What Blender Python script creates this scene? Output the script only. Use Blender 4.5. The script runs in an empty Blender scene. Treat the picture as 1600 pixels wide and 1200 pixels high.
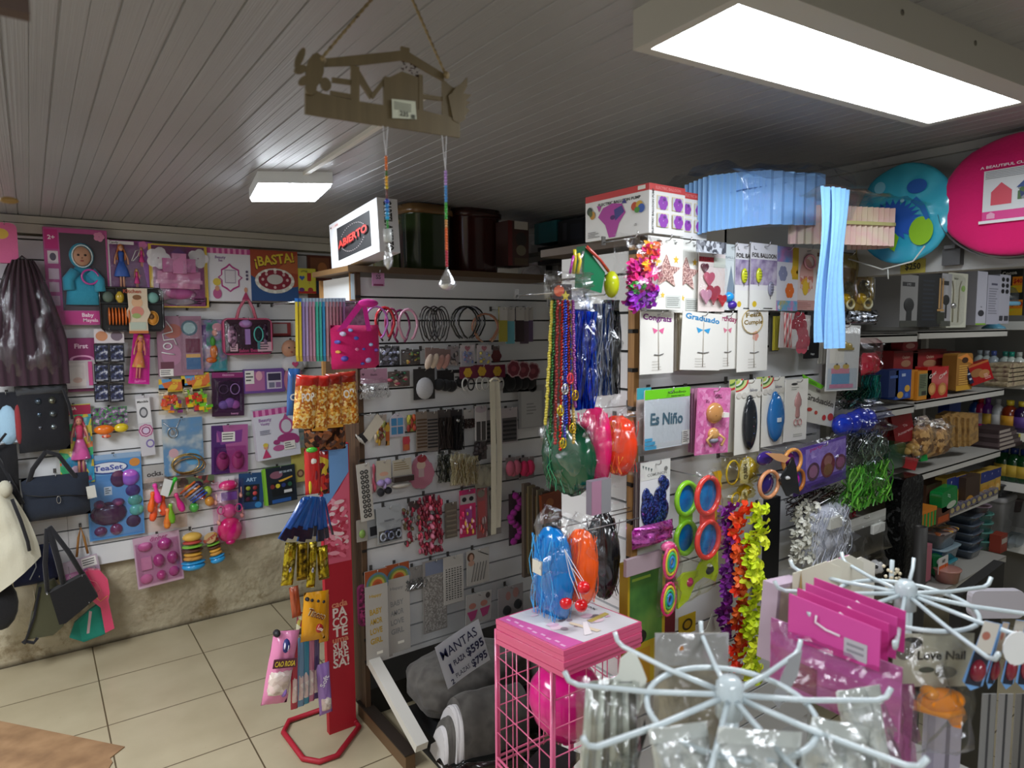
import bpy, math, random
from mathutils import Vector, Matrix, noise
C = bpy.context.scene.collection
SC = bpy.context.scene
R = math.radians
random.seed(7)
PI = math.pi

# ---------------------------------------------------------------- camera, world, exposure
HC = 1.70
YAW, PIT, ROL = R(35.786), R(-4.941), R(-0.344)
FPX = 1042.0
dV = Vector((math.sin(YAW)*math.cos(PIT), math.cos(YAW)*math.cos(PIT), math.sin(PIT)))
_r = Vector((math.cos(YAW),-math.sin(YAW),0)); _u = _r.cross(dV)
rV = math.cos(ROL)*_r + math.sin(ROL)*_u
uV = -math.sin(ROL)*_r + math.cos(ROL)*_u
cd = bpy.data.cameras.new('camera'); cam = bpy.data.objects.new('camera', cd); C.objects.link(cam)
cd.sensor_width = 36; cd.sensor_fit = 'HORIZONTAL'; cd.lens = 36*FPX/1600; cd.clip_start = .02
cam.matrix_world = Matrix(((rV.x, uV.x,-dV.x,0), (rV.y, uV.y,-dV.y,0), (rV.z, uV.z,-dV.z, HC), (0,0,0,1)))
cd.dof.use_dof = True; cd.dof.focus_distance = 2.4; cd.dof.aperture_fstop = 4.5
SC.camera = cam
W = bpy.data.worlds.new('world'); SC.world = W; W.use_nodes = True
W.node_tree.nodes['Background'].inputs[0].default_value = (.75,.8,.9,1)
W.node_tree.nodes['Background'].inputs[1].default_value = .25
SC.view_settings.view_transform = 'Standard'; SC.view_settings.look = 'None'
SC.view_settings.exposure = 1.0; SC.view_settings.gamma = 1; SC.view_settings.use_curve_mapping = False
SC.cycles.max_bounces = 8; SC.cycles.transparent_max_bounces = 24
SC.cycles.caustics_reflective = False; SC.cycles.caustics_refractive = False

CEIL = 2.2525
# ceiling fixtures in view, plus unseen panels added as fill light: corners of the lit face, strength of the diffuser
LIGHTS = [
 ('ceiling_light', 'large lit rectangular ceiling panel in a white box frame, upper right', [(.915,.845), (1.80,.76), (1.80,.572), (.90,.655)],2.185,12.5, (.92,.96,1)),
 ('ceiling_light', 'small lit ceiling lamp with a cable duct running to it', [(.742,2.80), (.955,2.655), (.906,2.354), (.69,2.485)],2.20,13, (.86,.93,1)),
 ('ceiling_light', 'added unseen fill light panel over the counter behind the viewer', [(-.7,-.6), (.5,-.6), (.5,-.9), (-.7,-.9)],2.2,17, (.93,.96,1)),  # added fill panel, out of frame, lifts the overall brightness
 ('ceiling_light', 'added unseen fill light panel over the grocery aisle', [(3.2,.55), (4.1,.55), (4.1,.35), (3.2,.35)],2.2,8, (.95,.98,1)),  # extra panel added out of frame to brighten the aisle
 ('ceiling_light', 'added fill light panel out of sight on the left, brightening the toy wall', [(-1.1,2.9), (-.6,2.9), (-.6,1.5), (-1.1,1.5)],2.2,15, (.92,.95,1)),  # added outside the view to light the back wall evenly
 ]

# ---------------------------------------------------------------- placement
def ray(x, y): return dV + rV*((x-800)/FPX) - uV*((y-600)/FPX)
PL = {'A': (1,4.07), 'C': (1,2.61), 'R': (1,1.27), 'S': (0,1.32), 'B': (0,2.36), 'G': (1,1.25), 'F': (2,0.0)}
def P(pl, x, y, off=0.0):
 ax, val = PL[pl] if isinstance(pl, str) else pl
 val = val - off if ax < 2 else val + off
 w = ray(x, y); o = (0,0, HC)
 t = (val - o[ax])/w[ax]
 return Vector((0,0, HC)) + w*t

# ---------------------------------------------------------------- materials
def s2l(c): return c/12.92 if c <= .04045 else ((c+.055)/1.055)**2.4
def hexc(h):
 return tuple(s2l(int(h[i:i+2],16)/255) for i in (0,2,4)) + (1,)
MC = {}
def mat(s):
 """'rrggbb' plain, '^' glossy plastic, '~' cloth, '@' metal, '!' emissive; 'N:' noise print, 'V:' cell print, 'W:' stripes"""
 if s in MC: return MC[s]
 m = bpy.data.materials.new(s[:40]); m.use_nodes = True; MC[s] = m
 nt = m.node_tree; N = nt.nodes; L = nt.links; b = N['Principled BSDF']
 b.inputs['Roughness'].default_value = .55
 def bump(scale, strg, dist=.004, det=3):
  n = N.new('ShaderNodeTexNoise'); n.inputs['Scale'].default_value = scale; n.inputs['Detail'].default_value = det
  tc = N.new('ShaderNodeTexCoord'); L.new(tc.outputs['Object'], n.inputs['Vector'])
  bp = N.new('ShaderNodeBump'); bp.inputs['Strength'].default_value = strg; bp.inputs['Distance'].default_value = dist
  L.new(n.outputs[0], bp.inputs['Height']); L.new(bp.outputs[0], b.inputs['Normal'])
  return n, bp
 if s.startswith('film'):
  # clear thin plastic: mostly see-through with sharp crinkled highlights
  k = s.split(':'); tint = hexc(k[1]) if len(k) > 1 else (1,1,1,1); dens = float(k[2]) if len(k) > 2 else .12
  tr = N.new('ShaderNodeBsdfTransparent'); tr.inputs[0].default_value = tint
  b.inputs['Base Color'].default_value = (.8,.82,.85,1); b.inputs['Roughness'].default_value = .1; b.inputs['Metallic'].default_value = 1
  n, bp = bump(55,.8,.006,4)
  mx = N.new('ShaderNodeMixShader'); lw = N.new('ShaderNodeLayerWeight'); lw.inputs[0].default_value = .35
  L.new(bp.outputs[0], lw.inputs['Normal'])
  mp = N.new('ShaderNodeMapRange'); mp.inputs[3].default_value = dens*.5; mp.inputs[4].default_value = min(1, dens*.5+.3)
  L.new(lw.outputs['Facing'], mp.inputs[0]); L.new(mp.outputs[0], mx.inputs[0])
  L.new(tr.outputs[0], mx.inputs[1]); L.new(b.outputs[0], mx.inputs[2])
  L.new(mx.outputs[0], N['Material Output'].inputs[0]); return m
 kind = ''
 if s[0] in '^~@!': kind = s[0]; s = s[1:]
 if s[:2] in ('N:', 'V:', 'W:', 'M:'):
  _, cols, sc = s.split(':')[:3]; cols = cols.split(','); sc = float(sc)
  tc = N.new('ShaderNodeTexCoord'); mpn = N.new('ShaderNodeMapping')
  L.new(tc.outputs['Object'], mpn.inputs[0])
  rp = N.new('ShaderNodeValToRGB'); rp.color_ramp.interpolation = 'CONSTANT' if s[0] in 'VM' else 'LINEAR'
  if s[0] == 'V':
   t = N.new('ShaderNodeTexVoronoi'); t.inputs['Scale'].default_value = sc
   sp = N.new('ShaderNodeSeparateColor'); L.new(t.outputs['Color'], sp.inputs[0]); src = sp.outputs[0]; lo, hi = 0,1
  elif s[0] in 'NM':
   t = N.new('ShaderNodeTexNoise'); t.inputs['Scale'].default_value = sc; t.inputs['Detail'].default_value = 3
   src = t.outputs[0]; lo, hi = .33,.67
  else:
   t = N.new('ShaderNodeTexWave'); t.inputs['Scale'].default_value = sc; t.inputs['Distortion'].default_value = .6; src = t.outputs[0]; lo, hi = 0,1
  L.new(mpn.outputs[0], t.inputs['Vector'])
  e = rp.color_ramp.elements
  for i, c in enumerate(cols):
   if s[0] in 'VM': pos = lo+(hi-lo)*i/len(cols) if i else 0
   else: pos = lo+(hi-lo)*i/max(1, len(cols)-1)
   if i < 2: el = e[i]; el.position = pos
   else: el = e.new(pos)
   el.color = hexc(c)
  L.new(src, rp.inputs[0]); L.new(rp.outputs[0], b.inputs['Base Color'])
  if kind in '@': bump(sc*1.2,.5)
 else:
  b.inputs['Base Color'].default_value = hexc(s)
 if kind == '^': b.inputs['Roughness'].default_value = .18; b.inputs['Coat Weight'].default_value = .4
 if kind == '~': b.inputs['Roughness'].default_value = .95; b.inputs['Sheen Weight'].default_value = .15;
 if kind == '~' and ':' not in s: bump(90,.5,.003)
 if kind == '@':
  b.inputs['Metallic'].default_value = .85; b.inputs['Roughness'].default_value = .25
 if kind == '!':
  b.inputs['Emission Color'].default_value = hexc(s); b.inputs['Emission Strength'].default_value = 1.2
 return m

# ---------------------------------------------------------------- mesh building
_tx = {}
def text_geo(s, bold):
 k = (s, bold)
 if k not in _tx:
  cu = bpy.data.curves.new('t', 'FONT'); cu.body = s; cu.size = 1; cu.resolution_u = 2; cu.offset = .028 if bold else .004
  ob = bpy.data.objects.new('t', cu); me = ob.to_mesh()
  vs = [(v.co.x, v.co.y) for v in me.vertices]; fs = [tuple(p.vertices) for p in me.polygons]
  ob.to_mesh_clear(); bpy.data.objects.remove(ob); bpy.data.curves.remove(cu)
  _tx[k] = (vs, fs)
 return _tx[k]
class M:
 def __init__(s): s.v = []; s.f = []; s.m = []; s.sm = []; s.mats = []; s.T = None
 def mi(s, name):
  if name not in s.mats: s.mats.append(name)
  return s.mats.index(name)
 def add(s, vs, fs, mt, smooth=False):
  n = len(s.v); k = s.mi(mt)
  if s.T is not None: vs = [s.T @ Vector(v) for v in vs]
  s.v += [tuple(v) for v in vs]
  for f in fs: s.f.append(tuple(i+n for i in f)); s.m.append(k); s.sm.append(smooth)
  return s
 def box(s, c, d, mt, rz=0, ry=0, rx=0, bev=0):
  x, y, z = d[0]/2, d[1]/2, d[2]/2
  mr = Matrix.Translation(c) @ Matrix.Rotation(rz,4, 'Z') @ Matrix.Rotation(ry,4, 'Y') @ Matrix.Rotation(rx,4, 'X')
  if bev:
   b = min(bev, x*.9, z*.9); pts = []
   for cx, cz, a0 in ((x-b, z-b,0), (-x+b, z-b,90), (-x+b,-z+b,180), (x-b,-z+b,270)):
    for k in range(4): a = R(a0+30*k); pts.append((cx+b*math.cos(a), cz+b*math.sin(a)))
   n = len(pts)
   vs = [mr @ Vector((p[0],-y, p[1])) for p in pts]+[mr @ Vector((p[0], y, p[1])) for p in pts]
   fs = [tuple(range(n)), tuple(range(2*n-1, n-1,-1))]+[(i, i+n, (i+1) % n+n, (i+1) % n) for i in range(n)]
   return s.add(vs, fs, mt)
  vs = [mr @ Vector((a*x, b*y, c_*z)) for a in (-1,1) for b in (-1,1) for c_ in (-1,1)]
  return s.add(vs, [(0,1,3,2), (4,6,7,5), (0,4,5,1), (2,3,7,6), (0,2,6,4), (1,5,7,3)], mt)
 def poly(s, pts, y, mt, t=.0012, smooth=False):
  """outline in x-z, front face at depth y (towards -y), thickness t"""
  n = len(pts)
  vs = [(p[0], y, p[1]) for p in pts]+[(p[0], y+t, p[1]) for p in pts]
  return s.add(vs, [tuple(range(n)), tuple(range(2*n-1, n-1,-1))]+[(i, i+n, (i+1) % n+n, (i+1) % n) for i in range(n)], mt)
 def face(s, pts, y, mt): return s.add([(p[0], y, p[1]) for p in pts], [tuple(range(len(pts)))], mt)
 def tube(s, pts, r, mt, n=6, closed=False, rs=None):
  pts = [Vector(p) for p in pts]; N_ = len(pts); vs = []; a = None
  for i, p in enumerate(pts):
   q0 = pts[i-1] if (i or closed) else p; q1 = pts[(i+1) % N_] if (i < N_-1 or closed) else p
   t = (q1-q0); t = t.normalized() if t.length > 1e-9 else Vector((0,0,1))
   if a is None: a = t.orthogonal().normalized()
   a = (a - t*a.dot(t)); a = a.normalized() if a.length > 1e-6 else t.orthogonal().normalized()
   b = t.cross(a); rr = rs[i] if rs else r
   vs += [p + (a*math.cos(2*PI*k/n)+b*math.sin(2*PI*k/n))*rr for k in range(n)]
  fs = [(i*n+k, i*n+(k+1) % n, ((i+1) % N_)*n+(k+1) % n, ((i+1) % N_)*n+k) for i in range(N_ if closed else N_-1) for k in range(n)]
  if not closed: fs += [tuple(range(n-1,-1,-1)), tuple(range((N_-1)*n, N_*n))]
  return s.add(vs, fs, mt, n > 4)
 def lathe(s, prof, c, mt, n=18, sx=1, sy=1, ax='z'):
  vs = []
  for r_, z in prof:
   for k in range(n):
    a = 2*PI*k/n; q = (r_*sx*math.cos(a), r_*sy*math.sin(a), z)
    if ax == 'y': q = (q[0],-q[2], q[1])
    vs.append((c[0]+q[0], c[1]+q[1], c[2]+q[2]))
  m_ = len(prof)
  fs = [(i*n+k, i*n+(k+1) % n, (i+1)*n+(k+1) % n, (i+1)*n+k) for i in range(m_-1) for k in range(n)]
  if prof[0][0] > 1e-5: fs.append(tuple(range(n-1,-1,-1)))
  if prof[-1][0] > 1e-5: fs.append(tuple(range((m_-1)*n, m_*n)))
  return s.add(vs, fs, mt, True)
 def ell(s, c, r, mt, nu=12, nv=8, jit=0, sd=0):
  rnd = random.Random(sd); pr = []
  vs = []
  for j in range(nv+1):
   ph = PI*j/nv
   for i in range(nu):
    a = 2*PI*i/nu; k = 1+(rnd.uniform(-jit, jit) if jit else 0)
    vs.append((c[0]+r[0]*math.sin(ph)*math.cos(a)*k, c[1]+r[1]*math.sin(ph)*math.sin(a)*k, c[2]+r[2]*math.cos(ph)*k))
  fs = [(j*nu+i, (j+1)*nu+i, (j+1)*nu+(i+1) % nu, j*nu+(i+1) % nu) for j in range(nv) for i in range(nu)]
  return s.add(vs, fs, mt, True)
 def sheet(s, fn, nu, nv, mt, closed_u=False):
  """fn(a,b)->point, a,b in 0..1"""
  vs = [fn(i/nu, j/nv) for j in range(nv+1) for i in range(nu+1)]
  fs = [(j*(nu+1)+i, j*(nu+1)+i+1, (j+1)*(nu+1)+i+1, (j+1)*(nu+1)+i) for j in range(nv) for i in range(nu)]
  return s.add(vs, fs, mt, True)
 def pillow(s, x0, z0, x1, z1, d, mt, y=0, wr=.12, sd=0, nu=10, nv=12, taper=0, back=True, pinch=.9):
  def surf(sgn):
   def fn(a, b):
    u, w = 2*a-1,2*b-1
    k = max(0, (1-abs(u)**2.4)*(1-abs(w)**3.2))**.55
    nz = noise.noise(Vector((u*2.2+sd*3.1, w*2.6, sd*1.7+sgn)))+.5*noise.noise(Vector((u*5+sd, w*6, sd+sgn*2)))
    hw = (x1-x0)/2*(1-taper*b)*(1-.05*(1-w*w)*pinch*0)
    return ((x0+x1)/2+u*hw+nz*.02*(x1-x0), y+sgn*(k*d/2)*(1+wr*2.2*nz), z0+(z1-z0)*b+nz*.01*(z1-z0))
   return fn
  s.sheet(surf(-1), nu, nv, mt)
  if back: s.sheet(surf(1), nu, nv, mt)
  return s
 def text(s, t, x, z, size, mt, y=0, ang=0, bold=True, w=None, al='c', shear=0):
  vs, fs = text_geo(t, bold)
  if not vs: return s
  x0 = min(v[0] for v in vs); x1 = max(v[0] for v in vs)
  kx = size if w is None else w/(x1-x0)
  ox = {'c': (x0+x1)/2, 'l': x0, 'r': x1}[al]; ca, sa = math.cos(R(ang)), math.sin(R(ang))
  out = []
  for a, b in vs:
   px, pz = (a-ox)*kx+shear*b*size, (b-.35)*size
   out.append((x+px*ca-pz*sa, y, z+px*sa+pz*ca))
  return s.add(out, fs, mt)
 def obj(s, name, parent=None, loc=(0,0,0), rot=(0,0,0)):
  me = bpy.data.meshes.new(name); me.from_pydata(s.v, [], s.f)
  for n in s.mats: me.materials.append(mat(n))
  me.polygons.foreach_set('material_index', s.m); me.polygons.foreach_set('use_smooth', s.sm); me.update()
  o = bpy.data.objects.new(name, me); C.objects.link(o)
  if parent: o.parent = parent
  o.location = loc; o.rotation_euler = rot
  return o
def tag(o, label=None, cat=None, group=None, kind=None):
 if label: o['label'] = label
 if cat: o['category'] = cat
 if group: o['group'] = group
 if kind: o['kind'] = kind
 return o
def empty(name, label, cat, loc=(0,0,0), rot=(0,0,0), group=None):
 o = bpy.data.objects.new(name, None); o.empty_display_size = .05; C.objects.link(o); o.location = loc; o.rotation_euler = rot
 return tag(o, label, cat, group)
def S(name, m): return tag(m.obj(name), kind='structure')
def copytree(o, loc=None, rot=None, label=None, parent=None):
 c = o.copy(); C.objects.link(c)
 if parent: c.parent = parent
 if loc is not None: c.location = loc
 if rot is not None: c.rotation_euler = rot
 if label: c['label'] = label
 for ch in list(o.children): copytree(ch, parent=c)
 return c
def reg(cx, cy, rx, ry, n=20, a0=0): return [(cx+rx*math.cos(a0+2*PI*k/n), cy+ry*math.sin(a0+2*PI*k/n)) for k in range(n)]
def star(cx, cy, r, n=5, q=.45, ry=None):
 ry = ry or r
 return [(cx+(r if k % 2 == 0 else r*q)*math.sin(PI*k/n), cy+(ry if k % 2 == 0 else ry*q)*math.cos(PI*k/n)) for k in range(2*n)]
def heart(cx, cy, r, ry=None):
 ry = ry or r; o = []
 for k in range(20):
  t = 2*PI*k/20; o.append((cx+r*math.sin(t)**3, cy+ry*(13*math.cos(t)-5*math.cos(2*t)-2*math.cos(3*t)-math.cos(4*t))/16))
 return o

# drawing on a face: ops in 0..1 of width/height, on a face centred on (0,0), y = front depth
def art(m, ops, w, h, y):
 e = .0006
 for i, o in enumerate(ops):
  k = o[0]; yy = y-e*(1+i*.35)
  X = lambda a: (a-.5)*w
  Z = lambda a: (a-.5)*h
  if k == 'r': m.face([(X(o[1]), Z(o[2])), (X(o[3]), Z(o[2])), (X(o[3]), Z(o[4])), (X(o[1]), Z(o[4]))], yy, o[5])
  elif k == 'e': m.face(reg(X(o[1]), Z(o[2]), o[3]*w, o[4]*h), yy, o[5])
  elif k == 'p': m.face([(X(a), Z(b)) for a, b in o[1]], yy, o[2])
  elif k == 'q': m.face([(X(o[1]), Z(o[2]))]+[(X(o[1])+o[3]*w*math.cos(a*PI/16), Z(o[2])-o[4]*h*math.sin(a*PI/16)) for a in range(9)], yy, o[5])
  elif k == 's': m.face(star(X(o[1]), Z(o[2]), o[3]*w), yy, o[4])
  elif k == 'h': m.face(heart(X(o[1]), Z(o[2]), o[3]*w), yy, o[4])
  elif k == 'fl':
   for q in range(o[5] if len(o) > 5 else 5):
    a = 2*PI*q/(o[5] if len(o) > 5 else 5)
    m.face(reg(X(o[1])+o[3]*w*.55*math.cos(a), Z(o[2])+o[3]*w*.55*math.sin(a), o[3]*w*.5, o[3]*w*.5,10), yy-q*1e-5, o[4])
  elif k == 't': m.text(o[4], X(o[1]), Z(o[2]), o[3]*h, o[5], yy-(o[8] if len(o) > 8 else 0), o[6] if len(o) > 6 else 0, w=(o[7]*w if len(o) > 7 and o[7] else None))
  elif k == 'ln':  # rows of tiny print lines
   n = o[5]; rr = random.Random(i)
   for q in range(n):
    z = o[2]+(o[4]-o[2])*(q+.5)/n; hh = (o[4]-o[2])/n*.22
    x1 = o[1]+(o[3]-o[1])*rr.uniform(.6,1)
    m.face([(X(o[1]), Z(z-hh)), (X(x1), Z(z-hh)), (X(x1), Z(z+hh)), (X(o[1]), Z(z+hh))], yy, o[6])
  elif k == 'b': m.ell((X(o[1]), y, Z(o[2])), (o[3]*w, o[5], o[4]*h), o[6])
  elif k == 'B': m.box((X((o[1]+o[3])/2), y-o[5]/2, Z((o[2]+o[4])/2)), (abs(o[3]-o[1])*w, o[5], abs(o[4]-o[2])*h), o[6])
  elif k == 'T': m.tube([(X(a), y-o[4], Z(b)) for a, b in o[1]], o[2], o[3],5)
  elif k == 'O':
   m.tube([(a, y-o[7], b) for a, b in reg(X(o[1]), Z(o[2]), o[3]*w, o[4]*h,18)], o[5], o[6],5, True)
  elif k == 'X': o[1](m, w, h, y)
 return m
STK = lambda x, y, s=.16, sz=.14: [('r', x, y, x+s, y+sz, 'e8e6e0'), ('ln', x+.02, y+sz*.15, x+s-.02, y+sz*.9,3, '555555')]
HOOKS = []
def hook(pl, px, py, length, txt, off=0):
 """single prong display hook fixed in a slot of the board"""
 HOOKS.append((pl, px, py, length, txt, off))
def item(name, label, cat, pl, bb, off=.02, art_=(), base='e8e6e0', t=.0015, parts=None, tilt=0, yaw=0, pitch=0, group=None,
 shape=None, hk=None, bev=0, hkl=None, basename=None):
 """a thing hanging on / standing at a vertical plane; bb = x0,y0,x1,y1 of the photo frame, off = distance of its back from the plane"""
 x0, y0, x1, y1 = bb; xm, ym = (x0+x1)/2, (y0+y1)/2
 ax = PL[pl][0] if isinstance(pl, str) else pl[0]
 c = P(pl, xm, ym, off)
 w = (P(pl, x1, ym, off)-P(pl, x0, ym, off)); w = abs(w.x if ax == 1 else w.y)
 h = P(pl, xm, y0, off).z-P(pl, xm, y1, off).z
 if yaw == 'cam':   # turned towards the viewer on its hook
  zc = (c-Vector((0,0, HC))).dot(dV); w = (x1-x0)*zc/FPX; h = (y1-y0)*zc/FPX; rz = -YAW
 else: rz = (0 if ax == 1 else -PI/2)+R(yaw)
 rot = (R(pitch), R(tilt), rz)
 if tilt:
  k = abs(math.sin(R(tilt)))
  if w > k*h*1.2 and h > k*w*1.2: w, h = (w-k*h)/1, (h-k*w)/1
 m = M()
 if shape == 'none': pass
 elif shape: m.poly([((a-.5)*w, (b-.5)*h) for a, b in shape],-t, base, t)
 elif bev: m.box((0,-t/2,0), (w, t, h), base, bev=bev*w)
 else: m.box((0,-t/2,0), (w, t, h), base)
 art(m, art_, w, h,-t)
 if parts:
  root = empty(name, label, cat, c, rot, group)
  if m.v: m.obj(basename or ('box' if t > .012 else 'backing_card'), root)
  for pn, ops in parts:
   pm = M(); art(pm, ops, w, h,-t)
   if pm.v:
    if pn[0] == '>': pm.obj(pn[1:], main)      # sub-part of the part before it
    else: main = pm.obj(pn, root)
 else:
  root = m.obj(name, None, c, rot); tag(root, label, cat, group)
 if hk:
  hp = c+Vector((0,0, h/2-.01))
  L_ = off+t+.012 if hkl is None else hkl
  HOOKS.append((pl, None, hp, L_, hk, off))
 return root, w, h, c
# ---------------------------------------------------------------- the room
def nodemat(name, fn):
 m = bpy.data.materials.new(name); m.use_nodes = True; MC[name] = m
 fn(m.node_tree, m.node_tree.nodes, m.node_tree.links, m.node_tree.nodes['Principled BSDF']); return m
def ramp(N, L, src, stops):
 r_ = N.new('ShaderNodeValToRGB'); e = r_.color_ramp.elements
 for i, (p, c) in enumerate(stops):
  el = e[i] if i < 2 else e.new(p)
  el.position = p; el.color = hexc(c)
 L.new(src, r_.inputs[0]); return r_.outputs[0]
def nz(N, L, sc, det=4, vec=None, rough=.5):
 n = N.new('ShaderNodeTexNoise'); n.inputs['Scale'].default_value = sc; n.inputs['Detail'].default_value = det; n.inputs['Roughness'].default_value = rough
 if vec is None: vec = N.new('ShaderNodeTexCoord').outputs['Object']
 L.new(vec, n.inputs['Vector']); return n.outputs[0]
def mixc(N, L, f, a, b, mode='MIX'):
 x = N.new('ShaderNodeMix'); x.data_type = 'RGBA'; x.blend_type = mode
 for inp, v in ((x.inputs[0], f), (x.inputs[6], a), (x.inputs[7], b)):
  if isinstance(v, (int, float)): inp.default_value = v
  elif isinstance(v, tuple): inp.default_value = v
  else: L.new(v, inp)
 return x.outputs[2]
def m_floor(nt, N, L, b):
 tc = N.new('ShaderNodeTexCoord'); sp = N.new('ShaderNodeSeparateXYZ'); L.new(tc.outputs['Object'], sp.inputs[0])
 def line(sock, size, ph):
  a = N.new('ShaderNodeMath'); a.operation = 'SUBTRACT'; L.new(sock, a.inputs[0]); a.inputs[1].default_value = ph-size*20
  d = N.new('ShaderNodeMath'); d.operation = 'DIVIDE'; L.new(a.outputs[0], d.inputs[0]); d.inputs[1].default_value = size
  f = N.new('ShaderNodeMath'); f.operation = 'FRACT'; L.new(d.outputs[0], f.inputs[0])
  g = N.new('ShaderNodeMath'); g.operation = 'LESS_THAN'; L.new(f.outputs[0], g.inputs[0]); g.inputs[1].default_value = .006/size
  return g.outputs[0]
 gx = line(sp.outputs[0],.4685,.177); gy = line(sp.outputs[1],.4525,3.233)
 mx = N.new('ShaderNodeMath'); mx.operation = 'MAXIMUM'; L.new(gx, mx.inputs[0]); L.new(gy, mx.inputs[1])
 tile = ramp(N, L, nz(N, L,3.2,6), [(.3, 'ab9f82'), (.7, 'bcb194')])
 dirt = ramp(N, L, nz(N, L,38,6, rough=.7), [(.66, '000000'), (.74, 'ffffff')])
 c1 = mixc(N, L, dirt, tile, hexc('9a8a68'))
 c2 = mixc(N, L, mx.outputs[0], c1, hexc('5c4f3a'))
 L.new(c2, b.inputs['Base Color']); b.inputs['Roughness'].default_value = .32
nodemat('floor_tiles', m_floor)
def m_plaster(nt, N, L, b):
 tc = N.new('ShaderNodeTexCoord'); sp = N.new('ShaderNodeSeparateXYZ'); L.new(tc.outputs['Object'], sp.inputs[0])
 base = ramp(N, L, nz(N, L,2.4,6), [(.32, '8f836c'), (.5, 'b3a98f'), (.68, 'c2baa2')])
 st = ramp(N, L, nz(N, L,7,8, rough=.72), [(.52, '000000'), (.66, 'ffffff')])
 lowm = N.new('ShaderNodeMapRange'); L.new(sp.outputs[2], lowm.inputs[0]); lowm.inputs[1].default_value = .38; lowm.inputs[2].default_value = 0; lowm.inputs[3].default_value = 0; lowm.inputs[4].default_value = .95
 mu = N.new('ShaderNodeMath'); mu.operation = 'MULTIPLY'; L.new(st, mu.inputs[0]); L.new(lowm.outputs[0], mu.inputs[1])
 c = mixc(N, L, mu.outputs[0], base, hexc('6f5c38'))
 sp2 = ramp(N, L, nz(N, L,26,8, rough=.8), [(.63, '000000'), (.69, 'ffffff')])
 c = mixc(N, L, sp2, c, hexc('4d4230'))
 foot = N.new('ShaderNodeMapRange'); L.new(sp.outputs[2], foot.inputs[0]); foot.inputs[1].default_value = .03; foot.inputs[2].default_value = .0; foot.inputs[3].default_value = 0; foot.inputs[4].default_value = 1
 c = mixc(N, L, foot.outputs[0], c, hexc('3a3020'))
 L.new(c, b.inputs['Base Color']); b.inputs['Roughness'].default_value = .9
 bp = N.new('ShaderNodeBump'); bp.inputs['Distance'].default_value = .02; bp.inputs['Strength'].default_value = .7
 L.new(nz(N, L,22,6), bp.inputs['Height']); L.new(bp.outputs[0], b.inputs['Normal'])
nodemat('stained_plaster', m_plaster)
def m_ceil(nt, N, L, b):
 L.new(ramp(N, L, nz(N, L,1.3,3), [(.3, '969699'), (.7, 'a0a0a4')]), b.inputs['Base Color'])
 b.inputs['Roughness'].default_value = .34
 tc = N.new('ShaderNodeTexCoord'); mp = N.new('ShaderNodeMapping'); mp.inputs['Scale'].default_value = (1,.004,1); L.new(tc.outputs['Object'], mp.inputs[0])
 bp = N.new('ShaderNodeBump'); bp.inputs['Distance'].default_value = .002; bp.inputs['Strength'].default_value = .55
 L.new(nz(N, L,260,2, mp.outputs[0]), bp.inputs['Height']); L.new(bp.outputs[0], b.inputs['Normal'])
nodemat('pvc_planks', m_ceil)
def m_wood(c1, c2):
 def f(nt, N, L, b):
  tc = N.new('ShaderNodeTexCoord'); mp = N.new('ShaderNodeMapping'); mp.inputs['Scale'].default_value = (1,1,.08); L.new(tc.outputs['Object'], mp.inputs[0])
  L.new(ramp(N, L, nz(N, L,60,4, mp.outputs[0]), [(.3, c1), (.7, c2)]), b.inputs['Base Color']); b.inputs['Roughness'].default_value = .6
 return f
nodemat('raw_wood', m_wood('8a6236', 'b98c54')); nodemat('dark_wood', m_wood('3f2c1e', '5e4630')); nodemat('mdf_board', m_wood('5d5034', '6a5b3d'))
SLAT = 'd6d7d8'
S('floor', M().box((1.6,1.2,-.05), (7.2,6.8,.1), 'floor_tiles'))
# ceiling: tongue and groove plastic planks running along the depth
m = M(); u0 = -.013-.0857*18; prof = []
for k in range(52):
 a = u0+.0857*k
 if a > 2.33: break
 prof += [(a+.0012, CEIL+.004), (a+.003, CEIL), (a+.0420, CEIL), (a+.0430, CEIL+.0018), (a+.0440, CEIL), (a+.0835, CEIL), (a+.0845, CEIL+.004)]
vs = [(p[0],-1.9, p[1]) for p in prof]+[(p[0],4.3, p[1]) for p in prof]; n = len(prof)
m.add(vs, [(i, i+1, i+1+n, i+n) for i in range(n-1)], 'pvc_planks')
m.box((.4,1.2, CEIL+.06), (4.2,6.4,.1), '9a9898')
S('ceiling', m)
S('ceiling_annex', M().box((3.45,.5,2.75), (2.3,5.4,.06), 'a3a19e'))
bpy.data.objects['ceiling_annex'].name = 'ceiling.001'
def slats(m, x0, x1, z0, z1, zs, pitch, ph, y=0, th=.018, mt=SLAT, gap=.0075, seams=()):
 """slotted display board, front at y, slots at ph+k*pitch"""
 ks = sorted(ph+pitch*k for k in range(-30,30) if z0+.012 < ph+pitch*k < z1-.012)
 edges = [z0]+[e for k in ks for e in (k-gap/2, k+gap/2)]+[z1]
 xs = [x0]+list(seams)+[x1]
 for a, b in zip(edges[::2], edges[1::2]):
  for xa, xb in zip(xs, xs[1:]):
   m.box(((xa+xb)/2, y+th/2, (a+b)/2), (xb-xa-.0015, th, b-a), mt)
 m.box(((x0+x1)/2, y+th+.002, (z0+z1)/2), (x1-x0,.004, z1-z0), '1c1815')
vA = 4.07
S('wall_back', M().box((.4, vA+.13,1.15), (4.4,.18,2.5), 'stained_plaster'))
m = M(); slats(m,-1.3,2.34,.455,2.155,0,.0984,1.155, y=vA, seams=(-1.1,.105,1.325))
S('wall_back_slatboard', m).name = 'wall_back.001'
S('trim_1', M().box((.5, vA-.004,2.190), (3.7,.022,.045), 'c9c5bb').box((.5, vA-.012,2.232), (3.7,.03,.034), 'b9b4aa'))
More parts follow.
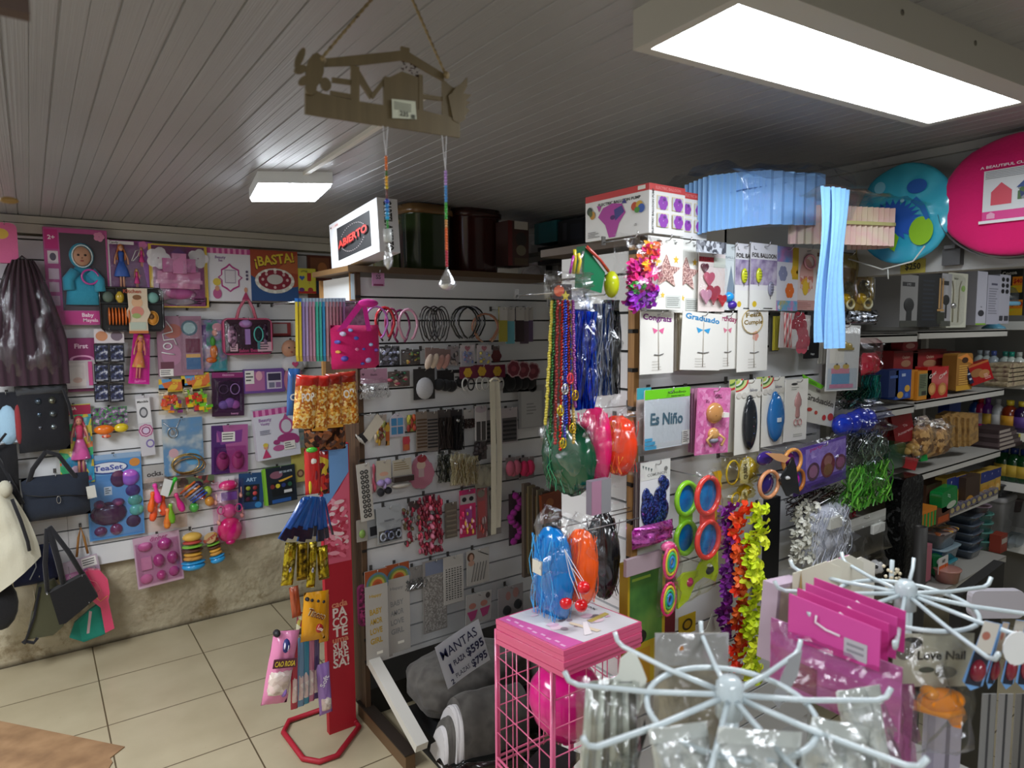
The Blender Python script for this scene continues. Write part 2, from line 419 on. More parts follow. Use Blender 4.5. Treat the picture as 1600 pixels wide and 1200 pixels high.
# wall on the right: header over the opening to the grocery aisle, full height further back
wb = 'c4c3c0'
m = M().box((2.42,3.0,1.125), (.12,2.5,2.25), wb)
S('wall_right', m)
m = M().box((2.40,.35,2.06), (.08,2.82,.388), 'a9aaa9')
S('wall_right_header', m).name = 'wall_right.001'
S('trim_2', M().box((2.352,1.1,2.238), (.02,5.9,.026), 'a9a8a4'))
S('wall_front', M().box((1.6,-1.95,1.35), (7.2,.1,2.8), 'b5b2ab'))
S('wall_left', M().box((-1.6,1.2,1.15), (.1,6.6,2.5), 'b5b2ab'))
S('wall_annex_right', M().box((4.72,.6,1.35), (.1,5.2,2.8), 'b8b7b4')).name = 'wall_right.002'
S('wall_annex_back', M().box((3.5,3.0,1.35), (2.2,.1,2.8), 'a8a7a4')).name = 'wall_back.002'
S('wall_annex_top', M().box((2.40,.4,2.5), (.08,5,.5), 'a9aaa9')).name = 'wall_right.003'

# lamps, seen and added
def em_mat(name, col, st):
 m_ = bpy.data.materials.new(name); m_.use_nodes = True; MC[name] = m_; b = m_.node_tree.nodes['Principled BSDF']
 b.inputs['Base Color'].default_value = (.9,.9,.9,1); b.inputs['Emission Color'].default_value = (*col,1); b.inputs['Emission Strength'].default_value = st
for i, (nm, lb, cs, z, st, col) in enumerate(LIGHTS):
 cx = sum(c[0] for c in cs)/4; cy = sum(c[1] for c in cs)/4
 root = empty(nm, lb, 'ceiling light', (cx, cy, CEIL if i != 3 else 2.72))
 em_mat('lit_diffuser_%d' % i, col, st)
 dz = root.location.z
 rel = [(c[0]-cx, c[1]-cy) for c in cs]
 lip = .022 if i == 0 else .004
 zb = z-dz
 def grow(k):
  o = []
  for x, y in rel:
   l = math.hypot(x, y); o.append((x+math.copysign(k, x), y+math.copysign(k, y)))
  return o
 if i == 1:
  d = .02; outer = rel
  m = M(); top = [(x*1.03, y*1.03,0) for x, y in rel]; bot = [(x*1.03, y*1.03, zb+.012) for x, y in rel]
  m.add(top+bot, [(0,1,2,3), (7,6,5,4)]+[(j, j+4, (j+1) % 4+4, (j+1) % 4) for j in range(4)], 'e8ecf0'); m.obj('housing', root)
  m = M(); top = [(x, y, zb+.012) for x, y in rel]; bot = [(x*.97, y*.97, zb) for x, y in rel]
  m.add(top+bot, [(7,6,5,4)]+[(j, j+4, (j+1) % 4+4, (j+1) % 4) for j in range(4)], 'lit_diffuser_1'); m.obj('diffuser', root)
 else:
  o = grow(lip)
  if i == 0: o = [(x, y if y > 0 else y-.03) for x, y in o]
  m = M(); m.add([(x, y,0) for x, y in o]+[(x, y, zb) for x, y in o]+[(x, y, zb) for x, y in rel]+[(x, y, zb+.004) for x, y in rel],
 [(0,1,2,3)]+[(j, (j+1) % 4, (j+1) % 4+4, j+4) for j in range(4)]+[(j+4, (j+1) % 4+4, (j+1) % 4+8, j+8) for j in range(4)]+[(j+8, (j+1) % 4+8, (j+1) % 4+12, j+12) for j in range(4)], 'b9b7b0')
  m.obj('frame', root)
  if i == 0:
   for k in range(4):
    q = M(); q.lathe([(.0,-.002), (.005,-.002), (.005,0), (0,0)], (o[3][0]+(o[2][0]-o[3][0])*(.12+.26*k), o[3][1]+(o[2][1]-o[3][1])*(.12+.26*k)-.001, zb*.35), '6b675e',10, ax='y'); q.obj('screw', root)
  m = M(); m.add([(x, y, zb+.003) for x, y in rel], [(3,2,1,0)], 'lit_diffuser_%d' % i); m.obj('diffuser', root)
a = P(('z',0) if 0 else (2, CEIL-.006),462,281); b = P((2, CEIL-.006),540,230); d = (b-a)
m = M(); e = a+d*2.0; c0 = (a+e)/2
m.box((0,0,0), (d.length*2.0,.016,.012), 'd9d7d2', rz=0)
tag(m.obj('cable_duct', None, (c0.x, c0.y, CEIL-.006), (0,0, math.atan2(d.y, d.x))), 'thin white cable duct on the ceiling leading to the small lamp', 'cable duct')
# ---------------------------------------------------------------- display units
vC = 2.61; vR = 1.27; uS = 1.32
# centre unit
t = empty('display_unit', 'tall slotted display unit with wooden edge posts in the middle, hair accessories on it', 'display unit', (1.58, vC,0))
def rel(m, name, root, o=(0,0,0)): return m.obj(name, root, (-root.location.x+o[0],-root.location.y+o[1],-root.location.z+o[2]))
m = M(); slats(m,1.115,2.12,.245,1.905,0,.0972,1.825, y=vC, seams=()); rel(m, 'slat_board', t)
for x in (1.10,2.13):
 m = M().box((x, vC+.012,.975), (.022,.045,1.93), 'dark_wood')
 for k in range(17): m.box((x-.002, vC-.0115,.27+.0972*k), (.022,.003,.012), '17120e')
 rel(m, 'edge_post', t)
rel(M().box((1.60, vC+.16,1.935), (1.11,.42,.022), '6f5332').box((1.60, vC-.048,1.935), (1.11,.006,.026), '54402a'), 'top_board', t)
rel(M().box((1.10, vC+.2,.88), (.018,.32,1.66), 'dark_wood').box((1.10, vC+.2,1.81), (.018,.32,.20), 'e2e4e4').box((1.093, vC+.37,.98), (.03,.02,1.86), 'raw_wood').box((1.093, vC+.03,1.86), (.024,.012,.14), 'raw_wood'), 'side_panel', t)
fa, fb_ = P((1,2.56),596,1030), P((1,2.14),646,1172)
m = M(); d_ = (fb_-fa); m.T = Matrix.Translation((fa+fb_)/2) @ Matrix.Rotation(math.atan2(-d_.z,-d_.y),4, 'X'); m.box((0,0,0), (.05, d_.length,.035), 'd2d0c8'); m.T = None; rel(m, 'slanted_foot', t)
rel(M().box((1.10, vC-.17,.03), (.04,.46,.06), '6b5238').box((1.10, vC-.17,.062), (.05,.47,.006), '2a211a'), 'floor_runner', t)
rel(M().box((1.60, vC+.17,.06), (.96,.30,.12), '1f1d1a'), 'plinth', t)

# right hand unit
t = empty('display_unit', 'brightly lit slotted display unit with wooden corner post at right, party goods on it', 'display unit', (1.8, vR,0))
m = M(); slats(m, uS+.02,2.25,.27,1.90,0,.105,1.5249, y=vR); rel(m, 'slat_board', t)
m = M(); slats(m,-.30,-.02,.1,1.90,0,.105,1.5249, y=0)
m.obj('side_board', t, (uS+.018-t.location.x-.018, vR-t.location.y,0), (0,0,-PI/2))
m = M().box((uS+.006, vR+.004,.97), (.020,.022,1.9), 'raw_wood')
for k in range(16): m.box((uS-.001, vR-.0072,.27+.105*k+.05), (.022,.002,.011), '17120e').box((uS-.0045, vR+.004,.27+.105*k+.05), (.002,.022,.011), '17120e')
rel(m, 'corner_post', t)
rel(M().box((1.79, vR+.18,1.925), (.96,.42,.022), '4a3a2a'), 'top_board', t)
rel(M().box((1.80, vR+.17,.05), (.9,.34,.1), '3a3733'), 'plinth', t)
rel(M().box((2.26, vR+.17,1.0), (.02,.34,1.86), 'cfd0cf'), 'end_panel', t)

# grocery shelves beyond the opening
vG = 1.25
SH = [1.665,1.372,1.062,.845,.53]
for bi, (xa, xb, lab) in enumerate(((1.98+.42,2.955, 'grey steel shelving bay nearest the party goods unit, mostly hidden by it'), (2.965,3.93, 'grey steel shelving bay with biscuits, oats, snacks and plastic tubs'))):
 t = empty('shelving_bay', lab, 'shelf', ((xa+xb)/2, vG+.2,0))
 for k, z in enumerate(SH):
  dep = .36 if k < 4 else .42; y0 = vG if k < 4 else vG-.05
  zz = z-(.01 if bi == 0 else 0)
  m = M().box(((xa+xb)/2, y0+dep/2, zz), (xb-xa-.008, dep,.008), 'aaa8a2').box(((xa+xb)/2, y0+.004, zz-.012), (xb-xa-.008,.008,.03), 'b9b7b1')
  if bi == 1 or k < 3: rel(m, 'shelf', t)
 rel(M().box(((xa+xb)/2, vG+.40,1.05), (xb-xa,.01,1.75), 'b2b0ab'), 'back_panel', t)
 for x in (xa+.018, xb-.018): rel(M().box((x, vG+.375,.95), (.03,.04,1.9), 'c4c2bd'), 'upright', t)
 if bi == 1:
  rel(M().box((xb-.02, vG-.02,.26), (.035,.035,.52), 'a3a19b'), 'leg', t)
  for x in (3.38,3.62): rel(M().box((x, vG+.30,1.52), (.05,.05,.27), '3a2f26'), 'bracket', t)
t = empty('wall_shelf', 'white grocery shelves along the far right wall, bottles and sprays on them', 'shelf', (4.35,.8,0))
for z in (1.70,1.385,1.105,.83,.5):
 rel(M().box((4.46,.6, z), (.40,2.3,.010), 'd9d9d6').box((4.262,.6, z-.012), (.008,2.3,.045), 'e6e6e2'), 'shelf', t)
rel(M().box((4.66,.6,1.1), (.015,2.3,2.0), '8f8e8b'), 'back_panel', t)

# red snack display stand
t = empty('snack_display_stand', 'narrow red snack stand with hanging bags and white lettering, standing on a red loop foot', 'display stand', (.985,2.60,0))
Wp, z1 = .118,1.225
m = M(); m.box((0,.02, z1/2), (Wp,.03, z1), 'b0182c')
m.obj('column', t)
m = M(); y = .0042
m.face([(-Wp/2+.004, z1-.27), (Wp/2-.004, z1-.12), (Wp/2-.004, z1-.004), (-Wp/2+.004, z1-.004)], y, '6f9fd6')
rnd = random.Random(3)
m.face([(-Wp/2+.003,.73), (Wp/2-.003,.73), (Wp/2-.003, z1-.12), (.01, z1-.19), (-Wp/2+.003, z1-.26)], y-.0006, 'd8607a')
for k in range(80):
 z = rnd.uniform(.76, z1-.24); x = rnd.uniform(-.045,.04); a = rnd.uniform(-60,60); l = rnd.uniform(.02,.045)
 m.T = Matrix.Translation((x, y-.0012-k*3e-5, z)) @ Matrix.Rotation(R(a),4, 'Y')
 m.face([(p[0], p[1]) for p in reg(0,0, min(l*.6,.048-abs(x)),.009,10)],0, rnd.choice(['e8728c', 'f0a0b0', 'c84862', 'e9c8cc', 'b83048', 'f4d6d8'])); m.T = None
m.obj('candy_picture', t)
m = M(); yy = y-.001
for s_, z, sz, w, c in (('cada',.700,.03,.068, 'd98a6a'), ('PA',.664,.045,.062, 'e6d9d2'), ('CO',.622,.045,.066, 'e6d9d2'), ('TE',.580,.045,.064, 'e6d9d2'), ('uma',.548,.028,.070, 'd98a6a'), ('SUR',.517,.038,.066, 'e6d9d2'), ('PRE',.482,.036,.066, 'e6d9d2'), ('SA!',.446,.042,.070, 'e6d9d2')):
 m.text(s_,0, z-.145, sz*1.25, c, yy, w=w)
m.obj('lettering', t)
m = M(); m.tube([(.058,-.0,.012), (.058,-.03,.012), (-.09,-.16,.012), (-.16,-.155,.012), (-.205,-.10,.012), (-.215,.12,.012), (-.17,.19,.012), (-.02,.19,.012), (.06,.1,.012), (.06,.03,.012), (.058,-.0,.012)],.011, 'a81a2e',8); m.obj('loop_foot', t)
m = M().box((-.03,.06,.6), (.012,.05,1.2), '8f1424'); m.obj('rear_rail', t)

# cardboard on the floor
pts = [P('F', *q) for q in ((0,1128), (195,1168), (172,1186), (176,1192), (165,1210), (60,1330), (-260,1300), (-200,1100))]
cx, cy = pts[0].x, pts[0].y
m = M(); m.add([(p.x-cx, p.y-cy,.004) for p in pts]+[(p.x-cx, p.y-cy,0) for p in pts], [tuple(range(7,-1,-1)), tuple(range(8,16))]+[(i, (i+1) % 8, (i+1) % 8+8, i+8) for i in range(8)], 'N:8a6a4c,9c7a58,a98662:9')
o = tag(m.obj('cardboard_sheet', None, (cx, cy,.001)), 'flattened brown cardboard sheet lying on the tiled floor, front left', 'cardboard')
# ---------------------------------------------------------------- toys and bags on the back wall
def film(x0, y0, x1, y1, d=.02, tint=None, dens=.10, wr=.5, sd=1):
 def f(m, w, h, y): m.pillow((x0-.5)*w, (y0-.5)*h, (x1-.5)*w, (y1-.5)*h, d*2, 'film'+(':%s:%g' % (tint, dens) if tint else ':ffffff:%g' % dens), y=y, wr=wr, sd=sd, back=False, nu=12, nv=12)
 return ('X', f)
def bubble(x0, y0, x1, y1, d=.02, tint='ffffff', dens=.1):
 def f(m, w, h, y):
  a, b, c, e = (x0-.5)*w, (x1-.5)*w, (y0-.5)*h, (y1-.5)*h; k = min(b-a, e-c)*.12
  m.add([(a, y-.001, c), (b, y-.001, c), (b, y-.001, e), (a, y-.001, e), (a+k, y-d, c+k), (b-k, y-d, c+k), (b-k, y-d, e-k), (a+k, y-d, e-k)],
 [(0,1,5,4), (1,2,6,5), (2,3,7,6), (3,0,4,7), (4,5,6,7)], 'film:%s:%g' % (tint, dens))
 return ('X', f)
def doll(cx, z0, z1, hair, dress, skin='d9a184', d=.03, wide=1, skirt=None):
 """small standing doll: head, hair, arms, bodice, skirt, legs"""
 def f(m, w, h, y):
  x = (cx-.5)*w; a = (z0-.5)*h; b = (z1-.5)*h; H = b-a; yy = y-d*.5
  m.ell((x, yy, b-H*.09), (H*.052, H*.05, H*.065), skin,10,8)
  m.ell((x, yy+H*.012, b-H*.08), (H*.068, H*.05, H*.085), hair,10,8)
  for s in (-1,1):
   m.tube([(x+s*H*.05, yy+.003, b-H*.1), (x+s*H*.085, yy+.002, b-H*.2), (x+s*H*.08, yy, b-H*.36)], H*.02, hair,5)
   m.tube([(x+s*H*.07*wide, yy, b-H*.2), (x+s*H*.10*wide, yy-.004, b-H*.32), (x+s*H*.11*wide, yy-.004, b-H*.46)], H*.017, skin,5)
   m.tube([(x+s*H*.03, yy, a+H*.45), (x+s*H*.03, yy, a+H*.2), (x+s*H*.032, yy, a+.004)], H*.022, skin,5)
   m.ell((x+s*H*.018, yy-H*.047, b-H*.085), (H*.008, H*.004, H*.008), '2a2030',6,4)
  m.tube([(x, yy, b-H*.14), (x, yy, b-H*.18)], H*.02, skin,6)
  m.lathe([(H*.035, H*.84-.0), (H*.06, H*.80), (H*.045, H*.66), (H*.05, H*.60)], (x, yy, a), dress,12,1,.7)
  m.lathe([(H*.045, H*.62), (H*.10*wide, H*.42), (H*.13*wide, H*.27), (H*.125*wide, H*.26)], (x, yy, a), skirt or dress,14,1,.55)
 return ('X', f)
def strands(x0, y0, x1, y1, n, r, mt, d=.01, sd=0, wob=.25, ny=7):
 mts = mt.split('|')
 def f(m, w, h, y):
  rr = random.Random(sd)
  for k in range(n):
   a = rr.uniform(x0, x1); pts = []; ph = rr.uniform(0,6); yy = y-rr.uniform(0, d)
   for j in range(ny):
    q = j/(ny-1); pts.append(((a-.5)*w+math.sin(ph+q*rr.uniform(5,9))*wob*w*.1, yy+math.cos(ph+q*8)*.002, (y1+(y0-y1)*q-.5)*h))
   m.tube(pts, r, mts[k % len(mts)],3)
 return ('X', f)

item('rounded_pouch', 'plain pink rounded pouch at the far left edge of the back wall', 'pouch', 'A', (-10,350,28,412),.10, [('e',.35,.72,.3,.13, 'd9b24a')], '~d86a9a',.05, bev=.28, hk='pink rounded pouch')
# large bag in clear plastic
def dark_garment(m, w, h, y):
 def fn(a, b):
  wd = .30+.70*min(1, (1-b)*1.6)**.8
  return ((a-.5)*w*wd, y-.02-.035*math.sin(PI*a)-.010*math.sin(a*46+b*3)-.008*noise.noise(Vector((a*7, b*5,2))), (b-.5)*h)
 m.sheet(fn,60,14, '~3a2430')
 m.sheet(lambda a, b: (fn(a, b)[0], y, fn(a, b)[2]),4,4, '~2a1a24')
r_, w_, h_, c_ = item('packed_school_bag', 'large dark plum pleated bag wrapped in shiny clear plastic, upper left', 'bag', 'A', (-22,408,105,602),.12, shape='none',
 parts=[('bag_body', [('X', dark_garment)]), ('hanging_loop', [('T', [(.5,.93), (.42,.99), (.5,1.03), (.58,.99), (.5,.93)],.006, '2a2026',.03)]),
 ('plastic_wrap', [film(0,0,1,1.0,.06, 'f2eef4',.13,.55,4)])], hk='plum bag in plastic')

item('doll_box', 'tall pink window box with a baby doll in a hooded light blue coat', 'doll box', 'A', (72,360,170,508),.012, [('r',.0,0,1,1, 'b8508e'), ('r',.24,.15,.97,.95, '4a4048'), ('r',.02,.78,.22,.98, 'c0287c'), ('t',.12,.9,.06, '2+', 'f6e6ee'), ('r',.05,.63,.21,.76, 'd8ccd2'), ('e',.13,.7,.05,.04, '555060'), ('r',.05,.47,.21,.58, 'd6c4cf'),
 ('r',.05,.34,.2,.44, 'cdb4c2'), ('r',.05,.2,.2,.3, 'c9a8ba'), ('r',.25,.015,.98,.14, 'c03a86'), ('t',.62,.105,.055, 'Baby', 'f0dbe6'), ('t',.66,.05,.05, 'Mayela', 'e9c6d8'), ('fl',.87,.93,.09, 'd98ab0')], '9a3f78',.055,
 parts=[('doll', [('X', lambda m, w, h, y: (m.ell((.12*w*.6, y-.004,.22*h), (.2*w,.022,.135*h), '~3f9cb8',16,10), m.ell((.12*w*.6, y-.016,.215*h), (.155*w,.016,.105*h), 'b98a6e',16,10),
 [m.ell((.12*w*.6+s*.055*w, y-.031,.225*h), (.022*w,.003,.012*h), '2b1d18',8,5) for s in (-1,1)], m.ell((.07*w, y-.034,.195*h), (.016*w,.004,.01*h), 'a87860',8,5), m.ell((.07*w, y-.032,.165*h), (.03*w,.003,.008*h), '9c4a44',8,5)))]),
 ('>hooded_coat', [('X', lambda m, w, h, y: (m.lathe([(.30*w,-.29*h), (.27*w,-.14*h), (.2*w,.04*h), (.13*w,.10*h)], (.08*w, y-.004,0), '~3596b4',16,1,.35), m.tube([(-.04*w, y-.02,.06*h), (-.16*w, y-.022,-.03*h), (-.15*w, y-.026,-.14*h)],.026, '~3a9cba',7),
 m.tube([(.2*w, y-.02,.06*h), (.33*w, y-.022,-.03*h), (.34*w, y-.026,-.15*h)],.026, '~3a9cba',7), m.tube([(.08*w+.16*w*math.cos(k*.33), y-.026,.215*h+.115*h*math.sin(k*.33)) for k in range(20)],.003, 'd8e4e6',5)))]),
 ('toy_ring', [('O',.68,.5,.13,.075,.005, '^c64aa0',.04)]), ('bow', [('p', [(.33,.3), (.48,.42), (.5,.4), (.4,.26)], 'e2e8ea'), ('p', [(.5,.4), (.62,.41), (.6,.38)], 'e2e8ea')])])
item('doll_box', 'purple window box with a long haired doll in a blue and white skirt', 'doll box', 'A', (167,378,237,456),.012, [('r',.04,.03,.96,.97, '6e2a6a'), ('r',.0,.0,.06,1, 'e6dfe8'), ('p', [(.68,1), (1,1), (1,0), (.88,0)], '9a4fa8'), ('r',.06,.92,.6,.985, 'e9e2e6'), ('t',.16,.955,.06, 'Candy', '444444',0), ('fl',.8,.93,.1, 'd878b0'), ('s',.66,.3,.09, 'd8488c')], '8a3a80',.05,
 parts=[('doll', [doll(.30,.06,.92, 'c0703a', '2f55a8', skirt='3a62b4', wide=1.25)]), ('>small_doll', [doll(.62,.05,.45, 'c8923a', 'd23c86'), doll(.75,.48,.88, 'c8923a', 'd23c86')]), ('toy_necklace', [('T', [(.52,.6), (.62,.8), (.72,.83), (.66,.7), (.55,.6)],.002, 'dcdcdc',.02)]), ('window_film', [bubble(.06,.03,.9,.92,.004, 'ffffff',.12)])])
item('toy_castle_box', 'pink toy box with a castle window and yellow sides behind glossy film', 'toy box', 'A', (232,385,322,481),.012, [('r',0,0,1,1, 'd9b63c'), ('r',.06,.02,.94,.98, '8e3f76'), ('r',.05,.86,.95,.98, '6b2a5e'), ('e',.5,.09,.3,.06, '4a3a4a'), ('e',.5,.09,.24,.045, '8a7a8a'), ('fl',.16,.78,.2, 'e9e4ea'), ('fl',.84,.8,.18, 'e4e0e6'), ('r',.13,.44,.87,.58, 'd078a8'), ('r',.1,.38,.9,.44, 'e8a2c4')], '7a3068',.06,
 parts=[('toy_castle', [('B',.22,.56,.38,.78,.02, 'c06aa0'), ('B',.62,.56,.78,.78,.02, 'c06aa0'), ('B',.38,.54,.62,.86,.025, 'd486b4'), ('p', [(.36,.86), (.5,.97), (.64,.86)], '6a2f80'), ('B',.16,.3,.84,.38,.02, 'd884b0'), ('b',.5,.22,.28,.09,.03, 'b45a94')]), ('price_sticker', STK(.72,.03,.24,.14)), ('window_film', [film(.02,.02,.98,.98,.03, 'ffffff',.2,.9,7)])])
item('vanity_box', 'white and pink toy vanity box, upper row, without a tilt', 'toy box', 'A', (322,390,389,471),.012, [('r',0,.9,1,1, 'c04a8e')]+[('r',.08+.13*k,.9,.14+.13*k,1, 'e79ac4') for k in range(7)]+[('t',.3,.83,.07, 'Beauty', '9a7aa8'), ('t',.3,.77,.06, 'Set', '9a7aa8'), ('p', [(.22,.45), (.3,.5), (.3,.6), (.42,.66), (.5,.72), (.58,.66), (.72,.6), (.72,.5), (.8,.45), (.72,.4), (.72,.28), (.58,.22), (.5,.17), (.42,.22), (.3,.28), (.3,.4)], 'b83a88'),
 ('p', [(.26,.45), (.33,.5), (.33,.58), (.44,.63), (.5,.68), (.56,.63), (.69,.58), (.69,.5), (.76,.45), (.69,.4), (.69,.3), (.56,.25), (.5,.2), (.44,.25), (.33,.3), (.33,.4)], 'e6e2e8'), ('r',.38,.34,.64,.6, 'a89ab0'), ('r',.4,.36,.62,.58, 'dcd6de'), ('e',.2,.36,.09,.07, 'dcc24a'), ('e',.2,.14,.1,.1, 'c05a90'), ('e',.2,.24,.05,.05, 'd8987a'), ('p', [(.76,.03), (.95,.03), (.86,.2)], 'b83a6c'), ('e',.86,.22,.04,.05, 'd8987a')]+[('e',.9,.57-.07*k,.03,.025, '5a4a6a') for k in range(3)], 'e4e2ea',.05)
item('board_game_box', 'red and blue board game box reading BASTA!', 'board game', 'A', (389,393,462,471),.012, [('r',0,0,1,1, 'a5482e'), ('p', [(0,0), (1,0), (1,.3), (.5,.22), (0,.5)], '31558c'), ('p', [(.5,.6), (1,.95), (1,.55)], 'b8643c'), ('t',.5,.81,.26, '\u00a1BASTA!', '3a1c14',9,.86), ('t',.5,.825,.26, '\u00a1BASTA!', 'e2c83e',9,.84), ('e',.5,.4,.42,.25, 'd9d6cc'), ('e',.5,.42,.35,.2, '8c2438'), ('e',.5,.43,.17,.1, 'c9c4c0')]
 + [('e',.5+.38*math.cos(k*.52),.4+.22*math.sin(k*.52),.035,.03, 'f0eee6') for k in range(12)]+[('e',.5+.26*math.cos(k*.78),.42+.15*math.sin(k*.78),.03,.03, 'd8b8b8') for k in range(8)], '7a2c24',.05)
item('card_game_box', 'small yellow card game box with a red ice pop, on top of the game row', 'game box', 'A', (461,420,491,459),.03, [('r',.04,.03,.96,.97, 'd8cf46'), ('r',0,0,1,.1, 'b8302c'), ('B',.55,.5,.75,.82,.002, 'a8302e'), ('r',.63,.38,.67,.5, 'c9a060'), ('h',.28,.62,.14, '3b62a8'), ('t',.4,.88,.09, 'LITTLE', '3a4a3a'), ('e',.25,.15,.14,.08, '6a3a7a'), ('e',.7,.14,.14,.1, 'a83a3a')], 'c8c040',.03)
item('game_box', 'brown box behind the yellow card game box, partly hidden', 'game box', 'A', (480,400,517,466),.005, [('r',.1,.5,.9,.95, '7a4a30'), ('e',.6,.7,.2,.14, 'a86a3c'), ('r',.1,.1,.9,.4, '2c3a5a')], '5a2c20',.02)

# food tray
item('toy_food_tray', 'black toy food tray with orange slices and a baby card over the doll boxes', 'toy set', 'A', (158,450,256,517),.10, shape='none', parts=[
 ('tray', [('X', lambda m, w, h, y: (m.box((0, y+.014,0), (w,.003, h), '141416', bev=.02), m.tube([(a, y, b) for a, b in ((-w/2+.015,-h/2), (w/2-.015,-h/2), (w/2,-h/2+.015), (w/2, h/2-.015), (w/2-.015, h/2), (-w/2+.015, h/2), (-w/2, h/2-.015), (-w/2,-h/2+.015))],.005, '^1b1b1e',6, True),
 m.box((0, y+.004,.14*h), (w,.02,.005), '17171a'), m.box((-.24*w, y+.004,.32*h), (.005,.02,.34*h), '17171a')))]),
 ('orange_slices', [('X', lambda m, w, h, y: [m.lathe([(.0,0), (.036,.001), (.038,.004), (.036,.008), (0,.009)], (-.36*w+k*.0135, y,-.14*h), '^d8702c',14,1,1) if 0 else m.ell((-.37*w+k*.0145, y-.004,-.16*h), (.0055,.03,.046), '^db7431',8,10) for k in range(7)])]),
 ('toy_waffle', [('e',.82,.3,.1,.17, 'd99a3a'), ('b',.82,.3,.09,.15,.012, '^d8913a'), ('b',.8,.33,.05,.08,.02, '6a4a2a')]),
 ('toy_salad', [('b',.13,.78,.09,.13,.014, '5a6a5e')]), ('toy_corn', [('b',.31,.78,.07,.14,.014, '^c8a838')]), ('toy_jelly', [('b',.84,.78,.1,.13,.015, '7fb4ac')]),
 ('card', [('X', lambda m, w, h, y: m.poly([((a-.5)*w, (b-.5)*h) for a, b in ((.42,-.06), (.73,-.04), (.72,.25), (.78,.42), (.74,.55), (.74,.99), (.42,.99), (.43,.55), (.38,.42), (.43,.25))], y-.022, 'dccab0')),
 ('X', lambda m, w, h, y: art(m, [('t',.5,.92,.12, 'Kitchen', 'b04a2c'), ('e',.57,.66,.09,.12, 'e2b48c'), ('e',.57,.78,.07,.06, '8a5a34'), ('e',.57,.45,.1,.12, 'd88a7a'), ('e',.55,.35,.07,.06, '9ab06a'), ('r',.44,.03,.7,.2, 'b9c4b4'), ('r',.42,-.06,.73,0, 'c8743c')], w, h, y-.023))])], hk='black toy food tray')
for k in range(6):
 bx = (147+(k % 2)*24,537+(k//2)*31,170+(k % 2)*24,566+(k//2)*31)
 item('sachet', ['upper left', 'upper right', 'middle left', 'middle right', 'lower left', 'lower right'][k]+' black sachet of the strip of six under the toy food tray', 'sachet', 'A', bx,.07, [('r',.08,.1,.92,.9, 'M:0c0d14,1b2140,2a3158,6a6f86,b8bac6:60'), ('ln',.1,.06,.9,.16,2, 'c0c0c8')], '^15161e',.006, group='black sachets in a strip')
item('header_card', 'white printed header card above the strip of black sachets', 'card', 'A', (147,514,194,536),.07, [('e',.25,.5,.2,.35, 'c98a64'), ('e',.75,.5,.2,.35, '7a6a78'), ('t',.5,.85,.2, 'Album', '443a52')], 'd4ccd0',.002, hk='strip of black sachets')
item('doll_pack', 'blond doll on a bright magenta card, leaning to the right', 'doll pack', 'A', (198,519,241,602),.06, [('p', [(0,0), (1,0), (.86,1), (.1,1)], 'c81c94'), ('t',.55,.06,.07, 'fashion', 'f2a8d8',6)], 'b01884',.002, tilt=6, shape=[(0,0), (1,0), (.88,1), (.1,1)],
 parts=[('doll', [doll(.42,.1,.98, 'c9a23a', 'd8b24a', 'd9ac84')]), ('blister', [bubble(.1,.04,.9,.95,.03, 'ffd8f4',.08)])], hk='magenta doll pack')
item('toy_box', 'magenta box reading First Set, low in the left column behind a white packet', 'toy box', 'A', (104,528,152,611),.01, [('r',.02,.02,.98,.98, '8c2a66'), ('t',.5,.85,.12, 'First', 'e9c8dc',0), ('e',.5,.6,.4,.08, 'e9a4cc'), ('e',.5,.6,.3,.05, '8c2a66'), ('r',.0,.0,1,.08, '6a1f4c')], '7c2258',.03)
item('toy_kit_pack', 'white and clear kit packet with a pink pen, in front of the magenta First box', 'toy pack', 'A', (97,563,150,607),.05, [('r',.05,.1,.7,.9, 'cfc6c4'), ('e',.45,.3,.14,.1, 'c8a8a0'), ('B',.78,.1,.9,.95,.006, 'c04a86'), ('r',.7,.0,1,.25, 'b8b4c0')], 'bdb4b6',.006, parts=[('blister', [bubble(.08,.3,.66,.85,.02)])])
item('doll_pack', 'mermaid doll with long pink hair on a rainbow coloured card, left column', 'doll pack', 'A', (92,632,145,756),.03, [('r',0,0,1,.95, 'V:d8c03a,3aa8b8,e0783a,3ac07a,c84a8a,e8d84a,2a9ac8:26'), ('r',.1,.87,1,.99, 'a8204a'), ('t',.35,.95,.05, 'SIRENA', 'e9dcd2'), ('r',.05,.76,.5,.86, 'b8b0b0'), ('t',.3,.06,.08, 'Miss', 'c02a6a',8), ('t',.72,.05,.08, 'Doll', 'c02a6a',8)], 'c8c43c',.003,
 parts=[('doll', [doll(.62,.12,.86, 'b83a4e', 'c83a64', 'd8987c', skirt='d2569e', wide=1.1)]), ('>tail', [('b',.45,.16,.18,.07,.012, '^d8b8d0'), ('b',.68,.2,.1,.12,.012, '^cf4f9a')]), ('blister', [film(.03,.04,.97,.86,.03, 'ffffff',.13,.8,3)])], hk='rainbow mermaid doll')
item('party_balloon_pack', 'packet with an orange and a yellow balloon hanging under the black sachets', 'balloon pack', 'A', (146,636,200,684),.06, [('r',0,.45,1,1, 'M:241a2c,5a3a6a,3a8a3a,7a5a8a,b8a8b8:45')], '3a3040',.003, shape=[(0,.4), (1,.5), (1,1), (.05,1)],
 parts=[('balloon', [('b',.3,.28,.3,.16,.02, '^e8761e')]), ('balloon', [('b',.8,.3,.22,.15,.02, '^dcc22a')]), ('confetti', [('b',.35,.06,.14,.06,.008, 'V:c8402a,e0b0a0,d86a3a:90')])], hk='orange and yellow balloon pack')
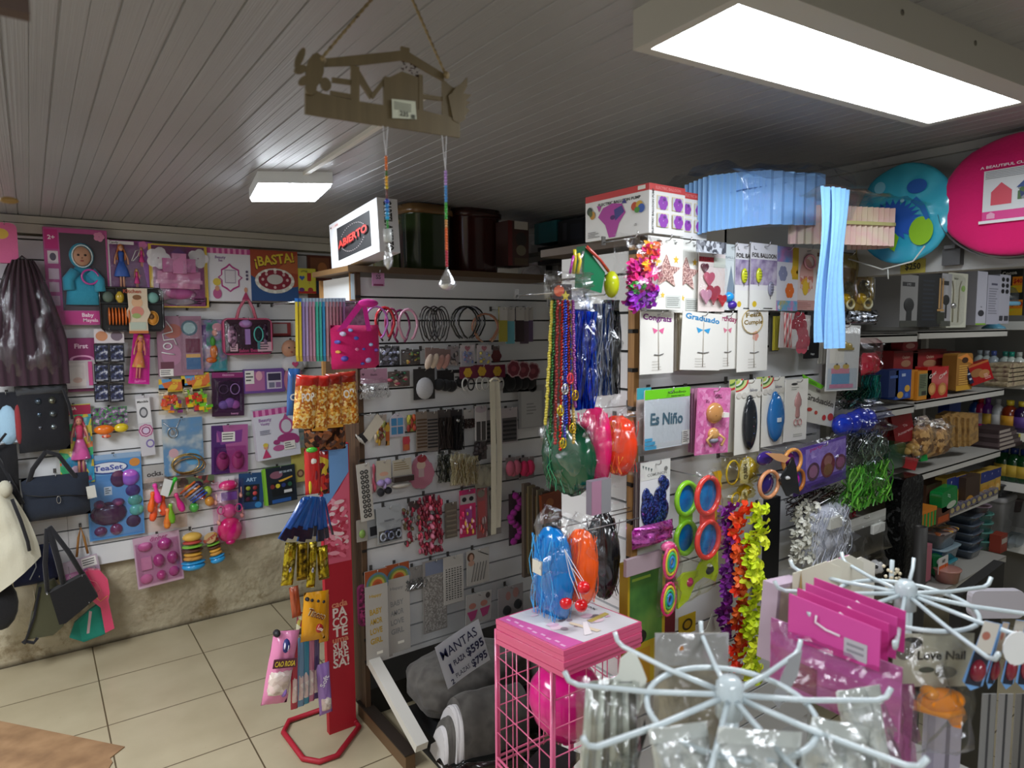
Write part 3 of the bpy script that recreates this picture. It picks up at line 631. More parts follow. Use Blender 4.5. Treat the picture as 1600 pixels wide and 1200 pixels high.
item('sticker_pack', 'narrow packet with a pink mandala print below a black and white header', 'sticker pack', 'A', (213,617,241,713),.03, [('r',0,0,1,1, 'c6c4ca'), ('r',.04,.55,.96,.95, 'd8d8da'), ('e',.48,.72,.3,.09, '55565c'), ('e',.48,.72,.2,.06, 'b8b8bc'), ('t',.5,.9,.05, 'Mandala', '333333')]+[('fl',.5,.42,.5-.09*q, ['b05a8a', 'd8b8c8', '8a3a6a', 'cfc0d8'][q],8) for q in range(4)]+[('e',.7,.2,.3,.07, '7a6aa8'), ('e',.7,.2,.2,.045, 'c6c4ca')], 'c2c0c8',.004, tilt=-3, hk='mandala sticker pack')
item('craft_kit', 'pink craft kit with a clock dial, a plum reel and a white cord', 'craft kit', 'A', (246,494,316,587),.03, [('r',0,0,1,1, '9c7488'), ('e',.35,.75,.2,.12, 'a8645a'), ('e',.3,.35,.22,.18, 'b07c98'), ('e',.72,.8,.19,.13, '4a6a7a'), ('e',.72,.8,.14,.095, '9ab8bc'), ('r',.62,.38,.95,.62, '6a1c40'), ('r',.62,.1,.95,.3, '3a6a9c'), ('r',.62,.3,.95,.36, 'd8a860'), ('r',.05,.13,.34,.24, '6a3a4a')]+STK(.02,0,.3,.12), '8c6a80',.012,
 parts=[('cord', [('T', [(.2,.92), (.32,.8), (.34,.74), (.12,.7), (.14,.6), (.36,.62), (.42,.52)],.0035, 'e8e8ea',.006), ('O',.22,.5,.09,.05,.0035, 'e8e8ea',.006), ('T', [(.08,.4), (.2,.38), (.36,.36)],.0035, 'e8e8ea',.006)]), ('blister', [bubble(.5,.05,.98,.95,.02, 'ffffff',.14)])], hk='pink craft kit')
item('mermaid_toy_pack', 'teal sea print pack with an orange finned mermaid, right of the craft kit', 'toy pack', 'A', (309,500,354,580),.02, [('r',0,0,1,1, 'N:2a6a68,3f8a7c,8a7aa8,c8b0b8:14'), ('e',.7,.86,.18,.08, 'd898a8'), ('r',.1,.5,.3,.9, '6a3f8a'), ('p', [(.35,.05), (.95,.0), (.95,.2), (.5,.16)], '3a8a98')], '3a7a78',.004,
 parts=[('toy_mermaid', [('b',.52,.58,.1,.1,.015, '4a9a3a'), ('b',.55,.38,.14,.14,.015, '^d87a2c'), ('b',.45,.22,.2,.06,.012, '^d86a2a'), ('b',.6,.75,.1,.07,.018, 'd8988c')]), ('blister', [film(.04,.04,.98,.92,.028, 'ffffff',.12,.8,9)])], hk='teal mermaid pack')
item('toy_beauty_case', 'clear fronted pink beauty set case with twin handles, hair dryer and mirror inside', 'toy case', 'A', (347,497,424,554),.05, [('r',.04,.05,.96,.95, '2c1626'), ('t',.55,.12,.13, 'Salon Beauty', 'c84a86',0,.5)]+STK(.68,.08,.3,.26)+STK(.13,.1,.15,.2), 'a83a68',.035, bev=.12,
 parts=[('hair_dryer', [('B',.43,.28,.53,.7,.014, '9c7ab8'), ('b',.46,.84,.14,.11,.014, 'b08cc4')]), ('toy_mirror', [('O',.7,.55,.09,.2,.004, '4fb4ac',.012), ('b',.7,.55,.08,.18,.004, '1c3a3c'), ('B',.68,.15,.73,.36,.006, '4fb4ac')]), ('hair_piece', [('b',.18,.5,.1,.3,.012, 'V:2a1430,6a5a6c,b8a8b8:50')]), ('hair_piece', [('b',.85,.55,.06,.28,.01, 'V:2a1430,8a8a9c:50')]), ('handle', [('X', lambda m, w, h, y: [m.tube([(-.22*w, y-.01+q,.48*h), (-.16*w, y-.01+q,.75*h), (-.05*w, y-.008+q,.98*h), (.04*w, y-.008+q,.98*h), (.12*w, y-.01+q,.75*h), (.17*w, y-.01+q,.48*h)],.006, '^c8627c',6) for q in (0,.025)])]), ('window', [bubble(.03,.04,.97,.96,.012, 'ffe8f4',.16)]), ('zip', [('T', [(.02,.1), (.02,.9), (.1,.98), (.9,.98), (.98,.9), (.98,.1)],.003, 'd8688c',.002)])], hk='pink beauty case', )
item('picture_card', 'small red framed card right of the beauty case', 'card', 'A', (424,504,454,525),.01, [('r',.08,.2,.8,.9, 'a8a4a4'), ('r',.0,.0,1,.14, '6a1c1c')], '8c3434',.008)
for k, (bb, lb, cc) in enumerate((((247,592,290,648), 'left bag of brightly coloured toy blocks on a yellow header', 'e06a2a'), ((284,582,333,650), 'right bag of brightly coloured toy blocks on a yellow header, green pieces on top', '7ac83a'))):
 rr = random.Random(k+5); ops = []
 for q in range(34): ops.append(('B', *(lambda x, z, a, b: (x, z, x+a, z+b))(rr.uniform(.03,.75), rr.uniform(.03,.5), rr.uniform(.1,.24), rr.uniform(.06,.12)), rr.uniform(.01,.03), rr.choice(['^e2542c', '^e8c62e', '^6cc838', cc if 0 else '^'+cc, '^d83a3a', '^8a3a9a', '^e89a2c'])))
 for q in range(12): x_ = rr.uniform(.15,.8); z_ = rr.uniform(.3,.6); ops.append(('b', x_, z_,.05,.05,.03, '^'+cc))
 item('toy_block_bag', lb, 'toy bag', 'A', bb,.03, [('r',0,.68,1,1, 'V:d8c83a,e0b83a,5a9ac8,d8703a,8ab04a:22'), ('t',.5,.88,.11, 'BLOCKS', 'd86a2c',4)], 'd8c448',.003, shape=[(0,.62), (1,.66), (1,1), (0,.97)], tilt=-4 if k else 2,
 parts=[('toy_blocks', ops), ('clear_bag', [film(0,0,1,.72,.03, 'fff8e8',.1,.7, k)]), ('price_sticker', STK(.0,.55,.34,.2))], hk='bag of toy blocks, the '+('right' if k else 'left')+' one')
item('toy_makeup_pack', 'purple toy makeup card with a cloud shaped palette', 'toy pack', 'A', (330,581,383,651),.02, [('r',0,0,1,1, '3a1838'), ('r',0,.88,1,1, '8a2a6a'), ('t',.5,.94,.06, 'FASHION', 'e0a0c8'), ('e',.5,.6,.35,.22, '241024'), ('t',.7,.06,.06, 'beauty', 'c88ab8')], '7a2f6c',.004, tilt=2,
 parts=[('makeup_palette', [('b',.36,.26,.17,.1,.014, '7a6a9c'), ('b',.55,.3,.18,.12,.014, '8a6aa0'), ('b',.72,.26,.16,.1,.014, 'a86a9c'), ('e',.4,.26,.07,.05, '8ac8a0')]), ('toy_glasses', [('O',.35,.62,.14,.1,.003, '5a4a5c',.008), ('O',.7,.62,.14,.12,.003, 'b8a0c0',.008)]), ('blister', [bubble(.06,.08,.94,.86,.02, 'f4e4ff',.12)])], hk='purple makeup card')
item('toy_box', 'low wide lilac box with a sticker sheet window', 'toy box', 'A', (380,576,443,613),.01, [('r',0,0,1,1, '6c4a94'), ('r',.02,.1,.5,.9, 'b06a9c'), ('r',.55,.15,.92,.85, 'd0c8d8'), ('r',.58,.5,.9,.8, '3a3450'), ('r',.6,.2,.74,.42, '7a7890'), ('r',.77,.2,.9,.42, '8a6a9c'), ('e',.36,.72,.08,.2, 'e0a8b8')]+STK(.02,.4,.22,.55), '5a3a84',.03)
item('soft_doll', 'baby doll in a white top with a pink heart, hanging behind the socks', 'doll', 'A', (436,530,482,612),.05, shape='none', parts=[
 ('head', [('b',.4,.82,.3,.17,.035, 'b9876c'), ('b',.3,.84,.04,.02,.045, '2a2020'), ('b',.5,.84,.04,.02,.045, '2a2020'), ('b',.38,.76,.05,.02,.045, 'a84a44')]), ('top', [('b',.5,.53,.42,.17,.04, '~c4c2c6'), ('b',.82,.55,.16,.1,.03, '~bcbcc0')]), ('heart', [('X', lambda m, w, h, y: m.poly(heart(-.03*w,.03*h,.11*w), y-.046, 'c84a78',.003))]), ('leg', [('b',.35,.22,.2,.24,.035, '~a8687c')]), ('leg', [('b',.62,.22,.2,.24,.035, '~a8687c')])], hk='soft doll with the heart')
item('jewellery_card', 'pale blue watercolour card with a pendant necklace and gold bracelets', 'jewellery card', 'A', (255,653,318,742),.02, [('r',0,0,1,1, 'N:c4c0b4,a8b4bc,6a8cab,5a88b4,c8c4b8:7'), ('e',.72,.3,.2,.14, '5a9cc8'), ('e',.25,.4,.12,.08, 'c8a0a8')], 'b4b4b0',.003,
 parts=[('necklace', [('T', [(.02,.95), (.2,.85), (.3,.72), (.34,.84), (.45,.98)],.002, '@c8c8c8',.003), ('O',.25,.76,.12,.09,.0028, '@b8b8b4',.004), ('b',.25,.76,.06,.05,.004, '8a8a8c')]), ('bracelet', [('O',.58,.2,.4,.17,.004, '@b89a5a',.008)]), ('bracelet', [('O',.62,.15,.4,.14,.004, '@a8845a',.014)]), ('bracelet', [('O',.52,.2,.34,.15,.004, '@c8a868',.02)])], hk='pale blue jewellery card')
item('toy_shoe_pack', 'purple pack holding a pair of dusty pink toy shoes', 'toy pack', 'A', (329,663,389,740),.02, [('p', [(0,0), (.5,0), (.3,1), (0,1)], '4a2468'), ('p', [(.5,0), (1,0), (1,1), (.3,1)], 'a85a92'), ('r',.14,.66,.85,.86, 'a8609c'), ('p', [(.14,.9), (.35,.84), (.85,.9), (.82,.64), (.25,.6)], '7a3a88')]+STK(.28,.66,.36,.2), '6a3478',.004, tilt=2,
 parts=[('toy_shoe', [('b',.3,.26,.18,.2,.022, '^a2487a'), ('b',.3,.36,.12,.08,.03, '7a2c5c')]), ('toy_shoe', [('b',.72,.26,.18,.2,.022, '^a8507e'), ('b',.72,.36,.12,.08,.03, '8a3462')]), ('blister', [bubble(.06,.04,.94,.56,.035, 'f4d8f0',.1)])], hk='purple toy shoe pack')
item('vanity_box', 'white toy vanity box with pink awning stripes and a mirror, tilted, mid height', 'toy box', 'A', (393,634,466,716),.03, [('r',0,.88,1,1, 'b8468c')]+[('r',.05+.15*k,.88,.12+.15*k,1, 'dd90c0') for k in range(7)]+[('t',.25,.8,.09, 'Beauty', 'a07ab0'), ('t',.24,.72,.07, 'Vanity', 'a07ab0'), ('e',.72,.62,.17,.17, 'b4508c'), ('e',.72,.62,.12,.13, 'cfccd8'), ('p', [(.66,.78), (.72,.88), (.78,.78)], 'b4508c'), ('e',.72,.38,.24,.09, 'a03c78'), ('e',.46,.32,.08,.05, 'a03c78'), ('e',.93,.32,.07,.08, 'a03c78'), ('e',.5,.2,.14,.06, 'b85a90'),
 ('p', [(.1,.04), (.3,.04), (.2,.22)], 'c03a6c'), ('e',.2,.26,.05,.05, 'd8987a'), ('e',.2,.3,.06,.04, 'd8c04a'), ('ln',.1,.5,.35,.6,3, '8a8aa0')]+STK(.62,.14,.26,.17), 'd6d6e2',.05, tilt=-4, hk=None)
item('tea_set_pack', 'large light blue blister card reading Tea Set with purple and mint toy dishes', 'toy tea set', 'A', (137,709,224,840),.02, [('r',0,0,1,1, '4f8cc4'), ('r',.03,.03,.97,.8, '6a9ec8'), ('e',.4,.84,.36,.075, '2c4a8c'), ('e',.4,.845,.33,.06, 'd8dce4'), ('t',.4,.845,.085, 'TeaSet', '3a4a9c',0,.52), ('e',.88,.88,.1,.05, 'c8843a'), ('r',.0,.94,1,1, '8aa8c8')]+STK(.3,.52,.14,.1), '5a94c8',.004, bev=.04,
 parts=[('toy_lid', [('b',.57,.7,.15,.1,.014, '5a2248')]), ('toy_lid', [('b',.78,.7,.18,.1,.02, '^b464c8'), ('e',.78,.7,.03,.02, '8a4aa0')]), ('toy_plate', [('b',.82,.54,.14,.075,.012, '4a2a6c')]), ('toy_plate', [('b',.85,.42,.14,.07,.014, '^5aa48c')]), ('toy_plate', [('b',.87,.3,.14,.07,.018, '^68b8a0')]), ('toy_plate', [('b',.8,.17,.14,.075,.012, '4c2044')]), ('toy_pot', [('b',.36,.3,.34,.14,.03, '^5a2048'), ('b',.2,.42,.1,.05,.036, '7a3a64'), ('b',.54,.42,.12,.05,.036, '7a3a64')]), ('toy_cup', [('b',.2,.1,.12,.06,.02, '^7a2a5c')]), ('toy_cup', [('b',.48,.1,.12,.07,.02, '^8c2e58')]), ('blister', [bubble(.03,.02,.97,.76,.03, 'e4f0ff',.1)])], hk='blue tea set card')
item('sock_card', 'grey card with the word ocks showing, right of the tea set', 'card', 'A', (222,726,262,762),.01, [('t',.5,.62,.3, 'ocks.', '3a3638',3), ('r',.0,0,1,.25, '6a6a6a')], 'a8a6a4',.004)
def pins(m, w, h, y):
 rr = random.Random(2)
 for x, z, a, c in ((-.38,.06,8, 'f0661e'), (-.24,.2,-10, 'e83aa0'), (-.32,-.12,15, 'f05a28'), (-.1,-.04,2, 'ef5a22'), (.08,-.2,-3, '7ac82e'), (.3,-.02,-18, 'e02f9c'), (-.02,-.28,4, 'e8882a'), (.1,.28,30, '38c83a')):
  m.T = Matrix.Translation((x*w, y-.02-rr.uniform(0,.02), z*h)) @ Matrix.Rotation(R(a),4, 'Y'); s = .9
  m.lathe([(.004,.062), (.010,.058), (.0125,.048), (.0085,.034), (.011,.018), (.019,-.012), (.018,-.036), (.011,-.05), (0,-.051)], (0,0,0), '^'+c,12); m.T = None
item('toy_bowling_set', 'neon orange, pink and green toy bowling pins in a net bag', 'toy set', 'A', (228,742,292,828),.04, shape='none', parts=[('bowling_pins', [('X', pins)]), ('eyes', [('b',.17,.47,.05,.035,.048, 'f2f0ee'), ('b',.3,.4,.05,.035,.055, 'f2f0ee'), ('b',.31,.6,.04,.03,.048, 'f2f0ee')]), ('net_bag', [film(0,0,1,.98,.05, 'fff0e8',.06,.5,12)]), ('tag', [('X', lambda m, w, h, y: m.poly([(-.18*w,.2*h), (.0*w,.14*h), (.14*w,.42*h), (-.06*w,.48*h)], y-.06, 'd8dad8'))])], hk='neon bowling pins')
item('toy_fruit_set', 'bag of toy fruit in yellow, green and orange beside the bowling pins', 'toy set', 'A', (278,744,336,804),.02, [('r',0,.8,1,1, 'V:3a2c2a,5a6a4a,c8b85a,8a3a3a:30')], '5a4a3c',.003, shape=[(0,.75), (1,.75), (1,1), (0,1)], parts=[('toy_fruit', [('b', x, z,.14,.13,.025, '^'+c)]) for x, z, c in ((.3,.68, 'e0b82c'), (.55,.75, '3a2440'), (.8,.58, 'a0c038'), (.85,.3, 'e0982c'), (.42,.2, '3cb83c'), (.62,.5, 'c83a2c'))]+[('toy_tray', [('X', lambda m, w, h, y: [m.tube([(-.45*w+q*.012, y-.02,.12*h-q*.012), (-.05*w+q*.012, y-.03,.4*h-q*.014)],.006, c) for q, c in enumerate(('d8642c', '8a8aac', 'd87a2c', '8a90b0', '3a5ab0', '2a4aa4'))])]), ('clear_bag', [film(0,0,1,.85,.04, 'ffffff',.1,.7,5)])], hk='bag of toy fruit')
item('toy_tea_set', 'hot pink teapot set with tiny spoons in a tall clear pack', 'toy tea set', 'A', (333,748,383,848),.03, shape='none', parts=[('toy_teapot', [('b',.5,.2,.4,.2,.04, '^d81f7c'), ('b',.5,.02,.16,.05,.03, '^c81a70')]), ('toy_cup', [('b',.5,.5,.24,.11,.035, '^d85aa0'), ('O',.22,.54,.1,.06,.004, '^d85aa0',.02), ('O',.78,.54,.1,.06,.004, '^d85aa0',.02)]), ('toy_bowl', [('b',.5,.9,.3,.08,.03, '^e0307c')]), ('toy_box', [('B',.26,.68,.74,.8,.025, '6a4494')])]+[('spoon', [('T', [(x, z+.14), (x, z+.03)],.003, 'e8d8b0',.02), ('b', x, z,.06,.04,.024, 'e8d8b0')]) for x, z in ((.1,.66), (.88,.72), (.16,.34), (.9,.4))]+[('blister', [film(.0,.0,1,.98,.05, 'ffe0f0',.1,.5,8)]), ('tag', [('r',.3,.95,.7,1.04, 'd8d8dc')])], hk='hot pink teapot set')
item('paint_set', 'blue card with six round paint wells, right of the teapot set', 'paint set', 'A', (371,738,413,796),.01, [('r',0,0,1,1, '234a78'), ('t',.5,.82,.14, 'ART', 'a8c8e8'), ('r',.22,.2,.84,.68, '16202c'), ('e',.8,.1,.14,.08, '3a8ac8')]+[('b',.38+.28*(k % 2),.58-.15*(k//2),.1,.06,.006, c) for k, c in enumerate(('a8b83a', '8a2c34', '2a5a34', 'd04a4a', '5a2040', '2a4a8c'))], '2a5488',.004, tilt=3, hk='blue paint card')
item('paint_set', 'black and lime paint set card stack at the right of the back wall', 'paint set', 'A', (411,727,464,787),.05, [('r',.06,0,1,1, '1a2430'), ('r',0,0,.08,1, '8ac83a'), ('e',.4,.78,.2,.1, '8a5a6c'), ('t',.7,.84,.07, 'SET DE ARTE', 'c8d8e8',0,.4), ('p', [(.45,.62), (.9,.7), (.9,.66), (.5,.56)], 'd8a83a'), ('r',.22,.2,.9,.58, '10161c'), ('r',.6,.26,.85,.34, 'd8dadc'), ('e',.42,.48,.07,.06, 'd8c83a'), ('e',.6,.48,.07,.06, '2a3a78'), ('e',.25,.48,.07,.06, '7a2c2c'), ('e',.8,.48,.07,.06, '2a5a44'), ('r',.2,.02,.8,.12, '2a5aa0')], '6ab030',.006, tilt=-3, hk='black and lime paint card')
for k in range(3): item('paint_set', 'one of the lime edged paint cards hanging behind the front black one', 'paint set', 'A', (413-k*2,729,462-k*2,787),.037-.012*k, [('r',0,0,.08,1, '8ac83a')], '5a9a2c',.004, tilt=-3, group='lime edged paint cards behind the front one')
item('toy_dish_pack', 'large translucent pink toy dish pack low on the back wall', 'toy tea set', 'A', (209,832,287,915),.03, [('r',0,0,1,1, 'c0a0b4'), ('r',.05,.05,.95,.85, 'b490a8'), ('t',.55,.93,.12, 'dinner', 'a03a78',3), ('r',.02,.01,.98,.06, 'd8c0cc')], 'b898ac',.004, tilt=-3,
 parts=[('toy_plate', [('b',.2,.17,.14,.1,.014, 'c878a4')]), ('toy_plate', [('b',.8,.2,.12,.1,.014, 'a83c88')]), ('toy_cup', [('b',.5,.48,.13,.13,.03, '^a82c84')]), ('toy_cup', [('b',.8,.48,.13,.13,.03, '^9c2c7c')]), ('toy_cup', [('b',.52,.18,.11,.1,.03, '^b03484')]), ('toy_pot', [('b',.66,.78,.16,.12,.03, '^a83a84'), ('b',.24,.8,.16,.09,.02, 'c06a9c')]), ('toy_tray', [('B',.12,.36,.34,.6,.01, 'cf9cb8')]), ('blister', [bubble(.03,.04,.97,.88,.035, 'f8e0f0',.14)])], hk='translucent pink dish pack')
def burger(m, w, h, y):
 for z0, rx, hh, c in ((-.40,.46,.10, '^2f9ad8'), (-.30,.48,.03, '^2f9ad8'), (-.2,.38,.06, 'c8923c'), (-.1,.36,.05, 'd8a23a'), (.0,.40,.04, '5a3422'), (.1,.42,.035, '7ab83a'), (.2,.38,.045, 'b0443a'), (.33,.38,.10, 'd8ae4c')):
  m.ell((0, y-.03, z0*h), (rx*w, rx*w*.7, hh*h*1.1), c,18,8)
item('toy_burger', 'stacked toy burger on a blue saucer in a net bag, the left one of two', 'toy burger', 'A', (279,826,320,888),.03, shape='none', parts=[('burger_layers', [('X', burger)]), ('net_bag', [film(-.05,0,1.05,1.0,.055, 'ffffff',.05,.3,2)])], hk='left toy burger')
item('toy_burger', 'right tilted toy burger of two, on a blue saucer in a net bag', 'toy burger', 'A', (313,822,353,882),.02, shape='none', tilt=-12, parts=[('burger_layers', [('X', burger)]), ('label_card', [('X', lambda m, w, h, y: art(m, [('e',.35,.85,.35,.16, 'c8a878'), ('t',.35,.86,.14, 'Burger', 'a8342c',20)], w, h, y-.062))])], hk='right toy burger')

# handbags, lower left
BK = '~15151a'
item('sequin_backpack', 'black backpack with dark sequin figures hanging under the plum bag', 'backpack', 'A', (28,603,108,705),.10, shape='none', parts=[('bag_body', [('X', lambda m, w, h, y: m.pillow(-.5*w,-.5*h,.5*w,.5*h,.12, '~12131a', y=y, wr=.1, sd=2))]), ('>sequin_figures', [('fl',.35+.28*(k % 2),.75-.22*(k//2),.13, ['55606c', '6a6c60', '3c4a58', '5f686c', '4a4c54', '6a7478'][k],6) for k in range(6)] if 0 else [('b',.42+.26*(k % 2),.78-.2*(k//2),.12,.09,.068, '@'+['55606c', '7a7c70', '4c5a68', '6f787c', '5a5c64', '7a8488'][k]) for k in range(6)]), ('top_cover', [('X', lambda m, w, h, y: m.pillow(-.52*w,.36*h,.5*w,.54*h,.11, '~3a3c40', y=y, wr=.15, sd=5))]), ('strap', [('X', lambda m, w, h, y: m.tube([(.42*w, y-.05,.45*h), (.52*w, y-.05,.2*h), (.56*w, y-.06,-.02*h)],.007, BK,5))])], hk='sequin backpack')
item('sports_bag', 'light blue and red bag half hidden at the left edge under the plum bag', 'bag', 'A', (-14,612,38,690),.06, [('r',0,0,.85,.2, 'a8b8c4')], '~1a1c24',.05, bev=.2, parts=[('side_panel', [('b',.5,.35,.32,.4,.02, '~9cc0d8')]), ('red_panel', [('b',.82,.35,.14,.4,.02, '~8c2f34')])], hk='light blue and red bag')
item('waist_bag', 'dark navy waist bag with a wide black strap and a white price tag', 'waist bag', 'A', (36,742,142,812),.16, shape='none', parts=[('bag_body', [('X', lambda m, w, h, y: m.pillow(-.5*w,-.46*h,.5*w,.5*h,.10, '~1a2230', y=y, wr=.1, sd=4))]), ('zip', [('T', [(.05,.68), (.3,.6), (.6,.58), (.95,.5)],.003, '0c0c10',.053)]), ('>zip_pull', [('O',.52,.5,.03,.08,.0018, '@a8a8a8',.062)]), ('strap', [('X', lambda m, w, h, y: (m.tube([(.45*w, y,.05*h), (.28*w, y-.02,.45*h), (.06*w, y-.02,.95*h), (-.12*w, y-.01,1.05*h)],.011, BK,6), m.tube([(-.45*w, y,.2*h), (-.32*w, y-.02,.7*h), (-.12*w, y-.01,1.05*h)],.011, BK,6)))]), ('price_tag', [('X', lambda m, w, h, y: m.poly([(.46*w,-.1*h), (.6*w,-.08*h), (.58*w,.2*h), (.44*w,.18*h)], y-.03, 'c4c4bc'))])], hk='navy waist bag')
item('drawstring_bag', 'cream white fabric bag with a black strap at the left edge', 'bag', 'A', (-20,752,62,902),.22, shape='none', parts=[('bag_body', [('X', lambda m, w, h, y: m.sheet(lambda a, b: ((-.5+a*(.55+.45*math.sin(PI*min(1, (1-b)*.9+.05))))*w*(1-.35*b) if 0 else (-.5+a*(1-.62*b**1.6))*w, y-.05*math.sin(PI*a)-.012*noise.noise(Vector((a*5, b*5,1))), (-.5+b)*h+(a-.5)*.34*h*(1-b)),16,16, '~c9c6b2'))]), ('strap', [('X', lambda m, w, h, y: m.tube([(.02*w, y-.055,.34*h), (.16*w, y-.06,.1*h), (.26*w, y-.055,-.12*h), (.28*w, y-.05,-.22*h)],.008, BK,5))]), ('neck', [('X', lambda m, w, h, y: m.ell((-.1*w, y-.03,.44*h), (.15*w,.03,.09*h), '~b8b5a2',10,8))])], hk='cream fabric bag')
item('shoulder_bag', 'flat black shoulder bag tilted on long black straps, lowest on the left', 'shoulder bag', 'A', (70,898,154,980),.20, shape='none', parts=[('bag_body', [('X', lambda m, w, h, y: m.poly([(-.40*w,.27*h), (.28*w,.50*h), (.5*w,.02*h), (-.14*w,-.36*h), (-.26*w,-.36*h)], y-.03, '~0e0e11',.05))]), ('strap', [('X', lambda m, w, h, y: (m.tube([(-.43*w, y-.01,.26*h), (-.44*w, y-.01,.8*h), (-.36*w, y-.01,1.45*h)],.011, BK,6), m.tube([(-.12*w, y+.0,.3*h), (-.2*w, y+.0,.8*h), (-.33*w, y-.01,1.45*h)],.014, BK,6), m.tube([(.22*w, y-.01,.5*h), (.0*w, y-.01,.95*h), (-.32*w, y-.01,1.48*h)],.012, BK,6)))]), ('buckle', [('b',.06,.76,.03,.04,.04, '@b8b8b8'), ('b',.72,.97,.02,.03,.035, '@b8b8b8'), ('b',.82,.44,.02,.04,.035, '@a0a0a0')])], hk='black shoulder bag')
item('tote_bag', 'olive green tote bag with a black drawstring behind the black shoulder bag', 'bag', 'A', (26,898,104,1006),.12, shape='none', parts=[('bag_body', [('X', lambda m, w, h, y: m.poly([(-.34*w,-.36*h), (-.05*w,.38*h), (.3*w,.42*h), (.55*w,.0*h), (.42*w,-.28*h), (.2*w,-.38*h)], y-.03, '~4a4a34',.05))]), ('drawstring', [('X', lambda m, w, h, y: (m.tube([(.0*w, y-.035,.36*h), (-.16*w, y-.04,-.05*h), (-.38*w, y-.04,-.4*h), (-.42*w, y-.035,-.36*h)],.006, BK,5), m.tube([(-.4*w, y-.035,-.36*h), (-.2*w, y-.035,-.42*h), (-.12*w, y-.035,-.36*h)],.008, BK,5)))]), ('chain', [('T', [(.36,.9), (.38,.7), (.32,.55)],.003, '8a8068',.04)])], hk='olive tote bag')
item('pouch', 'navy blue pouch with a red loop and a white stripe, behind the cream bag', 'pouch', 'A', (20,852,90,912),.10, shape='none', parts=[('pouch_body', [('X', lambda m, w, h, y: m.pillow(-.5*w,-.5*h,.5*w,.5*h,.08, '~1c2448', y=y, wr=.1, sd=8))]), ('red_loop', [('O',.14,.6,.07,.25,.005, '9a3438',.045)]), ('>white_stripe', [('T', [(.5,.85), (.52,.5), (.36,.2)],.003, 'a8b4c4',.045)])], hk='navy pouch with the red loop')
item('handbag', 'round black bag cut by the left edge, below the navy pouch', 'handbag', 'A', (-30,905,30,985),.16, shape='none', parts=[('bag_body', [('b',.5,.5,.5,.5,.05, '~121216')]), ('strap', [('T', [(.1,.8), (.1,1.3), (.2,1.9)],.008, BK,.02)])], hk='round black bag')
item('backpack', 'black bag with thin straps hanging behind the cream bag at the left edge', 'backpack', 'A', (-30,690,36,830),.12, shape='none', parts=[('bag_body', [('X', lambda m, w, h, y: m.pillow(-.5*w,-.5*h,.42*w,.46*h,.12, '~101014', y=y, wr=.1, sd=9))]), ('strap', [('T', [(.4,.9), (.8,.5), (.98,.3)],.009, BK,.05), ('T', [(.3,.9), (.6,1.05), (.7,1.1)],.006, BK,.05)])], hk='black bag behind the cream bag')
item('jewellery_pack', 'small pink accessory packets behind the black straps', 'accessory pack', 'A', (94,868,160,912),.02, [('r',0,.5,1,1, 'b8a8b4'), ('r',.02,.1,.5,.5, 'b0709c'), ('e',.25,.3,.18,.14, 'c890b4'), ('e',.65,.35,.18,.16, '9a4a84')]+STK(.55,.55,.4,.4), 'a890a4',.006, tilt=-8)
item('water_gun', 'coral pink toy space gun blister behind the black shoulder bag', 'toy gun', 'A', (126,886,176,990),.10, shape='none', parts=[('gun_body', [('X', lambda m, w, h, y: m.poly([(-.45*w,.42*h), (-.2*w,.5*h), (.15*w,.46*h), (.38*w,.3*h), (.42*w,.1*h), (.36*w,-.02*h), (.5*w,-.46*h), (.2*w,-.5*h), (.1*w,-.1*h), (-.1*w,.0), (-.35*w,.2*h)], y-.02, '^d8406c',.03))]), ('trim', [('T', [(.15,.88), (.5,.8), (.66,.66), (.4,.62), (.2,.7)],.0025, 'f0788c',.022), ('T', [(.4,.62), (.6,.5), (.85,.56)],.0025, 'f09a6a',.022)])], hk='coral toy gun')
item('folding_fan_pack', 'teal folded bag pack at the bottom of the back wall', 'bag pack', 'A', (104,940,166,1000),.08, [('p', [(.35,.05), (.95,.1), (1,.95), (.6,.8), (.3,.5)], '~1f8a78'), ('p', [(.55,.2), (.65,.75), (.58,.78), (.48,.2)], 'c8a8b0')], '~1c7c6c',.02, shape=[(.05,.2), (.4,.0), (.95,.08), (1,1), (.6,.8), (.2,.55)], hk='teal bag pack')
item('sandal', 'pair of tan toe post straps hanging below the waist bag', 'sandal', 'A', (116,820,138,868),.02, shape='none', parts=[('strap', [('T', [(.1,.0), (.3,.6), (.5,.95), (.7,.6), (.9,.05)],.006, 'a8743a',.01)])], hk='tan straps')
# hair bits next to the snack stand
item('sticker_card', 'pale card with a rainbow streamer, just left of the snack stand', 'card', 'A', (464,672,488,735),.02, [('r',.1,.5,.9,.95, 'N:8ab8c8,c8d0c0,a86aa8:18'), ('p', [(.2,.1), (.9,.6), (.8,.65), (.1,.2)], 'a84a8a')], '8aa098',.003)
item('toy_slime_pack', 'pale yellow packet with a brown biscuit print, left of the snack stand', 'toy pack', 'A', (455,700,478,753),.04, [('e',.6,.25,.25,.12, '6a4a34'), ('e',.6,.25,.14,.07, 'a88a6a')], 'b8ac5a',.004)
for k, (x, y) in enumerate(((86,482), (117,478))): pass
for px, py in ((327,478), (403,478), (424,478), (253,483), (292,483)):
 hook('A', px, py,.05, 'nothing, the empty one '+{327: 'under the upper vanity box',403: 'under the left side of the board game box',424: 'under the right side of the board game box',253: 'under the left side of the toy castle box',292: 'under the right side of the toy castle box'}[px])
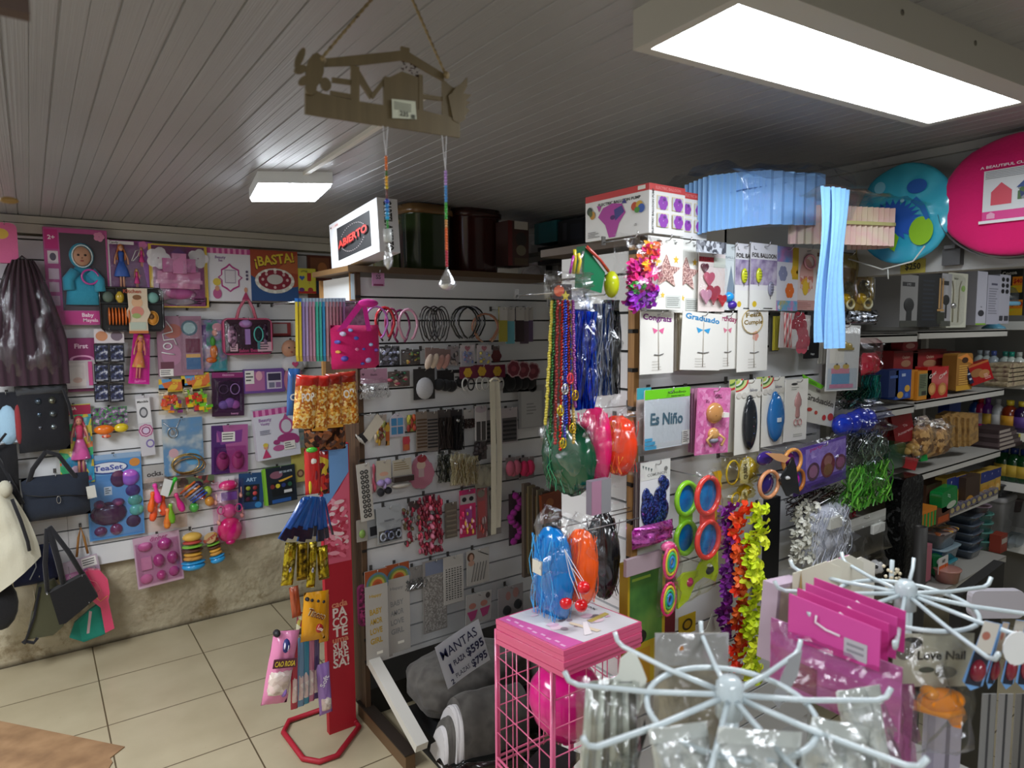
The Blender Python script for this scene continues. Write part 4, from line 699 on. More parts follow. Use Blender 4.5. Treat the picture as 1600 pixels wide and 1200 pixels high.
# ---------------------------------------------------------------- snacks on the red stand
def snack(name, label, bb, off, m1, d=.05, tilt=0, parts=(), top=None, group=None, sd=1, cat='snack bag', taper=0, pl=(1,2.60), yaw=0):
 def body(m, w, h, y): m.pillow(-.5*w,-.5*h,.5*w,.5*h, d, m1, y=y, wr=.18, sd=sd, taper=taper)
 ps = [('bag_body', [('X', body)])]+list(parts)
 if top:
  z0, z1_, mt = top
  ps.append(('>top_band', [('X', lambda m, w, h, y: m.pillow(-.5*w, (z0-.5)*h,.5*w, (z1_-.5)*h, d*.9, mt, y=y-.004, wr=.1, sd=sd, back=False))]))
 return item(name, label, cat, pl, bb, off, shape='none', tilt=tilt, parts=ps, group=group, yaw=yaw)
POPC = '^V:e8a83a,d88a24,f2c868,b8641c,f6d890,c87820:120'
for k, (bb, lb, tl) in enumerate((((455,584,500,672), 'popcorn bag at the front left of the snack stand, reading POP, with a red top',6), ((486,586,515,674), 'second popcorn bag from the left, turned edge on',4), ((508,584,534,668), 'third popcorn bag from the left, dark red top',0), ((524,580,560,664), 'rightmost popcorn bag with a dark red top reading OP',-3))):
 snack('popcorn_bag', lb, bb,.10-.01*k, POPC,.04, tl, [('>lettering', [('b',.5,.58,.4,.13,.022, '^e2a02c'), ('t',.5,.6,.22, 'POP' if k in (0,) else 'OP', 'f6f0e4',8,.55,.022)])] if k in (0,3) else [('>seal', [('B',.0,0,1,.05,.006, '^d89a2c')])], (.78,1.0, '^c8281c' if k < 2 else '^9c2a1e'), sd=k)
snack('snack_bag', 'blue snack bag standing behind the first popcorn bag', (446,575,470,650),.06, '^2a5a9c',.03,4, [('>lettering', [('t',.6,.4,.2, 'OS', 'c8d8ec',0,0,.018)])])
snack('candy_strip', 'red and yellow sour candy strip with a cartoon face, under the popcorn bags', (476,700,500,772),.08, '^c8302e',.02,0, [('>print', [('b',.55,.72,.3,.1,.012, 'e8e4dc'), ('b',.3,.2,.14,.2,.011, '^d8c02c'), ('b',.7,.4,.14,.2,.011, '^7a1c2c'), ('b',.5,.96,.4,.06,.014, '^4ab83a')])], cat='candy')
snack('candy_strip', 'yellow edged candy strip right of the red sour candy strip', (496,705,514,772),.07, '^V:3a1c14,d8b83a,7a1c24,c8342c:50',.02,0, cat='candy')
snack('candy_strip', 'brown twisted wrapper ends right under the popcorn bags', (476,664,540,704),.06, '^V:4a2a1c,7a4a2c,a8643a,2c1a14:60',.04,0, cat='candy')
for k in range(9):
 a = -30+k*6
 bb = (452+k*6.8,776,465+k*6.8,846-(k % 3)*4)
 snack('blue_sweet_pack', 'frontmost blue sweet packet of the fan, its print turned to the room' if k == 0 else 'one of the slim blue sweet packets fanned out on the snack stand', bb,.11-.008*k, '^2560b4' if k % 2 else '^1d4f9e',.02,34-k*5.5, [('>dark_tip', [('B',.1,.02,.9,.28,.014, '^11162a')])], group=None if k == 0 else 'blue sweet packets in a fan', sd=k, cat='candy')
for k, (bb, lb, tl) in enumerate((((437,846,466,916), 'shiny yellow sweet bag, leftmost below the blue packets',8), ((462,848,482,906), 'shiny yellow and black sweet bag, second from the left',3), ((477,846,497,918), 'shiny yellow sweet bag with a small round emblem, third from the left',5), ((495,852,514,905), 'shiny yellow sweet bag closest to the red column',-2))):
 snack('yellow_sweet_bag', lb, bb,.10-.01*k, '@N:a8921c,d8c43a,6a5210,e8dc7a:30' if k != 1 else '@N:3a3010,b89a2a,1c1810:30',.03, tl, [('>emblem', [('b',.5,.4,.26,.12,.018, 'c8c8d8'), ('b',.5,.4,.12,.06,.02, '2a2a6c')])] if k in (0,2) else [('>seal', [('B',.05,.0,.95,.05,.006, '^6a5210')])], sd=k+3)
snack('peanut_bag', 'golden yellow snack bag with black seals and a red emblem', (468,922,515,1002),.10, '^dc9a18',.035,6, [('>black_seals', [('b', x,.88-.03*k,.09,.045,.02, '14141c') for k, x in enumerate((.12,.3,.55,.78))]), ('>lettering', [('t',.5,.58,.2, 'Tinoso', 'f4e6b8',-24,.8,.021), ('t',.5,.57,.2, 'Tinoso', '7a3c14',-24,.74,.022)]), ('>emblem', [('b',.68,.26,.22,.13,.022, '^b42a24'), ('t',.68,.27,.1, 'Lote', 'f2e2da',-30,.26,.024)])])
snack('peanut_bag', 'second golden bag behind the first, close to the red column', (497,930,515,1003),.05, '^d49016',.03,2)
snack('snack_bag', 'reddish brown snack bag tucked left of the golden bag', (452,915,470,965),.07, '^a04a2c',.025,-4)
snack('snack_bag', 'multicoloured packet peeking out below the golden bag, left side', (461,955,484,992),.06, '^V:a8a04a,8a2c4a,c8c8a8,4a3a3a:50',.03,6)
MARSH = 'V:e8dcd4,d8c8c0,f2e8e2,c8b4ac,e4ccca:46'
snack('marshmallow_bag', 'large pink marshmallow bag with a blue round badge and yellow lettering', (404,980,472,1104),.12, '^e088b4',.06,12, [('>marshmallow_window', [('X', lambda m, w, h, y: m.pillow(-.46*w,-.38*h,.48*w,.02*h,.074, '^'+MARSH, y=y-.004, wr=.1, sd=3, back=False))]), ('>badge', [('b',.5,.80,.25,.13,.034, '2a3478'), ('b',.42,.82,.06,.07,.037, 'd8d8ec'), ('b',.56,.8,.05,.08,.037, 'd8d8ec')]), ('>lettering', [('X', lambda m, w, h, y: (m.box((0.02*w, y-.034,.10*h), (.9*w,.004,.12*h), '5a2a3c', ry=R(0)), m.text('CAO ROSA',.02*w,.10*h,.1*h, 'e2c83e', y-.0375, w=.8*w)))]), ('>black_seal', [('b',.12,.97,.14,.05,.02, '14141c')]), ('>lower_print', [('b',.72,.2,.12,.1,.046, '8a6ab8')])])
for k, (x, c) in enumerate(((452, 'b02c44'), (462, '6a90b4'), (470, '3a8aa8'), (478, 'c87a98'), (486, '5a4a78'))):
 snack('marshmallow_bag', 'one of the slim marshmallow bags seen edge on behind the large pink one', (x,1000-k*4, x+15,1108-k*4),.10-.015*k, '^'+c,.02,2, [('>marshmallow_window', [('X', lambda m, w, h, y: m.pillow(-.4*w,-.42*h,.4*w,.0*h,.028, '^'+MARSH, y=y-.001, sd=k, back=False))])], group='marshmallow bags seen edge on', sd=k+5)
snack('marshmallow_bag', 'purple marshmallow bag at the lower right, touching the red column', (495,1035,518,1116),.08, '^9c78c4',.04,-2, [('>marshmallow_window', [('X', lambda m, w, h, y: m.pillow(-.42*w,-.42*h,.45*w,-.12*h,.05, '^'+MARSH, y=y-.002, sd=2, back=False))]), ('>lettering', [('t',.4,.7,.14, 'Soft', 'e8e0f4',60,0,.022)])])

# ---------------------------------------------------------------- things on top of the centre unit
item('led_sign_box', 'white box printed ABIERTO on its dark front, tilted on the unit corner', 'box', (0,1.09), (512,322,590,420),0, [('r',.17,.17,.86,.84, '2e2f31'), ('r',.02,.88,.32,.95, 'e8d8d8'), ('t',.17,.915,.05, 'CARTEL', 'b84a44'), ('e',.04,.915,.015,.015, '333333')]
 + [('e',.52+.26*math.cos(k*.157),.5+.26*math.sin(k*.157),.006,.008, 'd8c8c8') for k in range(40) if abs(math.sin(k*.157)) > .45]
 + [('t',.52,.5,.24, 'ABIERTO', '6a1418',3,.62)]+[('t',.52,.505,.19, 'ABIERTO', 'e04038',3,.6)], 'e2e3e6',.085, tilt=-5)
m = M()
o_ = bpy.data.objects['led_sign_box']; o_.location.x += .085
q = M(); q.text('CARTEL ABIERTO',0,0,.045, '2c2c2e',0,-90, w=.19)
q.obj('side_lettering', o_, (.1745 if 0 else o_.dimensions.x/2+.0012,-.042,0), (0,0, PI/2))
def bin_(nm, lb, px, py0, py1, w, mt, lid, v=2.80):
 c = P((1, v), px, py1); top = P((1, v), px, py0).z; zb = 1.947; H_ = top-zb
 t = empty(nm, lb, 'storage bin', (c.x, v, zb))
 def pr(m, prof, mtl, n=28):
  vs = []
  for s_, z in prof:
   for k in range(n):
    a = 2*PI*k/n; e = .55; cx = math.copysign(abs(math.cos(a))**e, math.cos(a)); cy = math.copysign(abs(math.sin(a))**e, math.sin(a))
    vs.append((cx*w/2*s_, cy*.14*s_, z))
  m.add(vs, [(i*n+k, i*n+(k+1) % n, (i+1)*n+(k+1) % n, (i+1)*n+k) for i in range(len(prof)-1) for k in range(n)]+[tuple(range(n-1,-1,-1)), tuple(range((len(prof)-1)*n, len(prof)*n))], mtl, True)
 m = M(); pr(m, [(.86,0), (.9,.02), (.95, H_*.84), (1.0, H_*.88)], mt); m.obj('bin_body', t)
 m = M(); pr(m, [(1.03, H_*.86), (1.04, H_*.93), (.98, H_*.95), (.96, H_*1.0), (.9, H_*1.0)], lid); m.obj('lid', t)
bin_('storage_bin', 'olive green lidded bin on the centre unit behind the lit sign box',657,326,415,.25, '^2c3a1c', '^7a5a34')
bin_('storage_bin', 'dark red brown lidded bin next to the olive green one',733,331,416,.26, '^3c1a16', '^3c201a')
bin_('storage_bin', 'pale green bin half hidden between the sign box and the olive bin',609,345,415,.10, '^6a7a4a', '^b89868',2.92)
item('cookware_box', 'dark red carton with a pot photo at the right end of the bins', 'box', (1,2.66), (775,350,807,418),0, [('r',0,0,.2,1, '5a1c1c'), ('r',.3,.82,.95,1, 'b8b4ac'), ('e',.62,.6,.26,.16, '2a2624'), ('e',.62,.35,.24,.12, '6a6250'), ('r',.3,.02,.95,.18, '4a3c2c')], '3c2420',.1)
item('price_sticker', 'white price label under the corner of the centre unit', 'label', 'C', (548,428,560,468),.001, [], 'c8dce4',.001)
item('hair_clip_card', 'small pink card with an oval clip hanging from the top board', 'hair clip card', 'C', (581,424,600,447),.03, [('t',.5,.62,.4, 'SS', '5a4a58'), ('r',.1,.02,.9,.14, '7a2c54')], 'c08ab0',.004, hk='small pink card under the top board')
# sun catchers on the wooden sign are built with the sign

# ---------------------------------------------------------------- hair accessories on the centre unit
SOCK = ['e0c83a', 'e0c83a', '9a86c0', 'b8a0cc', 'b88aa4', 'c894ac', '4cc0a8', '48b8b0', '3a9ad0', 'c8a0a8', 'b88a98', 'b0808c', 'a87884', '9c6c80', '8a6a90']
for k, c in enumerate(SOCK):
 x = 461+k*5.2; tall = 92 if k < 10 else 96
 def sock(m, w, h, y, k=k, c=c):
  prof = [(-.2,.5), (.35,.5), (.4,.1), (.35,-.2), (.45,-.38), (.2,-.5), (-.35,-.5), (-.5,-.40), (-.4,-.1), (-.3,.2)]
  m.T = Matrix.Rotation(R(66),4, 'Z')
  m.poly([(a*.11, b*h) for a, b in prof], y, '~'+c,.009); m.T = None
 def cuff(m, w, h, y, k=k):
  m.T = Matrix.Rotation(R(66),4, 'Z'); m.poly([(-.024,.42*h), (.04,.42*h), (.036,.56*h), (-.02,.56*h)], y-.001, 'a8c0d8' if k > 1 else '2a78d0',.011); m.T = None
 ps = [('sock_body', [('X', sock)]), ('hanger', [('X', cuff)])]
 if k == 0: ps.append(('>cow_print', [('X', lambda m, w, h, y: [setattr(m, 'T', Matrix.Rotation(R(66),4, 'Z')), m.face(reg(-.01,-.12*h,.02,.024), y-.002, '1c1c1c'), m.face(reg(.012,.1*h,.008,.01), y-.002, '1c1c1c'), m.face(reg(-.018,.2*h,.006,.009), y-.002, '1c1c1c'), setattr(m, 'T', None)])]))
 item('pair_of_socks', ['yellow cow print pair of socks, first in the row of hanging socks', 'plain yellow pair of socks, second in the row', 'lavender pair of socks, third in the row', 'pale lilac pair of socks, fourth in the row', 'mauve pair of socks, fifth in the row', 'dusty pink pair of socks, sixth in the row', 'sea green pair of socks, seventh in the row', 'turquoise pair of socks, eighth in the row', 'blue pair of socks in the middle of the row'][k] if k < 9 else 'one of the muted pink pairs of socks at the right of the row', 'socks', (1,2.35), (x,472, x+12,472+tall),0, shape='none', parts=ps, group='muted pink socks at the right of the row' if k > 8 else None)
tag(M().tube([(0,0,0), (0,.26,0)],.003, '@a8a8a8').tube([(0,0,0), (.26,0,0)],.003, '@a8a8a8').obj('sock_rail', None, P((1,2.352),462,472)), 'thin metal rail carrying the row of hanging socks', 'rail')
item('kids_handbag', 'bright pink child handbag with hearts print and a pink strap, hanging at the corner', 'handbag', (1,2.28), (518,508,592,576),0, shape='none', parts=[('bag_body', [('X', lambda m, w, h, y: m.pillow(-.5*w,-.5*h,.5*w,.5*h,.07, '~c81464', y=y, wr=.05, sd=2))]), ('>print', [(a, x, z, s, c) if 0 else ('b', x, z, s, s*.9,.041, c) for a, x, z, s, c in (('h',.2,.8,.08, 'c8c0e0'), ('h',.45,.7,.09, '4a58b8'), ('h',.76,.55,.07, 'a8c0e8'), ('h',.22,.25,.1, '5a48b0'), ('h',.45,.45,.09, 'e07aa8'), ('h',.6,.45,.06, '3a58b8'), ('h',.7,.2,.1, 'b8a8e0'), ('h',.1,.4,.05, 'e0a850'), ('h',.35,.88,.06, '8aa8e8'), ('h',.1,.62,.06, '5a58b8'), ('h',.88,.42,.06, '7a50b0'), ('h',.58,.12,.05, '4a50a8'))]), ('strap', [('X', lambda m, w, h, y: (m.sheet(lambda a, b: (-.35*w+b*.48*w+(a-.5)*.16*w, y-.02,.36*h+b*.68*h),2,6, '~e02c9c'), m.sheet(lambda a, b: (.24*w-b*.1*w+(a-.5)*.1*w, y-.024,.36*h+b*.70*h),2,6, '~d8289a'), m.ell((.25*w, y-.02,1.0*h), (.22*w,.02,.1*h), '~d8289a',10,6)))])])
HOOKS.append(('C', None, P((1,2.28),556,477),.32, 'pink child handbag',0))
item('clear_pack', 'clear packet with purple swirls hanging behind the pink child handbag', 'accessory pack', (1,2.38), (530,470,572,512),0, [('r',.05,.1,.95,.9, 'N:8a6a8c,b8a0b8,6a4a78:30')], 'a88aa8',.004)
# headbands (open loops)
def band(bb, c, off, lb, grp=None, r=.0045, wd=.5, sd=0, knot=False):
 def f(m, w, h, y):
  pts = [(math.sin(a)*.5*w*(1 if abs(a) < 1.9 else .92), y,-.05*h+math.cos(a)*.5*h if abs(a) < 2.1 else -.05*h+math.cos(a)*.55*h) for a in [(-2.75+5.5*k/16) for k in range(17)]]
  m.tube(pts, r, c,5)
  if knot: m.ell((.05*w, y,.46*h), (.012,.008,.01), c,8,6)
 return item('headband', lb, 'headband', 'C', bb, off, shape='none', art_=[('X', f)], group=grp) if 0 else _b(bb, c, off, lb, grp, f)
def _b(bb, c, off, lb, grp, f):
 x0, y0, x1, y1 = bb; cc = P('C', (x0+x1)/2, (y0+y1)/2, off); w = P('C', x1, y0, off).x-P('C', x0, y0, off).x; h = P('C', x0, y0, off).z-P('C', x0, y1, off).z
 m = M(); f(m, w, h,0)
 return tag(m.obj('headband', None, cc), lb, 'headband', grp)
band((571,476,606,526), '^c06ac0',.16, 'lilac headband at the left end of the headband row')
band((587,478,616,524), '^c42a34',.14, 'red headband, second from the left of the headband row', r=.006)
band((590,480,614,530), '^1c1a1e',.10, 'thin black headband behind the red one', r=.004)
band((602,480,622,526), '^a03a68',.12, 'plum pink headband between the red and the pale pink one', r=.005)
band((623,481,652,528), '^d8a0b8',.14, 'pale pink headband, frontmost in the middle left of the row', r=.006)
band((612,482,640,532), '^7a2c5c',.10, 'wine coloured headband behind the pale pink one', r=.005)
for k in range(7): band((655+k*4,476+(k % 3)*2,678+k*4,530-(k % 2)*4), '^1a171a' if k % 3 else '^3a3438',.12-.012*k, 'one of the thin black headbands bunched in the middle of the row', 'thin black headbands in the middle', r=.003, sd=k)
for k in range(4): band((705+k*4,476,746+k*4,526), '^101418' if k != 2 else '^9a9ca4',.14-.02*k, 'one of the dark glossy headbands bunched at the right of the row', 'dark glossy headbands at the right', r=.004)
band((738,488,778,530), '^9c6a54',.12, 'copper brown headband at the right end of the row', r=.005)
band((742,488,780,532), '^b08a6c',.10, 'light brown headband just behind the copper one', r=.004)
for k, (x, c, lb) in enumerate(((779, 'a8a040', 'mustard yellow'), (790, '6ab0c0', 'light blue'), (805, '3a2c30', 'black'), (812, '5a4a58', 'grey'), (819, '6a5878', 'violet grey'))):
 item('elastic_ribbon', lb+' ribbon on a card hanging in the right part of the headband row', 'ribbon', 'C', (x,480, x+13,534+(k % 2)*3),.10-.015*k, [('r',.1,.0,.9,.62, '~'+c), ('r',0,.62,1,1, 'c0bcb8')], '~'+c,.005, hk=lb+' ribbon')
def pk(name, label, cat, bb, ops, base='b8b4b0', off=.03, hk=True, parts=None, tilt=0, t=.003, shape=None, group=None):
 return item(name, label, cat, 'C', bb, off, ops, base, t, parts=parts, tilt=tilt, hk=(label.split(',')[0].replace('one of the ', '') if hk else None), shape=shape, group=group)
def clips(cols, n, x0, z0, x1, z1, sd=0, s=.08):
 rr = random.Random(sd); return [('b', rr.uniform(x0, x1), rr.uniform(z0, z1), s*rr.uniform(.7,1.3), s*rr.uniform(.7,1.3), rr.uniform(.006,.016), rr.choice(cols)) for _ in range(n)]
# row 2
pk('hair_tie_pack', 'packet of black and white flower hair ties, row under the headbands, far left', 'hair tie pack', (593,541,624,571), [('r',0,0,1,1, 'V:1c1c20,3a3a40,8a8c9c,5a5a64:60')], '2a2a2e', parts=[('hair_ties', clips(['b8bccc', '4a4c58', '16161a', '8a8ea8'],14,.1,.1,.95,.7,1)), ('clear_bag', [film(0,0,1,1,.02)])])
pk('hair_tie_pack', 'packet of coral and green flower hair ties', 'hair tie pack', (627,546,656,570), [], '4a4442', parts=[('hair_ties', clips(['c84a4a', 'd8785a', '6a8a4a', 'c8a84a', '3a3a3a'],14,.1,.1,.9,.8,2)), ('clear_bag', [film(0,0,1,1,.02)])])
for k in range(4):
 pk('hair_clip', 'one of the beige and rose padded hair clips left of the charm cards', 'hair clip', (660+k*9,543+k,681+k*9,573-(k % 2)*3), [], '8c7470', parts=[('padded_clip', [('X', lambda m, w, h, y, k=k: (setattr(m, 'T', Matrix.Rotation(R(22),4, 'Y')), m.ell((0, y-.008,-.02), (.017,.012,.035), '~'+['c8b4a4', 'd4c0ac', 'b88a80', 'c09088'][k],10,8), setattr(m, 'T', None)))])], off=.08-.012*k, hk=k == 0, shape=[(.2,.4), (.8,.4), (.8,1), (.2,1)], group='beige and rose padded clips')
pk('hair_clip_card', 'small card with black bow clips left of the charm cards', 'hair clip card', (699,541,716,571), clips(['2a2a2e', '5a5250', 'a89c98'],10,.15,.1,.85,.7,4,.12), 'a49a9c')
for k, (x, c, e) in enumerate(((719, ['8a90b0', '6a78a8', 'b8b0c0', 'a88aa0'], 'blue'), (745, ['c8b85a', 'd8c86a', 'b0a8b0', '8a90b0'], 'yellow'))):
 pk('charm_card', 'white edged card of tiny '+e+' hair charms', 'hair charm card', (x,539, x+22,572), [('r',.08,.05,.92,.7, 'b4b0b8'), ('h',.5,.84,.2, 'a86a78')]+clips(c,16,.15,.1,.85,.66, k+8,.07), 'c8c0c4',.06)
pk('flower_clip', 'dark red flower clip right of the charm cards', 'hair clip', (770,541,780,563), [('fl',.5,.3,.8, '6a2c30',6)], '6a5a58')
# row 3
pk('hair_net_pack', 'pink header packet of clear elastic bands beside the popcorn bags', 'hair tie pack', (563,576,605,622), [('r',.0,.52,1,.98, 'b88aa0'), ('t',.5,.8,.1, 'Elastic', '6a4a5c'), ('h',.1,.82,.05, '5a3a4c')], 'b894a8', shape=[(.05,.5), (1,.5), (1,1), (.05,1)], off=.08, parts=[('elastic_bands', [strands(.0,.0,1,.45,60,.0012, '^c8c8c8|^a8a8a8|^e4e4e4',.02,3,.6)]), ('clear_bag', [film(-.05,0,1.05,.7,.03, 'ffffff',.16,.9,2)])])
pk('hair_claw_pack', 'hair claw pack with green and rose claws', 'hair claw pack', (606,580,640,604), [], '6a5c58', parts=[('hair_claws', clips(['a84a5c', '3a7a5a', 'c8b0a0', '2a2628', '5a4a44'],16,.05,.05,.95,.9,5,.11))])
pk('hair_bun_net', 'pale grey round lace bun cover on a black card', 'bun cover', (646,576,679,624), [('r',0,0,1,1, '2c2a2a')], '242222', off=.04, parts=[('lace_cover', [('b',.52,.36,.42,.36,.016, '~b8b8bc')])])
pk('scrunchie_pack', 'black hair scrunchie bundle with a white label', 'scrunchie pack', (678,578,728,614), [], '1e1c1e', shape=[(.1,.5), (.9,.5), (.9,1), (.1,1)], parts=[('scrunchies', [('b', x, z,.17,.26,.03, '~131316') for x, z in ((.15,.4), (.35,.35), (.52,.3), (.85,.45))]), ('label', [('r',.62,.15,.8,.85, 'b8b8b8'), ('ln',.64,.3,.78,.75,3, '444444')])])
for k, x in enumerate((718,740,764)):
 pk('hair_tie_card', ['left', 'middle', 'right'][k]+' wine red card with a yellow flower and hair rings', 'hair tie card', (x,570+(0 if k else 3), x+25,610), [('r',0,.5,1,1, '6a1c38'), ('fl',.5,.75,.26, 'c8a02c',6)], '6a1c38', shape=[(0,.5), (1,.5), (1,1), (0,1)], off=.10-.02*k, hk=k == 1, parts=[('hair_ring', [('O',.3,.28,.2,.25,.0035, 'c8c8c4',.006)]), ('hair_ring', [('O',.6,.26,.2,.24,.0035, ['1e1c1e', 'c0c0bc', 'a8a8a4'][k],.012)])])
for k in range(3):
 pk('flower_clip', 'one of the three dark rose shaped clips at the right edge of the centre unit', 'hair clip', (792+k*15,567+k*2,812+k*15,585+k*2), [('fl',.5,.5,.55, 'a88488',7), ('fl',.5,.5,.46, '6a2030',7), ('e',.5,.5,.2,.25, '8a3c48')], '8a5c60', shape=[(.1,.1), (.9,.1), (.9,.9), (.1,.9)], off=.09-.02*k, hk=False, group='dark rose shaped clips')
pk('scrunchie_pack', 'large black fluffy scrunchie cluster under the rose clips', 'scrunchie pack', (786,583,838,612), [], '0e0e10', off=.02, parts=[('scrunchies', [('b',.2+.2*k,.5,.16,.42,.03, '~0f0f12') for k in range(4)])])
pk('hair_net_pack', 'grey hair net card with a dark elastic, right side of the centre unit', 'hair net pack', (810,602,850,668), [('r',.1,.02,.9,.86, 'b0b0b0'), ('ln',.3,.3,.7,.6,4, '8a8a8a')], '98989a', off=.02, parts=[('elastic', [('O',.5,.95,.14,.09,.004, '121214',.008)])])
# row 4
pk('barrette_card_stack', 'tilted beige card with striped black cards behind it', 'hair clip card', (552,646,600,694), [('p', [(.3,.35), (.78,.98), (1,.68), (.5,.08)], 'c8c0b0')], '2a2626', off=.08, shape=[(.05,.28), (.3,.0), (.55,.2), (.36,.44)], parts=[('card_edges', [('X', lambda m, w, h, y: [m.tube([((-.46+.07*q)*w, y-.01, (-.12-.07*q)*h), ((-.32+.07*q)*w, y-.01, (-.38-.05*q)*h)],.003, 'c8c4bc') for q in range(3)])])])
pk('charm_card', 'card of tiny amber animal charms by the beige card', 'hair charm card', (585,648,604,696), clips(['a8842c', 'c8a03a', '6a2c24', 'b8a890', '8a8c4a'],18,.05,.05,.95,.75,6,.1), 'a89a90')
pk('doll_charm', 'dangling yellow doll charm left of the blue window shaped box', 'charm', (600,660,610,696), [('e',.5,.75,.4,.16, 'c8a03c'), ('r',.2,.2,.8,.6, 'b8602c')], 'b8843a', shape=[(.2,0), (.8,0), (.8,1), (.2,1)], hk=False)
pk('nail_charm_box', 'little house shaped clear box with four blue squares', 'charm box', (608,646,632,682), [('r',.12,.1,.47,.42, '4a8ab8'), ('r',.53,.1,.88,.42, '3a7aa8'), ('r',.12,.48,.47,.8, '3f80b0'), ('r',.53,.48,.88,.8, '5090bc')], 'c0b8c4', shape=[(.0,.0), (1,.0), (.95,.8), (.65,1), (.35,1), (.05,.8)])
pk('doll_charm', 'red topped doll charm hanging under the blue window box', 'charm', (628,682,641,704), [('e',.5,.7,.45,.3, 'b83a48'), ('e',.5,.25,.3,.22, 'b8643a')], 'a85a4a', shape=[(.1,0), (.9,0), (.9,1), (.1,1)], hk=False)
pk('hair_tie_pack', 'packet with a yellow and red ribbon bundle', 'hair tie pack', (636,648,650,674), [], '8a8a4a', parts=[('ribbons', clips(['a8a03a', 'b8542c', '8a2c24'],10,.1,.1,.9,.9,9,.18))], hk=False)
for k, x in enumerate((650,667)):
 pk('bobby_pin_card', ['card of brown bobby pins, the left of two','card of dark bobby pins, the right of two'][k], 'bobby pin card', (x,643, x+17,705), [], ['7c6e62', '6e6660'][k], off=.04, parts=[('bobby_pins', [('B',.06,.1+.085*q,.94,.13+.085*q,.004, ['4a3420', '1c1a1c'][k]) for q in range(9)])])
pk('hair_extension_pack', 'dark hair extension bundle with a white tag', 'hair piece', (684,640,705,700), [], '4a4442', parts=[('hair', [strands(.05,.0,.95,.8,50,.0016, '1c1616|2c2220|3a302c',.02,5,.8)]), ('label', [('r',.2,.55,.55,.7, 'b8b8b8')])])
pk('hair_extension_pack', 'long black ponytail piece with a silver clip', 'hair piece', (704,640,722,702), [], '2c282a', parts=[('hair', [strands(.1,.0,.9,.85,60,.0018, '121014|1c181a',.025,6,.9)]), ('>silver_clip', [('b',.45,.74,.2,.08,.03, '@c0c0c0')])])
pk('hair_extension_pack', 'short brown hair piece with a white header', 'hair piece', (722,640,741,668), [('r',.1,.5,.9,1, 'b8b4b0')], 'a8a4a0', shape=[(.1,.4), (.9,.4), (.9,1), (.1,1)], parts=[('hair', [strands(.1,.0,.9,.5,30,.002, '2c1c1a|3a2422',.02,7,.6)])])
pk('bobby_pin_card', 'white card with a rounded top holding two long pins', 'bobby pin card', (742,634,760,688), [('r',.1,.0,.46,.55, '3c3838'), ('r',.54,.0,.9,.55, '423e3c'), ('e',.5,.9,.5,.1, 'a89ca4')], 'b8b4b4', off=.05)
for k, x in enumerate((758,783)):
 pk('hair_comb_card', ['left', 'right'][k]+' window card of black combs behind the white strap', 'comb card', (x,640-k*3, x+23+k*2,696-k*4), [('r',.05,.04,.95,.72, '545050')], 'b0a8ac', parts=[('combs', [('B',.1,.1+.12*q,.9,.15+.12*q,.005, '1a181a') for q in range(5)])])
pk('ear_warmer', 'dark cat shaped clip cluster under the comb cards', 'hair clip', (741,690,760,718), [], '4a4444', parts=[('clips', clips(['3a3234', '2a2426', '4c4244'],12,.1,.05,.9,.9,11,.18))], hk=False)
# row 5
pk('nail_card', 'long white card with two columns of black curls, hanging over the corner post', 'bobby pin card', (557,723,584,815), [('r',.05,.0,.95,1, 'c4c0b8')], 'c0bcb4', off=.05, tilt=-4, parts=[('black_curls', [('O',.35+.32*(q % 2),.09+.085*(q//2),.11,.028,.0022, '14120f',.003) for q in range(20)])])
pk('charm_card', 'slim pink and red charm card between the curl card and the bow card', 'hair charm card', (579,728,588,770), clips(['a84a5c', 'c8a0a4', 'b8b0a8'],8,.1,.1,.9,.9,12,.2), 'a89c9c', hk=False)
pk('bow_card', 'card with a lilac bow over a black bow', 'bow card', (588,719,611,775), [('r',.02,.45,.98,1, 'b8b0a0'), ('e',.5,.62,.3,.06, 'c89a84')], 'aca498', off=.05, shape=[(0,.42), (1,.42), (1,1), (0,1)], parts=[('lilac_bow', [('b',.28,.38,.26,.1,.02, '~8c78a8'), ('b',.74,.4,.26,.1,.02, '~8c78a8'), ('b',.5,.3,.12,.1,.02, '~9a88b4')]), ('black_bow', [('b',.26,.12,.24,.12,.02, '~141318'), ('b',.76,.14,.24,.1,.02, '~141318')])])
pk('bow_card', 'card holding a wide dark brown and a cream fabric bow', 'bow card', (612,716,644,762), [('ln',.1,.6,.9,.9,4, '8a7a5a')], 'b4ac9c', off=.05, shape=[(.05,.38), (.98,.42), (.95,1), (.05,.95)], parts=[('brown_bow', [('B',.0,.24,.98,.42,.02, '~2c1e16')]), ('cream_bow', [('b',.45,.1,.5,.09,.02, '~b8b2a8')])])
pk('doll_charm', 'rose coloured girl with a red hat shaped card', 'charm card', (643,710,672,754), [('fl',.5,.3,.7, 'a86a7c',9), ('e',.5,.62,.24,.16, 'b8a090'), ('e',.55,.85,.26,.14, '8a2c34'), ('r',.35,.2,.65,.5, 'a89090')], 'a07080', off=.04, shape=[(x/2+.5, z/2+.5) for x, z in [(math.cos(k*.5), math.sin(k*.5)) for k in range(12)]])
pk('hair_piece', 'dark green and silver tinsel hair piece', 'hair piece', (680,705,703,752), [], '3a3c38', shape=[(.4,.9), (.6,.9), (.6,1), (.4,1)], parts=[('tinsel_hair', [strands(.05,.0,.95,.9,60,.0014, '@5a6058|@2a302c|@8a8c88',.03,8,1)])])
